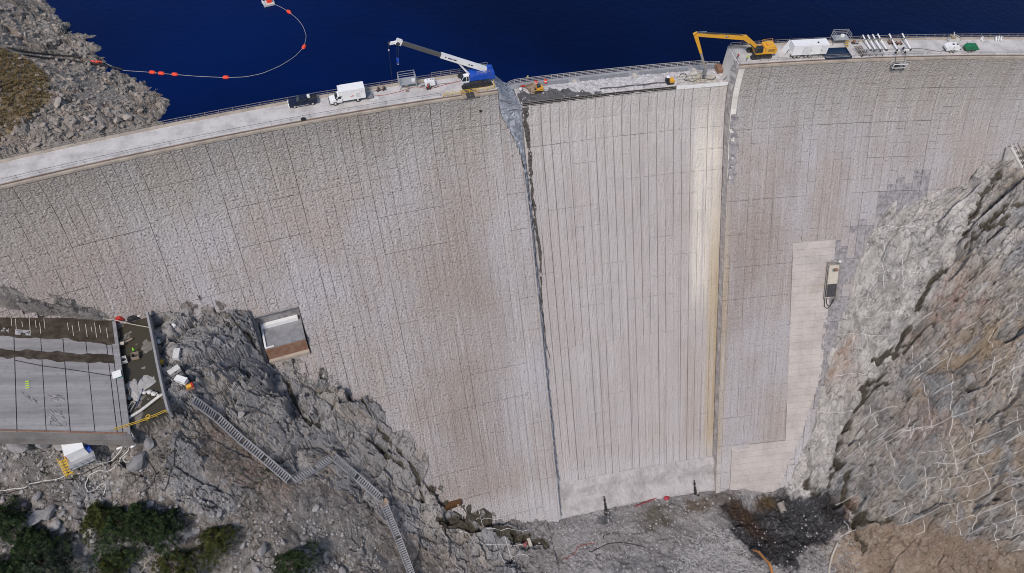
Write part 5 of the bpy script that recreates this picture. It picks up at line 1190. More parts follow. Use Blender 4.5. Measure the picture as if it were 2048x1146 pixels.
# ------------------------------------------------------------------ in the notch
NZ = -NF + .1
p, hd = place(1076, 183, NZ); t = thing('skid_loader', 'small yellow track loader with brown bucket in the notch', 'loader', p, hd)
tracks(t, 2.1, .35, 1.2, .6); MB().prism([(-.4, .5), (-.4, 1.2), (.3, 1.5), (1.1, 1.45), (1.15, .5)], -.6, .6).build('body', M_CATY, t); MB().prism([(-.35, 1.2), (-.15, 1.95), (.5, 1.95), (.6, 1.4)], -.45, .45).build('cage', M_DARK, t)
for y in (-.7, .7): MB().bar((.9, y, 1.35), (-1.0, y, .8), .14).build('lift_arm', M_CATY, t)
MB().prism([(-1.0, .25), (-1.1, 1.0), (-1.9, 1.0), (-1.75, .9), (-1.2, .8), (-1.15, .35), (-1.9, .2)], -.95, .95).build('bucket', M_WOOD, t)
p, hd = place(1062, 179, NZ); t = thing('tipping_skip', 'brown open skip beside the yellow loader', 'skip', p, hd + .3)
MB().prism([(-1.0, .3), (-1.3, 1.2), (-1.2, 1.2), (-.92, .38), (.8, .38), (1.1, 1.2), (1.2, 1.2), (.9, .3)], -.8, .8).build('shell', M_WOOD, t)
for y in (-.8, .8): MB().prism([(-1.0, .3), (-1.3, 1.2), (1.2, 1.2), (.9, .3)], y - .03, y + .03).build('end_plate', M_WOOD, t)
for x in (-.6, .6): MB().box(x - .08, x + .08, -.75, .75, .05, .3).build('runner', M_DARK, t)
for k, (px, py, lb) in enumerate(((1072, 168, 'left of two bright orange plastic barrels in the notch'), (1091, 165, 'right of two bright orange plastic barrels in the notch'))):
    p, hd = place(px, py, NZ); t = thing('orange_barrel', lb, 'barrel', p); MB().cyl((0, 0, 0), (0, 0, .5), .45, .42, 12).cyl((0, 0, .5), (0, 0, 1.0), .40, .32, 12).build('body', M_ORANGE, t, True); MB().cyl((0, 0, .42), (0, 0, .58), .46, .45, 12).build('stripe', M_WHITE, t); MB().cyl((0, 0, 1.0), (0, 0, 1.08), .2, .2, 8).build('handle', M_BLACK, t)
p, hd = place(1050, 173, NZ); tag(MB().box(-1.1, .6, -.15, .15, .05, .35).box(-.2, .2, -.3, .3, .05, .28).build('red_toolbox', M_RED, None, False, p), 'long red tool case on the dark floor near the loader', 'case').rotation_euler = (0, 0, hd)
p, hd = place(1041, 181, NZ); tag(MB().ball((0, 0, .4), .5, 9, 6, .9).ball((.3, .3, .3), .35, 8, 5).build('sack', M_TUB, None, True, p), 'pale sack against the broken end of the notch', 'sack')
p, hd = place(1339, 166, NZ); t = thing('mini_dumper', 'small black and yellow dumper in the middle of the notch', 'dumper', p, hd)
tracks(t, 1.9, .3, 1.1, .5); MB().prism([(-.2, .5), (-.3, 1.1), (.9, 1.2), (1.1, .6), (.9, .5)], -.65, .65).build('tub', M_CATY, t); MB().prism([(-1.1, .5), (-1.1, 1.3), (-.4, 1.3), (-.35, .5)], -.55, .55).build('engine', M_BLACK, t); MB().box(-1.15, -.35, -.5, .5, 1.9, 1.96).build('canopy', M_WHITE, t)
for x in (-1.1, -.4):
    for y in (-.45, .45): MB().bar((x, y, 1.3), (x, y, 1.92), .06).build('post', M_BLACK, t)
CAGE = paint('cream_cage', (.58, .52, .38), .6, 0, .3, 2)
for k, (px, py, a, lb) in enumerate(((1378, 160, .0, 'fallen cream railing panel lying flat in the notch, left one'), (1398, 156, .25, 'fallen cream railing panel under the breaker, middle one'), (1413, 158, -.15, 'cream railing panel lying next to the white sheeting, right one'))):
    p, hd = place(px, py, NZ + .15); t = thing('fallen_barrier', lb, 'panel', p, hd + a)
    t.rotation_euler = (.22 - .1 * k, .05 * k, hd + a)
    for y in (-1.5, -.5, .5, 1.5): MB().bar((-2.6, y, .1), (2.6, y, .1), .1).build('rail', CAGE, t)
    for x in (-2.6, -1.3, 0, 1.3, 2.6): MB().bar((x, -1.55, .1), (x, 1.55, .1), .1).build('post', CAGE, t)
p, hd = place(1437, 141, NZ); t = thing('timber_crate', 'rusty brown crate against the right notch wall', 'crate', p, hd)
for k in range(4): MB().box(-.7, .7, -1.2, 1.2, .05 + k * .28, .29 + k * .28).build('plank', M_RUST, t)
MB().box(-.6, .6, -1.1, 1.1, 0, 1.1).build('core', M_DARK, t)
drape('hose', 'looped black hose below the breaker in the notch', 'hose', [(1358, 152), (1364, 146), (1375, 150), (1368, 160), (1385, 163), (1402, 156), (1425, 160), (1432, 153)], .07, M_CABLE, NZ + .3)
A_ = [at(1474, 122, .6), at(1470, 128, -1.5), at(1462, 140, -4), at(1452, 155, -6.2), at(1446, 160, -6.6)]
tag(MB().tube(A_, .07, 6).build('cable', M_CABLE), 'black cable hanging down the right notch wall', 'cable')

# ------------------------------------------------------------------ on the reservoir
WZ = WATER + .08
BOOM = [(205, 124), (245, 141), (280, 143), (305, 145), (323, 147), (350, 149), (400, 153), (452, 155), (490, 154), (525, 147), (560, 132), (590, 113), (608, 94), (613, 72), (606, 52), (595, 38), (578, 24), (560, 13), (545, 7)]
drape('boom_cable', 'thin pale float line curving across the blue reservoir', 'cable', BOOM, .04, M_HOSE, WZ, None, 120)
FLT = {(305, 145): 'red float on the line nearest the shore', (323, 147): 'second red float from the shore on the line', (350, 149): 'third red float from the shore on the line', (452, 155): 'red float alone on the line above the road', (608, 94): 'red float on the right bend of the float line', (578, 24): 'red float near the raft at the far end of the line'}
for (px, py), lb in FLT.items():
    p = at(px, py, WZ); i = BOOM.index((px, py)); q = at(*BOOM[i + 1], WZ) - at(*BOOM[i - 1], WZ); a = math.atan2(q[1], q[0])
    t = thing('float', lb, 'float', p, a, 'floats on the line'); MB().tube([(-.75, 0, 0), (-.65, 0, .0), (-.3, 0, 0), (.3, 0, 0), (.65, 0, 0), (.75, 0, 0)], [.15, .42, .5, .5, .42, .15], 10).build('body', M_ORANGE, t, True); MB().cyl((-.9, 0, 0), (.9, 0, 0), .1, .1, 6).build('core_pipe', M_TUB, t)
p = at(537, 8, WATER); t = thing('raft', 'small rusty raft with white frame at the far end of the float line', 'raft', p, .3)
for y in (-1.0, 1.0): MB().tube([(-1.5, y, .1), (1.5, y, .1)], .35, 8).build('pontoon', M_GALV, t)
MB().box(-1.5, 1.5, -1.2, 1.2, .4, .5).build('deck', M_TUB, t); MB().box(-.3, 1.0, -.5, .7, .5, 1.3).build('pump', M_ORANGE, t)
for x in (-1.4, 1.4): MB().bar((x, -1.2, .5), (x, -1.2, 1.5), .09).bar((x, 1.2, .5), (x, 1.2, 1.5), .09).bar((x, -1.2, 1.5), (x, 1.2, 1.5), .09).build('frame', M_WHITE, t)
for (L, lb) in (([(15, 97), (40, 104), (75, 109), (110, 112), (150, 115), (198, 119)], 'upper of two dark pipes lying down the rocky shore'), ([(50, 112), (90, 118), (140, 123), (190, 129), (225, 136), (245, 141)], 'lower of two dark pipes lying down the rocky shore')):
    drape('shore_pipe', lb, 'pipe', L, .22, M_CABLE, .35, hit_shore, 40)
for k, px in enumerate((187, 194, 201)):
    p = hit_shore(px, 127 + k * .4); t = thing('float', ['left of three red floats on the shore rocks', 'middle of three red floats on the shore rocks', 'right of three red floats on the shore rocks'][k], 'float', p + np.array([0, 0, .5]), -.1); MB().tube([(-.5, 0, 0), (-.4, 0, 0), (.4, 0, 0), (.5, 0, 0)], [.12, .36, .36, .12], 9).build('body', M_ORANGE, t, True); MB().cyl((-.65, 0, 0), (.65, 0, 0), .09, .09, 6).build('core_pipe', M_TUB, t)
# ================================================================== THE YARD BELOW THE LEFT END
ap = bpy.data.objects.new('apron', None); COL.objects.link(ap); ap.location = tuple(SLAB[1]); tag(ap, 'grey concrete apron of long slabs with wet brown bands beside the dam', 'apron')
AO = np.array(SLAB[1])
def sl(u, v, dz=0.0):
    a = SLAB[0] * (1 - u) + SLAB[1] * u; b = SLAB[3] * (1 - u) + SLAB[2] * u; return a * (1 - v) + b * v + np.array([0, 0, dz])
US = [0, .085, .235, .425, .585, .752, .905, .945, 1.0]
M_MUD = NT('wet_brown_mud'); _p = M_MUD.pos(); _a = M_MUD.noise(_p, .5, 5, .65); M_MUD = M_MUD.out(M_MUD.mix(M_MUD.ss(.35, .7, _a), (.045, .034, .024), (.10, .08, .06)), .28)
def slab_mat():
    m = NT('apron_slab'); p = m.pos(); sp = m.n('SeparateXYZ'); m.put(sp.inputs[0], p)
    a = m.noise(m.xyz(m.ma('MULTIPLY', sp.outputs[0], .05), m.ma('MULTIPLY', sp.outputs[1], .5), 1.0), 1, 5, .65); b = m.noise(p, .9, 5, .7); c = m.noise(p, 6, 3)
    col = m.mix(m.ss(.3, .7, a), (.25, .24, .235), (.40, .385, .375)); col = m.mix(m.ma('MULTIPLY', m.ss(.5, .7, b), .4), col, (.17, .165, .165)); col = m.mix(m.ma('MULTIPLY', m.ss(.6, .72, a), .5), col, (.50, .49, .49)); col = m.mix(m.ma('MULTIPLY', c, .2), col, (.12, .12, .12))
    m.bump(b, .4, .03); return m.out(col, .8)
M_SLABP = slab_mat()
for i in range(len(US) - 1):
    u0, u1 = US[i] + .0032, US[i + 1] - .0032
    V = []
    for dz in (0, -.5):
        for (u, v) in ((u0, 1), (u1, 1), (u1, 0), (u0, 0)): V.append(sl(u, v, dz + (.03 if i % 2 else 0)) - AO)
    mb = MB().add(V, [(0, 1, 2, 3), (7, 6, 5, 4), (0, 4, 5, 1), (1, 5, 6, 2), (2, 6, 7, 3), (3, 7, 4, 0)]); mb.build('slab', M_SLABP, ap)
V = [sl(-.0, 1.0, -.02) - AO, sl(1, 1.0, -.02) - AO, sl(1, 1.045, -.3) - AO, sl(0, 1.045, -.3) - AO, sl(0, 1.05, -2.4) - AO, sl(1, 1.05, -2.4) - AO]
MB().add(V, [(3, 2, 1, 0), (4, 5, 2, 3)]).build('edge_wall', concrete('edge_wall_concrete', (.19, .175, .16), .7), ap)
MB().bar(sl(0, .992, .12) - AO, sl(.97, .998, .12) - AO, .22, .22).build('edge_pipe', M_RUST, ap)
def mudfilm(v0, v1, u0, u1, seed, name='mud_film'):
    top = []; bot = []
    for u in np.linspace(u0, u1, 120):
        n0 = float(fbm(np.array(u * 9.0), np.array(seed * 3.0), 5, 700)); n1_ = float(fbm(np.array(u * 7.0), np.array(seed * 5.0 + 2), 5, 710))
        top.append(sl(u, max(v0 + (.012 * n0 if v0 else 0), 0), .045) - AO); bot.append(sl(u, v1 + .016 * n1_, .045) - AO)
    MB().add(top + bot, [(120 + i, 120 + i + 1, i + 1, i) for i in range(119)]).build(name, M_MUD, ap)
mudfilm(.0, .21, 0, .97, 1); mudfilm(.33, .395, 0, .95, 4)
# chipped trench in the slabs
rows = [[sl(.50 + .055 * w + .012 * math.sin(t * 9), .70 + .25 * t, .07 - .05 * math.sin(t * 3)) - AO for w in np.linspace(-1, 1, 9)] for t in np.linspace(0, 1, 26)]
rough_grid('broken_patch', rows, M_DARKROUGH, ap, .35, 91)
rows = [[sl(.28 + .09 * t + .01 * w, .70 + .06 * t + .02 * w, .06) - AO for w in np.linspace(-1, 1, 5)] for t in np.linspace(0, 1, 16)]
rough_grid('broken_patch', rows, M_DARKROUGH, ap, .3, 95)
mk = MB()
for k in range(4): q = sl(.31, .60 + k * .018, .05) - AO; mk.bar(q + np.array([-.5, 0, 0]), q + np.array([.5, .1, 0]), .18, .03)
mk.build('paint_mark', M_LIME, ap)
for i in range(18):
    u = .22 + .7 * i / 17 + .01 * math.sin(i * 5); a = sl(u, .03 + .02 * (i % 3), .05); b = sl(u + .004, .12 + .05 * (i % 2), .05)
    if i in (7, 8, 9): continue
    MB().bar(a - AO, b - AO, .11, .12).build('dowel', M_PALEW, ap)
tag(MB().tube([sl(u, -.005 - .012 * math.sin(u * 3), .25 + .1 * math.sin(u * 9)) for u in np.linspace(0, 1, 30)] + [at(262, 648, -30.6), at(300, 655, -30.4)], .09, 6).build('rope', M_PALEW), 'tan rope strung along the upper edge of the apron', 'rope')
tag(MB().tube([sl(.24, .425, .1), sl(.42, .46, .1), sl(.58, .475, .1), sl(.75, .495, .1), sl(.9, .515, .1), sl(1.0, .5, .1)], .07, 6).build('cable', M_CABLE), 'black cable lying across the apron slabs', 'cable')
for (u, v, w, k) in ((.16, .16, 1.6, 3), (.08, .22, 1.2, 5), (.30, .17, 2.2, 7)):
    rows = [[sl(u + .05 * (s_ - .5) * w, v + .05 * (q - .5), .06 + .12 * math.sin(math.pi * s_) * math.sin(math.pi * q)) for q in np.linspace(0, 1, 7)] for s_ in np.linspace(0, 1, 12)]
    o = rough_grid('silt_patch', rows, concrete('pale_silt%d' % k, (.36, .35, .34), .8), None, .25, 200 + k); tag(o, {3: 'middle silt patch on the wet end of the apron', 5: 'silt heap at the far left of the wet apron', 7: 'long pale silt streak on the wet brown apron'}[k], 'silt')
# pit: muddy water
V = [p * .995 + np.mean(PIT, axis=0) * .005 for p in PIT]
wat = obj('pit_water', mesh('pit_water', [v + np.array([0, 0, -.27]) for v in V], [(0, 1, 2, 3)], NT('muddy_water').out((.055, .048, .034), .08)), None, 'structure'); wat['label'] = 'brown muddy water in the pit beside the apron'
def ph(px, py, z=-31.5): return at(px, py, z)
rows = []
c0 = ph(275, 775); 
for r_ in np.linspace(0, 1, 14):
    row = []
    for a in np.linspace(0, 2 * math.pi, 40):
        R0 = (3.2 + 1.1 * math.sin(2 * a + 1) + .9 * math.sin(3 * a) + .4 * math.sin(7 * a)) * r_
        row.append(c0 + np.array([R0 * math.cos(a) * .8, R0 * math.sin(a) * 1.25, -.33 + .5 * (1 - r_ ** 2)]))
    rows.append(row)
o = rough_grid('gravel_pad', rows, concrete('pale_gravel', (.40, .385, .37), .8), None, .15, 97); tag(o, 'pale spread of silt in the middle of the pit', 'silt')
# retaining wall
rw = thing('retaining_wall', 'thin concrete wall along the right side of the muddy pit', 'wall', ph(294, 628)); o0 = np.array(rw.location)
WP = [at(a, b, -29.2) for a, b in ((293, 622), (300, 655), (307, 690), (313, 722), (320, 755), (326, 783), (331, 803), (336, 822))]
for k, (a, b) in enumerate(zip(WP[:-1], WP[1:])): MB().bar(a - o0 + np.array([0, 0, -1.2]), b - o0 + np.array([0, 0, -1.2]), .45, 2.6 + .02 * k).build('wall_panel', concrete('wall_panel%d' % k, (.30, .295, .30), .8), rw)
# things lying in and around the pit
def spotobj(fn, name, label, cat, px, py, z=-31.45, rz=0.0):
    t = thing(name, label, cat, ph(px, py, z), rz); fn(t); return t
def f_pump(t): MB().box(-.9, .9, -.5, .5, .05, .3).build('skid', M_DARK, t); MB().prism([(-.8, .3), (-.7, 1.1), (.3, 1.2), (.8, .7), (.8, .3)], -.45, .45).build('housing', M_RED, t); MB().cyl((.8, 0, .5), (1.2, 0, .5), .2, .2, 8).build('outlet', M_GALV, t)
spotobj(f_pump, 'pump', 'red engine pump at the top edge of the pit', 'pump', 241, 641, -31.1, .3)
def f_crate(w, d, h, mat):
    def f(t):
        for y in (-d / 2, d / 2): MB().box(-w / 2, w / 2, y - .05, y + .05, 0, h).build('side', mat, t)
        for x in (-w / 2 + .05, w / 2 - .05): MB().box(x - .05, x + .05, -d / 2 + .06, d / 2 - .06, 0, h).build('end', mat, t)
        MB().box(-w / 2 + .1, w / 2 - .1, -d / 2 + .06, d / 2 - .06, .02, .1).build('base', M_DARK, t)
    return f
spotobj(f_crate(1.5, 1.3, .9, M_TUB), 'tub', 'white plastic tub in the pit next to the apron', 'tub', 248, 723, -31.4, .3)
spotobj(f_crate(1.5, 1.3, .9, M_WOOD), 'crate', 'grey-brown open crate beside the worker in the pit', 'crate', 272, 714, -31.4, .1)
spotobj(f_crate(1.9, 1.5, .3, M_WOOD), 'pallet_box', 'brown timber tray on the pit edge below the green box', 'tray', 250, 786, -31.3, .2)
spotobj(f_crate(2.3, .8, .4, M_PALEW), 'plank_box', 'long pale timber box near the bottom of the pit', 'box', 263, 815, -31.3, 1.15)
def f_green(t): MB().box(-.8, .8, -.8, .8, 0, 1.7).build('cabin', M_TEAL, t); MB().box(-.86, .86, -.86, .86, 1.7, 1.82).build('roof', M_WHITES, t); MB().box(-.4, .4, -.83, -.8, .1, 1.5).build('door', M_GREEN, t)
spotobj(f_green, 'portable_toilet', 'green cabin with white roof at the edge of the pit', 'cabin', 240, 757, -31.3, .25)
def f_bag(t): MB().ball((0, 0, .4), .6, 10, 6, .8).build('bag', M_NAVY, t, True); MB().ball((.1, .9, .35), .55, 10, 6, .7).build('cover', M_RED, t, True); MB().ball((.3, -.8, .3), .4, 9, 6, .7).build('cover', M_ORANGE, t, True)
spotobj(f_bag, 'tool_bags', 'red and navy bags heaped at the apron edge', 'bags', 248, 806, -31.2)
def f_tarp(t): MB().prism([(-1.2, 0), (-.9, .5), (.1, .65), (.9, .35), (1.3, 0)], -.5, .6).build('tarp', M_BLACK, t); MB().box(.9, 1.5, .1, .6, .0, .25).build('bucket', M_WHITE, t)
spotobj(f_tarp, 'tarp_heap', 'black tarpaulin heap at the top of the pit', 'tarp', 266, 638, -31.1, .2)
tag(MB().box(-1.5, 1.5, -.35, .35, 0, .3).box(-1.5, -1.1, -.3, .3, -.25, 0).build('timber_beam', M_PALEW, None, False, ph(234, 689, -30.9)), 'pale timber beam bridging apron and pit', 'beam')
tag(MB().cyl((0, 0, 0), (0, .2, .9), .5, .5, 12).cyl((0, .2, .9), (0, .22, 1.0), .4, .4, 12).build('blue_drum', M_NAVY, None, False, ph(227, 682, -30.9)), 'dark blue drum at the apron corner', 'drum')
tag(MB().bar((-1.2, -.4, .1), (1.1, .7, .25), .3, .2).build('plank', M_WOOD, None, False, ph(254, 685, -31.3)), 'loose plank lying in the pit above the worker', 'plank')
person('person in green hi-vis vest standing in the muddy pit', ph(271, 705, -31.4), .6, M_GRNC, M_LIME)
tag(MB().tube([ph(250, 842, -30.9), ph(262, 833, -31.1), ph(280, 822, -31.1), ph(296, 810, -31.1), ph(311, 798, -31.1), ph(318, 793, -30.9), ph(326, 788, -30.6)], .32, 8).build('pipe', M_HOSE, None, True), 'thick white pipe lying across the bottom of the pit', 'pipe')
tag(MB().tube([ph(283, 753), ph(287, 770), ph(284, 785), ph(278, 800), ph(272, 814)], .10, 6).build('hose', paint('blue_hose', (.06, .09, .20), .6), None, True), 'dark blue hose in the pit', 'hose')
for k in range(5):
    q = ph(300 + 4 * (k % 3), 785 + 5 * (k // 2)); tag(MB().ball((0, 0, .3), .45 + .1 * (k % 2), 8, 5, .8).ball((.35, .15, .2), .3, 7, 5).build('sandbag', M_TUB, None, True, q + np.array([.6 * k - 1, 0, 0])), 'pale sandbag in the pit by the wall', 'sandbag', 'sandbags in the pit')
q = hit(304, 627); hp = MB().tube([(1.05 * math.cos(a), 1.05 * math.sin(a), .6 + .25 * math.sin(a)) for a in np.linspace(0, 2 * math.pi, 26)], .09, 6).build('hoop', M_DARK, None, False, q); tag(hp, 'dark steel hoop on the rock at the top of the wall', 'hoop')
for k, (px, py, a, mt, lb) in enumerate(((355, 711, 1.5, M_TUB, 'pale job box standing upright on the rock, uppermost'), (350, 744, .6, M_TUB, 'long pale job box on the rock below the upright one'), (364, 762, -.5, M_WHITE, 'white job box on the rock nearest the orange machine'))):
    q = hit(px, py); t = thing('job_box', lb, 'box', q + np.array([0, 0, .05]), a); MB().box(-1.2, 1.2, -.6, .6, -.2, .8).build('box', mt, t); MB().box(-1.24, 1.24, -.64, .64, .8, .92).build('lid', mt, t); MB().box(-.2, .2, -.66, -.6, .5, .7).build('latch', M_DARK, t)
q = hit(380, 776); t = thing('winch', 'small orange winch machine on the rock above the stairs', 'winch', q, .3)
MB().box(-.9, .9, -.7, .7, .1, .35).build('frame', M_RUST, t); MB().cyl((-.5, 0, .8), (.5, 0, .8), .45, .45, 12).build('drum', M_CATY, t); MB().box(.5, .9, -.4, .4, .35, 1.2).build('motor', M_RED, t); MB().bar((-.8, 0, .35), (-.8, 0, 1.5), .12).build('lever', M_DARK, t)
for k, (px, py, mt, lb) in enumerate(((323, 725, M_YEL, 'yellow case behind the pit wall'), (320, 696, M_PALEW, 'tan case behind the pit wall, above the yellow one'), (318, 684, M_WHITE, 'white bundle behind the upper pit wall'), (348, 652, M_WHITE, 'small white bundle on the upper rock'))):
    q = hit(px, py); tag(MB().box(-.5, .5, -.35, .35, 0, .5, None, .06).box(-.3, .3, -.04, .04, .5, .62).build('case', mt, None, False, q), lb, 'case').rotation_euler = (0, 0, 1.2 + .4 * k)
railing('railing', 'yellow pipe rail at the bottom edge of the pit', [at(232, 862, -29.8), at(262, 853, -30.2), at(300, 840, -30.4), at(334, 825, -30.2)], 1.1, 1.9, (.55, 1.08), M_YEL, .11)
railing('railing', 'yellow pipe rail beside the white generator cabin', [at(186, 862, -31.2), at(190, 884, -32.6), at(215, 878, -32.2), at(236, 868, -31.4)], 1.1, 1.5, (.1, 1.08), M_YEL, .11)
for k, (px, py, lb) in enumerate(((188, 859, 'yellow ring on the rail post beside the apron'), (190, 886, 'yellow ring at the foot of the rail by the cabin'), (300, 838, 'yellow ring on the rail at the pit bottom'))):
    tag(MB().tube([(.38 * math.cos(a), .38 * math.sin(a), 1.1) for a in np.linspace(0, 2 * math.pi, 16)], .1, 6).build('ring', M_YEL, None, False, at(px, py, -31.5 if k < 2 else -30.3)), lb, 'ring')
q = hit(166, 912) + np.array([0, 0, .9]); t = thing('generator_cabin', 'white generator cabin on a steel skid with yellow steps below the apron', 'cabin', q, .35)
for x in (-1.7, 1.7):
    for y in (-2.2, 1.5): MB().bar((x, y, -1.2), (x, y, .5), .16).build('leg', M_GALV, t)
MB().box(-1.9, 1.9, -2.4, 1.7, .35, .5).build('skid', M_GALV, t); MB().box(-1.5, 1.2, -.9, 1.5, .5, 2.6).build('cabin', M_WHITE, t); MB().box(-1.56, 1.26, -.96, 1.56, 2.6, 2.7).build('roof', M_WHITES, t); MB().box(1.25, 1.85, -.8, 1.3, .5, 1.7).build('tank', M_BLUE, t)
for x in np.linspace(-1.8, 1.8, 5): MB().bar((x, -2.35, .5), (x, -2.35, 1.5), .08).build('rail_post', M_GALV, t)
for z in (1.0, 1.5): MB().bar((-1.8, -2.35, z), (1.8, -2.35, z), .08).build('rail', M_GALV, t); MB().bar((1.85, -2.35, z), (1.85, -.9, z), .08).build('rail', M_GALV, t)
for k in range(6): MB().box(-3.0, -2.0, -.2 - k * .36, .12 - k * .36, .35 - k * .26, .42 - k * .26).build('step', M_YEL, t)
for x in (-3.0, -2.0): MB().bar((x, .2, .4), (x, -2.2, -1.3), .1, .2).bar((x, .2, 1.4), (x, -2.2, -.3), .08).bar((x, .2, .4), (x, .2, 1.4), .08).bar((x, -2.2, -1.3), (x, -2.2, -.3), .08).build('stair_rail', M_YEL, t)
MB().box(-1.9, -1.5, -.2, .6, .5, 1.2).build('fuel_can', M_RED, t); t.scale = (1.25, 1.25, 1.25)
q = hit(258, 876); t = thing('concrete_block', 'hollow square concrete block below the yellow rail', 'block', q + np.array([0, 0, -.1]), .5); f_crate(1.9, 1.8, 1.4, M_TUB)(t)
for k, (px, py, a) in enumerate(((240, 897, .3), (268, 893, .5))):
    q = hit(px, py); tag(MB().tube([(-.6, 0, .25), (-.4, 0, .3), (.4, 0, .3), (.6, 0, .25)], [.1, .24, .24, .1], 8).build('white_bundle', M_WHITES, None, True, q), ['white bundle on the soil left of the hose end', 'white bundle on the soil right of the hose end'][k], 'bundle').rotation_euler = (0, 0, a)
drape('hose', 'long pale hose with dark end across the soil below the apron', 'hose', [(-10, 981), (53, 976), (107, 960), (160, 947), (203, 928), (240, 904), (247, 893)], .10, M_HOSE, .12, hit, 90)
drape('cable', 'long black cable across the soil beside the pale hose', 'cable', [(-10, 990), (50, 978), (110, 964), (165, 950), (206, 931), (245, 905)], .10, M_CABLE, .10, hit, 90)
drape('hose', 'cream hose winding down to the trees', 'hose', [(259, 893), (258, 902), (240, 917), (231, 936), (198, 941), (176, 955), (170, 973), (177, 985), (190, 980), (204, 967), (214, 971), (210, 982), (208, 990)], .10, M_HOSE, .12, hit, 110)
q = hit(257, 918); tag(MB().tube([(.75 * math.cos(a) * (1 + .03 * a), .75 * math.sin(a), .15 + .02 * a) for a in np.linspace(0, 9.5, 40)], .10, 6).build('hose_coil', M_HOSE, None, True, q), 'coil of pale hose on the soil below the concrete block', 'hose')
drape('cable', 'black cable running down the rock slab above the pines', 'cable', [(372, 838), (362, 870), (350, 905), (343, 940), (335, 970), (325, 985)], .09, M_CABLE, .1, hit, 60)
drape('cable', 'black cable curving through the soil near the pines', 'cable', [(280, 908), (300, 925), (312, 945), (308, 965), (292, 980), (278, 990)], .09, M_CABLE, .1, hit, 60)

# ------------------------------------------------------------------ stairs down the rock
def stairs(label, A_, B_, w=1.5, level=False):
    A_ = np.asarray(A_); B_ = np.asarray(B_); t = thing('staircase' if not level else 'walkway_bridge', label, 'stairs' if not level else 'walkway', A_, 0); D = Vector(B_ - A_)
    h = Vector((D.x, D.y, 0)); Lh = h.length; h.normalize(); s_ = Vector((-h.y, h.x, 0)) * w / 2
    for k in (-1, 1):
        MB().bar(s_ * k, D + s_ * k, .10, .30).build('stringer', M_ALU, t); MB().bar(s_ * k + Vector((0, 0, 1.05)), D + s_ * k + Vector((0, 0, 1.05)), .08).build('handrail', M_ALU, t); MB().bar(s_ * k + Vector((0, 0, .55)), D + s_ * k + Vector((0, 0, .55)), .06).build('mid_rail', M_ALU, t)
        n = max(2, int(D.length / 2.0))
        for i in range(n + 1): P_ = D * (i / n) + s_ * k; MB().bar(P_, P_ + Vector((0, 0, 1.05)), .07).build('post', M_ALU, t)
    n = int(D.length / .62); tm = mesh('tread', *(lambda m: (m.v, m.f))(MB().box(-.17, .17, -w / 2 + .05, w / 2 - .05, -.03, .03)), M_ALU)
    for i in range(1, n):
        o = obj('tread', tm, t, None, D * (i / n)); o.rotation_euler = (0, 0, math.atan2(h.y, h.x))
    for i in range(0, 3):                                     # props under the flight
        P_ = D * (.2 + .3 * i); g = float(sample(GZF, A_[0] + P_.x, A_[1] + P_.y)) - A_[2]
        if g < P_.z - .3: MB().bar((P_.x, P_.y, g), P_, .12).build('prop', M_GALV, t)
    return t
up = np.array([0, 0, 1.0])
def clear(a, b):               # raise a flight until it clears the rock
    a = np.array(a); b = np.array(b); g = max(float(sample(GZF, *(a + (b - a) * s_)[:2])) - (a + (b - a) * s_)[2] for s_ in np.linspace(.05, .95, 30)); return max(0.0, g + .55)
def along(P): return [hit(*q) + up * .35 for q in P]
ST = along([(386, 803), (436, 840), (486, 885), (530, 922), (582, 966)])
ST2 = along([(586, 966), (632, 940), (666, 918)]); ST3 = along([(668, 918), (715, 960), (764, 1004)]); ST4 = along([(770, 1014), (797, 1080), (826, 1158)])
nm = iter(['top flight of aluminium stairs on the rock, starting by the orange winch', 'second aluminium stair flight down from the orange winch', 'third aluminium stair flight down from the orange winch', 'aluminium stair flight ending at the lower bend', 'level aluminium walkway from the bend, lower half', 'level aluminium walkway reaching the crest of the rib', 'aluminium stairs below the walkway, upper half', 'aluminium stairs below the walkway, lower half', 'steep aluminium stair flight below the rusty landing', 'lowest aluminium stair flight leaving the picture at the bottom'])
for P_ in (ST, ST2, ST3, ST4):
    z_ = [clear(a, b) for a, b in zip(P_[:-1], P_[1:])]
    for i, q in enumerate(P_): q[2] += max(z_[max(0, i - 1):i + 1])
    for a, b in zip(P_[:-1], P_[1:]): stairs(next(nm), a, b, 1.7, P_ is ST2)
q = hit(768, 1009); tag(MB().box(-1.3, 1.3, -.9, .9, .3, .5).box(-1.1, 1.1, -.7, .7, -.8, .3).build('landing', M_WOOD, None, False, q + np.array([0, 0, .4])), 'brown timber landing between the two lower stair runs', 'landing').rotation_euler = (0, 0, .5)

# ------------------------------------------------------------------ on the right bank and face
a_, d_ = onface(1661, 560); p = face(a_, d_, .4); t = thing('access_platform', 'steel access cage with beige sheet hanging on the right face', 'platform', p, head(p))
def fp(x, s_, o=.0):            # x along the face, s up the slope
    return Vector((x, s_ * .55 - o * .83, s_ * .835 + o * .55))
for x in (-1.7, 1.7): MB().bar(fp(x, -5.2, .3), fp(x, 5.2, .3), .18).build('side_rail', M_DGALV, t); MB().bar(fp(x, -5.2, 1.2), fp(x, 5.2, 1.2), .10).build('guard_rail', M_DGALV, t)
for s_ in (-5.2, -4.0, -1.5, 1.0, 3.6, 5.2): MB().bar(fp(-1.7, s_, .3), fp(1.7, s_, .3), .14).build('rung', M_DGALV, t)
for x in (-1.7, 1.7):
    for s_ in (-5.2, 0, 5.2): MB().bar(fp(x, s_, .2), fp(x, s_, 1.2), .09).build('post', M_DGALV, t)
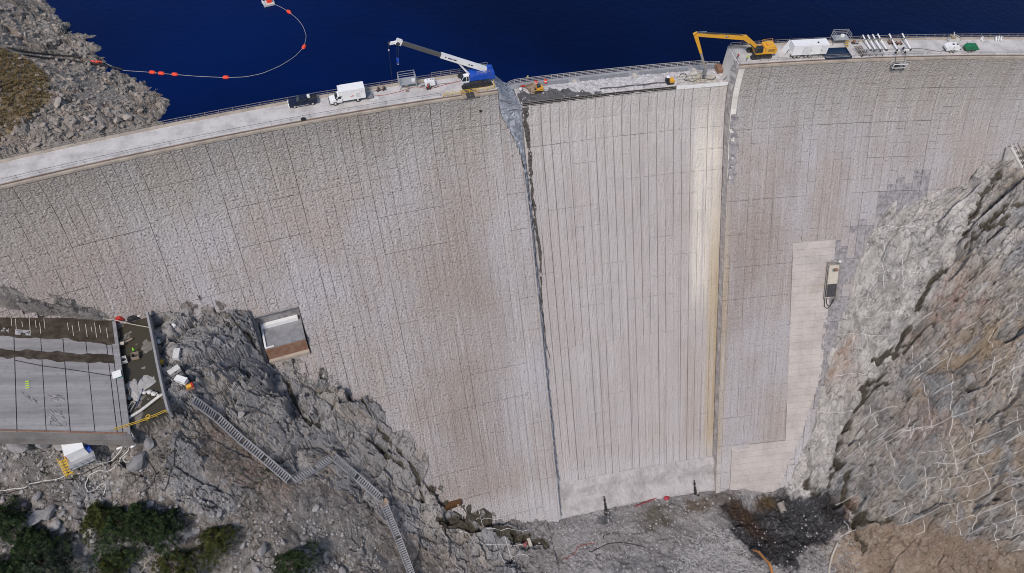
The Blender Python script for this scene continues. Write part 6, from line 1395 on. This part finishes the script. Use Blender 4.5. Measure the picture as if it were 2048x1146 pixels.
V = [fp(-1.5, -.8, .45), fp(1.5, -.8, .45), fp(1.5, 4.6, .45), fp(-1.5, 4.6, .45)]; MB().add(V + [v + Vector((0, -.06, .04)) for v in V], [(4, 5, 6, 7), (0, 3, 2, 1), (0, 1, 5, 4), (2, 3, 7, 6), (1, 2, 6, 5), (3, 0, 4, 7)]).build('sheet', M_PALEW, t)
V = [fp(-1.4, -4.6, .4), fp(1.4, -4.6, .4), fp(1.4, -1.0, .4), fp(-1.4, -1.0, .4)]; MB().add(V + [v + Vector((0, -.06, .04)) for v in V], [(4, 5, 6, 7), (0, 3, 2, 1), (0, 1, 5, 4), (2, 3, 7, 6), (1, 2, 6, 5), (3, 0, 4, 7)]).build('grating', M_DARK, t)
MB().cyl(fp(1.0, 5.6, .8), fp(1.6, 5.6, .8), .4, .4, 10).build('winch', M_TUB, t); MB().bar(fp(-2.0, 5.6, .5), fp(2.2, 5.4, .5), .14).build('spreader', M_GALV, t); MB().box(-.9, 0, -.4, .3, 4.5, 5.0).build('motor', M_RUST, t)
MB().tube([fp(-1.5, -5, .3), fp(-1.2, -7.5, .2), fp(-.3, -8.2, .2), fp(.6, -7, .2), fp(1.2, -5, .3)], .09, 6).build('hose', M_CABLE, t); MB().tube([fp(-1.0, -5, .3), fp(-.6, -6.8, .2), fp(.3, -7.6, .2), fp(1.1, -6.4, .2), fp(1.5, -5, .3)], .09, 6).build('hose', M_CABLE, t)
# concrete wing wall at the right edge
wv = [at(2014, 293, -19.5), at(2060, 400, -30), at(2120, 420, -30), at(2100, 290, -18)]
q = hit(2040, 350); t = thing('wing_wall', 'sloping concrete wing wall with stairs at the right edge of the picture', 'wall', q)
A_, B_, C_ = at(2013, 294, -21.0), at(1998, 352, -27.0), at(2023, 411, -32.0); D_ = at(2078, 402, -29.0); E_ = at(2022, 294, -20.4)
V = [Vector(tuple(v - q)) for v in (A_, B_, C_, D_, E_)]; dn = Vector((.8, 1.2, -2.5))
MB().add(V + [v + dn for v in V], [(0, 1, 2, 3, 4), (9, 8, 7, 6, 5)] + [(i, i + 5, (i + 1) % 5 + 5, (i + 1) % 5) for i in range(5)]).build('wall_slab', concrete('wing_concrete', (.38, .365, .34), .75), t)
for k in range(12): P_ = V[4].lerp(V[3], k / 11) + Vector((.35, .1, .25)); MB().box(P_.x - .2, P_.x + 1.0, P_.y - .25, P_.y + .25, P_.z - .2, P_.z + .05).build('step', M_WALL, t)
for o_ in (0, 1.1): MB().bar(V[4] + Vector((o_, 0, 1.2)), V[3] + Vector((o_, 0, 1.2)), .1).build('handrail', M_DARK, t)
MB().bar(V[4] + Vector((-.05, -.05, .1)), V[3] + Vector((-.05, -.05, .1)), .5, .4).build('coping', M_WALL, t)
# survey grid sprayed on the rock
def zl(o, sc, L): return [(o[0] + x / sc, o[1] + y / sc) for x, y in L]
Z7 = ((1600, 850), 3.871); Z6 = ((1560, 600), 3.82); Z5 = ((1560, 280), 3.371)
LINES = [(Z7, l) for l in ([(250,420),(340,380)],[(410,400),(510,365)],[(350,260),(600,95),(740,0)],[(410,130),(600,0)],[(600,185),(800,50),(960,15),(1100,20)],[(650,720),(830,635),(980,560),(1100,505),(1300,480),(1530,390)],[(790,530),(970,420),(1060,400),(1190,405),(1240,395),(1540,280),(1590,255)],[(800,770),(950,705),(1180,615),(1330,580),(1470,520),(1620,475),(1734,430)],[(900,850),(965,825)],[(910,215),(1100,195),(1200,215),(1320,140),(1500,70),(1590,35)],[(1000,320),(1060,290),(1210,305),(1340,240),(1500,180)],[(1150,755),(1330,700),(1450,665),(1600,600),(1734,560)],[(1210,855),(1350,825),(1510,760),(1570,755),(1734,700)],[(1490,900),(1620,870),(1734,820)],[(1590,135),(1734,50)],[(1650,220),(1734,180)],[(1640,365),(1734,315)],[(1640,980),(1734,955)],[(270,620),(420,540)],[(300,870),(430,810)],
 [(430,70),(470,180),(510,270)],[(630,90),(700,230),(730,320)],[(850,0),(855,110)],[(945,0),(955,110)],[(1080,140),(1110,220),(1165,470)],[(1160,120),(1200,300),(1240,400),(1310,500),(1340,600),(1335,820)],[(1320,0),(1330,170),(1400,320),(1470,500),(1470,660)],[(1060,290),(1090,430),(1095,560),(1100,770)],[(960,320),(980,450),(975,540),(940,600),(945,700),(965,825)],[(770,390),(790,530)],[(810,600),(795,750)],[(1200,560),(1215,640),(1240,850)],[(1600,440),(1650,560),(1660,760),(1640,810)],[(1490,700),(1525,780),(1510,890),(1535,960)],[(1680,20),(1720,80)],[(340,745),(395,830)])]
LINES += [(Z6, l) for l in ([(540,1080),(620,1040),(745,950)],[(620,1130),(700,1100),(940,990),(1140,975),(1290,905),(1440,855),(1610,760)],[(560,965),(680,890),(900,810)],[(980,560),(1120,450),(1230,350),(1320,280)],[(1010,620),(1140,530),(1290,430)],[(1170,720),(1340,650)],[(1460,960),(1620,900),(1690,870)],[(1500,560),(1730,430)],[(1620,630),(1860,490)],[(1740,700),(1860,640)],[(1350,260),(1500,170)],[(1050,180),(1170,90)],[(1230,60),(1300,10)],[(1720,960),(1850,900)],[(1730,1090),(1860,1020)],[(1440,720),(1560,650)],
 [(990,360),(1040,500),(1100,650),(1135,780),(1140,870),(1160,980)],[(1310,400),(1310,690),(1300,800),(1290,1040)],[(1630,230),(1630,370)],[(1640,430),(1620,620),(1640,720)],[(1790,490),(1780,650),(1760,700),(1770,800)],[(1810,850),(1840,1000)],[(680,800),(720,900),(745,950)],[(580,1020),(620,1130)],[(990,900),(990,1060)],[(1090,900),(1095,1040)],[(1460,910),(1460,1100)],[(1800,0),(1800,100)],[(290,865),(550,865)],[(430,270),(900,265)],[(430,580),(740,570)],[(600,120),(990,120)])]
LINES += [(Z5, l) for l in ([(650,895),(1000,890)],[(550,605),(980,600)],[(700,640),(700,1000)],[(830,780),(830,1000)])]
LINES += [((( 820, 900), 3.938), l) for l in ([(520,550),(940,535)],[(390,645),(980,630)],[(560,735),(920,740)],[(780,830),(930,830)],[(750,690),(790,830),(880,960)],[(670,740),(730,860),(820,960)],[(540,480),(570,590)])]
# letters sprayed between the lines
def letter(px, py, ch):
    S = {'O': [(math.cos(a) * 2.2, math.sin(a) * 2.6) for a in np.linspace(0, 6.28, 9)], 'S': [(2, -2), (0, -3), (-2, -1.6), (0, 0), (2, 1.5), (0, 3), (-2, 2)], 'K': [(-1.5, -3), (-1.5, 3), (-1.5, 0), (1.5, -3), (-1.5, 0), (1.8, 3)], 'E': [(2, -2.5), (-1, -2.5), (-1.5, 0), (1, 0), (-1.5, 0), (-1.2, 2.5), (2, 2.5)], 'U': [(-1.8, -2.5), (-1.5, 1.5), (0, 2.8), (1.6, 1.5), (2, -2.5)]}[ch]
    LINES.append((((0, 0), 1), [(px + x, py + y) for x, y in S]))
for (x, y, c_) in ((1920, 621, 'O'), (1942, 663, 'O'), (1930, 741, 'S'), (1907, 833, 'U'), (1891, 703, 'O'), (1952, 890, 'K'), (1857, 1018, 'E'), (1892, 1055, 'O'), (2021, 1018, 'E')): letter(x, y, c_)
M_SPRAY = paint('white_spray_paint', (.78, .77, .74), .8, 0, .3, 2, (.4, .38, .35))
for ((o_, sc_), l) in LINES:
    Q = np.array(hits(zl(o_, sc_, l))); s_ = np.concatenate([[0], np.cumsum(np.linalg.norm(np.diff(Q, axis=0), axis=1))])
    n = max(4, int(s_[-1] / .35)); u = np.linspace(0, s_[-1], n); P_ = np.stack([np.interp(u, s_, Q[:, k]) for k in range(3)], 1)
    z_ = np.array([float(sample(GZF, x, y)) for x, y in P_[:, :2]]); P_[:, 2] = z_
    for _ in range(3): P_[1:-1, 2] = np.maximum((P_[:-2, 2] + 2 * P_[1:-1, 2] + P_[2:, 2]) / 4, z_[1:-1])
    P_[:, 2] += .07
    MB().tube([Vector(q_) for q_ in P_], .06 if sc_ > 1 else .05, 4).build('paint_line', M_SPRAY, ground)

# ------------------------------------------------------------------ valley floor
q = hit(1546, 1166); t = thing('excavator', 'orange excavator working in the dark wet hole at the bottom edge', 'excavator', q, .25); t.rotation_euler = (0, 0, math.pi / 2 + .25)
tracks(t, 4.2, .6, 2.4, .9); MB().prism([(-2.0, 1.0), (-2.0, 2.2), (-.2, 2.2), (1.5, 1.5), (1.5, 1.0)], -1.2, 1.2).build('house', M_CATY, t); MB().prism([(.2, 1.0), (.2, 2.8), (1.4, 2.7), (1.6, 1.0)], .25, 1.2).build('cab', M_BLUE, t)
M_ORX = paint('orange_arm', (.42, .19, .06), .6, 0, .5, 1, (.25, .15, .09)); mb = MB(); taper_arm(mb, (1.0, -.2, 1.8), (4.2, -.2, 4.6), .5, .7, .8); mb.build('boom', M_ORX, t); mb = MB(); taper_arm(mb, (4.0, -.2, 4.7), (8.2, -.2, 3.2), .5, .75, .5); mb.build('boom', M_ORX, t); mb = MB(); taper_arm(mb, (8.0, -.2, 3.6), (9.6, -.2, .9), .4, .55, .4); mb.build('stick', M_ORX, t)
MB().prism([(9.2, .9), (10.0, .8), (10.4, .0), (9.9, -.5), (9.1, -.3)], -.8, .4).build('bucket', M_DARK, t); MB().cyl((1.6, -.2, 1.4), (4.0, -.2, 3.9), .12, .12, 8).build('boom_cylinder', M_CHROME, t); MB().cyl((4.6, -.2, 5.2), (8.2, -.2, 4.0), .1, .1, 8).build('stick_cylinder', M_DARK, t)
drape('log', 'pale curved log lying on the brown slope at the bottom', 'log', [(1655, 1160), (1658, 1135), (1664, 1110), (1675, 1085)], .32, M_PALEW, .3, hit, 20)
q = hit(905, 1008); t = thing('steel_box', 'rust-brown steel intake box in the dark seam at the foot of the left face', 'box', q + np.array([0, 0, 1.3]), .15)
MB().box(-2.6, 2.2, -1.6, 1.6, -.8, 1.6).build('body', paint('dark_rust', (.10, .045, .015), .5, 0, .4, .8, (.04, .03, .02)), t); MB().box(1.0, 1.4, -1.66, -1.6, -.6, 1.5).build('strap', M_PALEW, t); MB().box(2.22, 2.5, -1.4, 1.4, -.7, 1.4).build('flange', M_DARK, t)
q = hit(1291, 1006); tag(MB().bar((-3.4, -.6, .5), (3.4, .6, .5), .05, .8).bar((-3.4, -.6, 0), (-3.4, -.6, .9), .1).bar((0, 0, 0), (0, 0, .9), .1).bar((3.4, .6, 0), (3.4, .6, .9), .1).build('mesh_barrier', paint('red_mesh', (.40, .05, .07), .7, 0, .2, 2), None, False, q), 'low red mesh barrier on the valley floor by the dam toe', 'barrier')
q = hit(1332, 997); tag(MB().ball((0, 0, .3), .8, 8, 5, .5).ball((.7, .2, .2), .5, 8, 5, .5).build('netting_heap', paint('red_netting', (.38, .04, .06), .8, 0, .3, 3), None, True, q), 'heap of red netting on the valley floor', 'netting')
q = hit(1060, 1088); tag(MB().box(-.5, .5, -1.6, 1.6, 0, .25).box(-.4, .4, -1.2, 1.2, .25, .35).build('board', M_PALEW, None, False, q + np.array([0, 0, .2])), 'pale board lying at the end of the dark seam', 'board').rotation_euler = (0, 0, .15)
q = hit(1050, 1090); tag(MB().ball((0, 0, .3), .7, 8, 5, .7).ball((.4, .5, .25), .45, 8, 5, .6).build('red_bag', paint('dull_red', (.30, .10, .10), .8), None, True, q), 'dull red bag beside the pale board', 'bag')
drape('cable', 'black cable wandering over the valley floor', 'cable', [(1290, 1095), (1262, 1088), (1240, 1085), (1215, 1088), (1195, 1098), (1180, 1105), (1178, 1102)], .12, M_CABLE, .1, hit, 60)
drape('cable', 'short looped black cable on the valley floor', 'cable', [(1208, 1078), (1206, 1072), (1220, 1067), (1235, 1066), (1240, 1075)], .12, M_CABLE, .1, hit, 40)
drape('hose', 'thin reddish hose on the valley floor left of the black cable', 'hose', [(1190, 1086), (1155, 1092), (1150, 1108), (1125, 1120)], .09, M_REDHOSE, .1, hit, 40)
q = hit(1563, 1016); t = thing('culvert_pipe', 'dark round culvert pipe end in the rubble below the smooth wall', 'pipe', q + np.array([0, 0, .4]), 0)
mb = MB(); n = 16
V = [(1.0 * math.cos(a) * r_, y, 1.0 * math.sin(a) * r_) for y in (-1.4, 1.4) for r_ in (1, .82) for a in np.linspace(0, 2 * math.pi, n, False)]
F = []
for i in range(n): j = (i + 1) % n; F += [(i, j, n + j, n + i), (i + 2 * n, i + 3 * n, j + 3 * n, j + 2 * n), (i, i + 2 * n, j + 2 * n, j), (n + i, n + j, 3 * n + j, 3 * n + i)]
mb.add(V, F).build('shell', M_DGALV, t); MB().cyl((0, 1.2, 0), (0, 1.3, 0), .8, .8, 16).build('plug', M_BLACK, t)
# ================================================================== ROCKS AND PLANTS
def rock_variant(k):
    r_ = np.random.RandomState(900 + k); t = (1 + 5 ** .5) / 2
    V = np.array([(-1, t, 0), (1, t, 0), (-1, -t, 0), (1, -t, 0), (0, -1, t), (0, 1, t), (0, -1, -t), (0, 1, -t), (t, 0, -1), (t, 0, 1), (-t, 0, -1), (-t, 0, 1)]) / 1.9
    F = [(0, 11, 5), (0, 5, 1), (0, 1, 7), (0, 7, 10), (0, 10, 11), (1, 5, 9), (5, 11, 4), (11, 10, 2), (10, 7, 6), (7, 1, 8), (3, 9, 4), (3, 4, 2), (3, 2, 6), (3, 6, 8), (3, 8, 9), (4, 9, 5), (2, 4, 11), (6, 2, 10), (8, 6, 7), (9, 8, 1)]
    def sub(V, F):
        V = V.tolist(); c = {}; G = []
        def m(a, b):
            key = (min(a, b), max(a, b))
            if key not in c: q = (np.array(V[a]) + np.array(V[b])) / 2; V.append((q / np.linalg.norm(q)).tolist()); c[key] = len(V) - 1
            return c[key]
        for a, b, d in F: x, y, z = m(a, b), m(b, d), m(d, a); G += [(a, x, z), (b, y, x), (d, z, y), (x, y, z)]
        return np.array(V), G
    V2, F2 = sub(V, F)
    for _ in range(9):                                            # chop with planes
        n_ = r_.normal(size=3); n_ /= np.linalg.norm(n_); h = r_.uniform(.5, .85); s_ = V2 @ n_; V2 = V2 - np.clip(s_ - h, 0, None)[:, None] * n_
    V2 *= np.array([1.15, .85, .62]) * r_.uniform(.85, 1.15, 3)
    return V2 + r_.normal(0, .02, V2.shape), np.array(F2), V * np.array([1, .85, .65]) * r_.uniform(.75, 1.25, (12, 1)), np.array(F)
RV = [rock_variant(k) for k in range(9)]
def rock_mat(name, c, c2, moss=(.12, .11, .09)):
    m = NT(name); p = m.pos(); oi = m.n('ObjectInfo').outputs['Random']; a = m.noise(p, 1.3, 5, .7); b = m.noise(p, 6, 3, .7)
    col = m.mix(oi, c, c2); col = m.mix(m.ma('MULTIPLY', m.ss(.5, .75, a), .5), col, moss); col = m.mix(m.ma('MULTIPLY', m.ss(.5, .7, b), .3), col, (.5, .47, .44)); m.bump(m.ma('ADD', a, b), .8, .1); return m.out(col, .92)
M_RSHORE = rock_mat('shore_rock', (.25, .21, .175), (.38, .335, .29)); M_RLEFT = rock_mat('slope_rock', (.19, .185, .185), (.33, .31, .30)); M_RVAL = rock_mat('valley_rock', (.17, .165, .165), (.36, .35, .34), (.05, .05, .05))
rmesh = {}
def boulder(pos, s_, mat, label, group, tilt=.3):
    k = rnd.randrange(9); key = (k, mat.name)
    if key not in rmesh: rmesh[key] = mesh('boulder', RV[k][0], RV[k][1], mat)
    o = obj('boulder', rmesh[key], None, None, pos); o.scale = (s_ * rnd.uniform(.85, 1.3), s_ * rnd.uniform(.8, 1.1), s_ * rnd.uniform(.75, 1.1)); o.rotation_euler = (rnd.uniform(-tilt, tilt), rnd.uniform(-tilt, tilt), rnd.uniform(0, 6.28)); tag(o, label, 'boulder', group); return o
def stones(name, P, S, mat, label=None):
    Vs = []; Fs = []; n = 0
    for p_, s_ in zip(P, S):
        v, f = RV[rnd.randrange(9)][2:]; a = rnd.uniform(0, 6.28); c_, d_ = math.cos(a), math.sin(a); v = v * s_
        Vs.append(np.stack([v[:, 0] * c_ - v[:, 1] * d_, v[:, 0] * d_ + v[:, 1] * c_, v[:, 2]], 1) + p_); Fs.append(f + n); n += len(v)
    o = obj(name, mesh(name, np.vstack(Vs), np.vstack(Fs), mat), None, 'stuff')
    if label: o['label'] = label
    return o
def inpx(px, py, P): return bool(inpoly(np.array(px), np.array(py), P))
# shore
SP = [(0, 0), (95, 0), (190, 85), (185, 108), (245, 160), (325, 205), (320, 240), (200, 268), (60, 300), (0, 305)]; GP = [(0, 95), (60, 120), (95, 150), (100, 200), (60, 240), (0, 280)]
P = []; S = []; nb = 0
while len(P) < 1900:
    px, py = rnd.uniform(-60, 340), rnd.uniform(-10, 305)
    if not (inpx(px, py, SP) or px < 0): continue
    g = inpx(px, py, GP)
    if g and rnd.random() > .12: continue
    q = hit_shore(px, py)
    if q[2] < WATER + .15 or math.hypot(q[0], q[1] + R) - R < 9.2: continue
    s_ = .12 + .55 * rnd.random() ** 5
    if nb < 60 and rnd.random() < .03 and px > 0: boulder(q + np.array([0, 0, .1]), rnd.uniform(.5, .8 if py < 200 else 1.15), M_RSHORE, 'pale broken boulder on the reservoir shore', 'boulders on the shore'); nb += 1
    else: P.append(q + np.array([0, 0, s_ * .2])); S.append(s_)
stones('shore_stones', P, S, M_RSHORE, 'loose pale stones strewn over the reservoir shore')
# slope below the apron
LOWP = [(0, 880), (240, 905), (330, 930), (420, 1000), (520, 1060), (600, 1146), (0, 1146)]
for (px, py, s_, lb) in ((72, 1038, 2.3, 'large tan rounded boulder right of the leftmost pine'), (97, 1027, 2.1, 'large blue-grey boulder touching the tan one'), (110, 1050, 1.3, 'mid-sized grey boulder below the blue-grey one'), (184, 1052, 2.0, 'blue-grey squared boulder left of the big pine'), (174, 1040, 1.3, 'narrow brownish boulder behind the squared one'), (128, 888, 1.8, 'rounded grey boulder under the apron edge'), (279, 922, 2.2, 'grey pointed boulder below the hose coil'), (40, 893, 1.9, 'flat grey boulder under the left apron edge'), (86, 890, 1.5, 'grey slab of rock under the apron edge'), (524, 1100, 1.7, 'grey boulder between the two lower pines'), (482, 830, 1.4, 'tan block resting beside the upper stairs'), (384, 1068, 1.4, 'round grey stone left of the small olive pine'), (298, 888, 1.2, 'pale block beside the hollow concrete block')):
    q = hit(px, py); boulder(q + np.array([0, 0, s_ * .25]), s_, M_RLEFT, lb, None)
P = []; S = []; nb = 0
while len(P) < 2800:
    px, py = rnd.uniform(-80, 900), rnd.uniform(870, 1200)
    if not inpx(px, py, [(-100, 880), (240, 905), (330, 930), (420, 1000), (560, 990), (640, 1010), (740, 1060), (800, 1200), (-100, 1200)]): continue
    q = hit(px, py); s_ = .10 + .42 * rnd.random() ** 4
    if py > 1000 and px < 330 and rnd.random() < .3: s_ *= 1.9
    if nb < 50 and rnd.random() < .03 and py > 990: boulder(q + np.array([0, 0, .15]), rnd.uniform(.6, 1.2), M_RLEFT, 'grey boulder on the rubbly slope below the apron', 'boulders on the lower left slope'); nb += 1
    else: P.append(q + np.array([0, 0, s_ * .2])); S.append(s_)
stones('slope_stones', P, S, M_RLEFT, 'loose stones on the slope below the apron')
# valley floor
P = []; S = []; nb = 0
while len(P) < 6500:
    px, py = rnd.uniform(1060, 1720), rnd.uniform(995, 1200)
    w = 1.0 if inpx(px, py, [(1330, 1146), (1400, 1070), (1470, 1040), (1560, 1060), (1650, 1000), (1700, 1060), (1620, 1110), (1640, 1200), (1200, 1200)]) else .12
    if inpx(px, py, [(1430, 1005), (1540, 988), (1670, 980), (1715, 1030), (1660, 1090), (1600, 1145), (1505, 1120), (1460, 1065)]): w *= .06
    if rnd.random() > w: continue
    q = hit(px, py)
    if q[2] > -101.5: continue
    s_ = .09 + .34 * rnd.random() ** 3
    if nb < 30 and w == 1 and rnd.random() < .012: boulder(q + np.array([0, 0, .1]), rnd.uniform(.5, .95), M_RVAL, 'grey block in the rubble of the valley floor', 'blocks in the valley rubble'); nb += 1
    else: P.append(q + np.array([0, 0, s_ * .25])); S.append(s_)
stones('valley_gravel', P, S, M_RVAL, 'loose grey gravel and rubble on the valley floor')

# pines
def leaf_mat(name, c1, c2, tone=False):
    m = NT(name); p = m.pos(); a = m.noise(p, 1.3, 3, .6); b = m.noise(p, 5, 2); col = m.mix(m.ss(.42, .6, a), c1, c2); col = m.mix(m.ma('MULTIPLY', b, .5), col, tuple(x * .5 for x in c1)); m.b.inputs['Specular IOR Level'].default_value = .15; 
    if tone: vc = m.n('VertexColor'); vc.layer_name = 'Tone'; col = m.mix(1.0, col, vc.outputs[0], 'MULTIPLY')
    return m.out(col, .8)
M_PINES = [leaf_mat('pine_dark', (.032, .064, .028), (.075, .120, .045), True), leaf_mat('pine_olive', (.055, .080, .024), (.120, .138, .040), True), leaf_mat('pine_bluish', (.05, .085, .055), (.10, .145, .085), True)]
M_BARK = paint('pine_bark', (.10, .065, .045), .9, 0, .4, 4, (.05, .04, .03))
def pine(px, py, rpx, h, mi, label, seed):
    r_ = random.Random(seed); base = hit(px, py); rad = rpx / 6.6
    t = thing('pine_tree', label, 'tree', base, r_.uniform(0, 6)); 
    tr = MB().tube([(0, 0, -.4), (.1, 0, h * .4), (-.05, .05, h * .75), (0, 0, h * .97)], [.28, .2, .11, .03], 7)
    for k in range(14):
        z = h * (.22 + .7 * k / 14); a = k * 2.4; L = rad * (1.05 - .7 * k / 14); tr.tube([(0, 0, z), (L * .5 * math.cos(a), L * .5 * math.sin(a), z + .2), (L * .9 * math.cos(a), L * .9 * math.sin(a), z + .35)], [.07, .05, .02], 4)
    tr.build('trunk', M_BARK, t)
    V = []; F = []; T_ = []
    ncl = int(120 + rad * 75)
    for c in range(ncl):
        u = r_.random() ** .8; z = h * (.14 + .84 * u); rr = rad * (1.0 - .72 * u ** 1.25) * (.35 + .65 * r_.random() ** .45); a = r_.uniform(0, 6.283)
        rr *= 1 + .28 * math.sin(a * 3 + seed) + .15 * math.sin(a * 5 + z)
        cx, cy, cz = rr * math.cos(a), rr * math.sin(a), z + .25 * rr * .3; cs = r_.uniform(.34, .62) * (1.0 - .25 * u); tn = r_.choice((.45, .7, 1.0, 1.0, 1.4, 1.9))
        for l in range(34):
            d = Vector((r_.gauss(0, 1), r_.gauss(0, 1), r_.gauss(.25, .8))).normalized(); q = Vector((cx, cy, cz)) + d * cs * r_.uniform(.15, .9); tip = q + (d + Vector((r_.gauss(0, .4), r_.gauss(0, .4), .3))).normalized() * r_.uniform(.16, .30)
            s_ = d.cross(Vector((r_.gauss(0, 1), r_.gauss(0, 1), r_.gauss(0, 1)))).normalized() * r_.uniform(.06, .11); n = len(V); V += [q - s_, q + s_, tip]; F.append((n, n + 1, n + 2)); T_ += [tn] * 3
    me = mesh('crown', [tuple(v) for v in V], np.array(F), M_PINES[mi]); at2 = me.color_attributes.new('Tone', 'FLOAT_COLOR', 'POINT'); T2 = np.array(T_); at2.data.foreach_set('color', np.stack([T2 * .85, T2 * .76, T2 * .76, np.ones(len(T2))], 1).astype(np.float32).ravel()); obj('crown', me, t)
PIN = [(27, 1058, 33, 6.5, 0, 'dark round pine at the left edge beside the tan boulder'), (214, 1050, 30, 6.5, 1, 'olive pine on the left of the big central clump'), (268, 1078, 52, 9.5, 0, 'largest dark pine in the middle of the clump'), (338, 1075, 34, 7.5, 0, 'dark pine on the right of the central clump'), (85, 1105, 36, 7.5, 0, 'dark pine behind the pale-tipped one at lower left'), (118, 1150, 48, 8.5, 2, 'pale-tipped bushy pine at the lower left'), (441, 1090, 30, 6.0, 1, 'small olive pine standing alone left of the stairs'), (594, 1146, 42, 7.5, 0, 'round dark pine at the bottom nearest the lower stairs'), (370, 1152, 44, 8.0, 1, 'olive pine at the bottom right of the clump'), (15, 1165, 34, 7, 0, 'dark pine cut by the lower left corner'), (238, 1140, 26, 5.5, 1, 'small olive pine left of the bare shrub'), (292, 1048, 26, 7, 0, 'upper dark pine tucked behind the largest one')]
for k, a in enumerate(PIN): pine(*a, 70 + k)
# bare shrub
q = hit(287, 1135); t = thing('bare_shrub', 'leafless pale grey shrub in front of the big pine', 'shrub', q)
r_ = random.Random(5)
for k in range(16):
    a = k * .41 + r_.uniform(0, .3); L = r_.uniform(2.2, 3.6); b = MB(); e = Vector((math.cos(a) * L * .7, math.sin(a) * L * .7, L * r_.uniform(.5, 1.0))); m_ = e * .5 + Vector((r_.uniform(-.3, .3), r_.uniform(-.3, .3), .4)); b.tube([(0, 0, 0), m_, e], [.09, .06, .025], 5)
    for j in range(3): c_ = m_.lerp(e, .2 + .25 * j); b.tube([c_, c_ + Vector((r_.uniform(-.9, .9), r_.uniform(-.9, .9), r_.uniform(.2, .8)))], [.045, .018], 4)
    b.build('branch', M_PALEW, t)
# low weeds and dry grass tufts
def tufts(name, P, mat, label, hgt=.4):
    V = []; F = []
    for p_ in P:
        for l in range(9):
            a = rnd.uniform(0, 6.28); n = len(V); b = np.array([math.cos(a), math.sin(a), 0]); w = np.array([-b[1], b[0], 0]) * .07; c0 = p_ + b * rnd.uniform(0, .25); V += [c0 - w, c0 + w, c0 + b * rnd.uniform(.1, .35) + np.array([0, 0, rnd.uniform(.5, 1) * hgt])]; F.append((n, n + 1, n + 2))
    o = obj(name, mesh(name, V, np.array(F), mat), None, 'stuff'); o['label'] = label
P = []
while len(P) < 1500:
    px, py = rnd.uniform(-40, 110), rnd.uniform(80, 290)
    if inpx(px, py, [(-60, 60), (0, 95), (60, 120), (95, 150), (100, 200), (60, 240), (0, 280), (-60, 290)]): P.append(hit_shore(px, py))
tufts('dry_grass', P, leaf_mat('dry_grass', (.20, .14, .06), (.30, .22, .10)), 'dry tan grass on the hillside above the shore', .55)
P = []
while len(P) < 500:
    px, py = rnd.uniform(0, 640), rnd.uniform(890, 1146); q = hit(px, py)
    if vn(np.array(q[0] * .25), np.array(q[1] * .25), 5) > .15: P.append(q)
tufts('weeds', P, leaf_mat('weed_green', (.035, .05, .02), (.07, .08, .035)), 'low green weeds on the slope below the apron', .35)
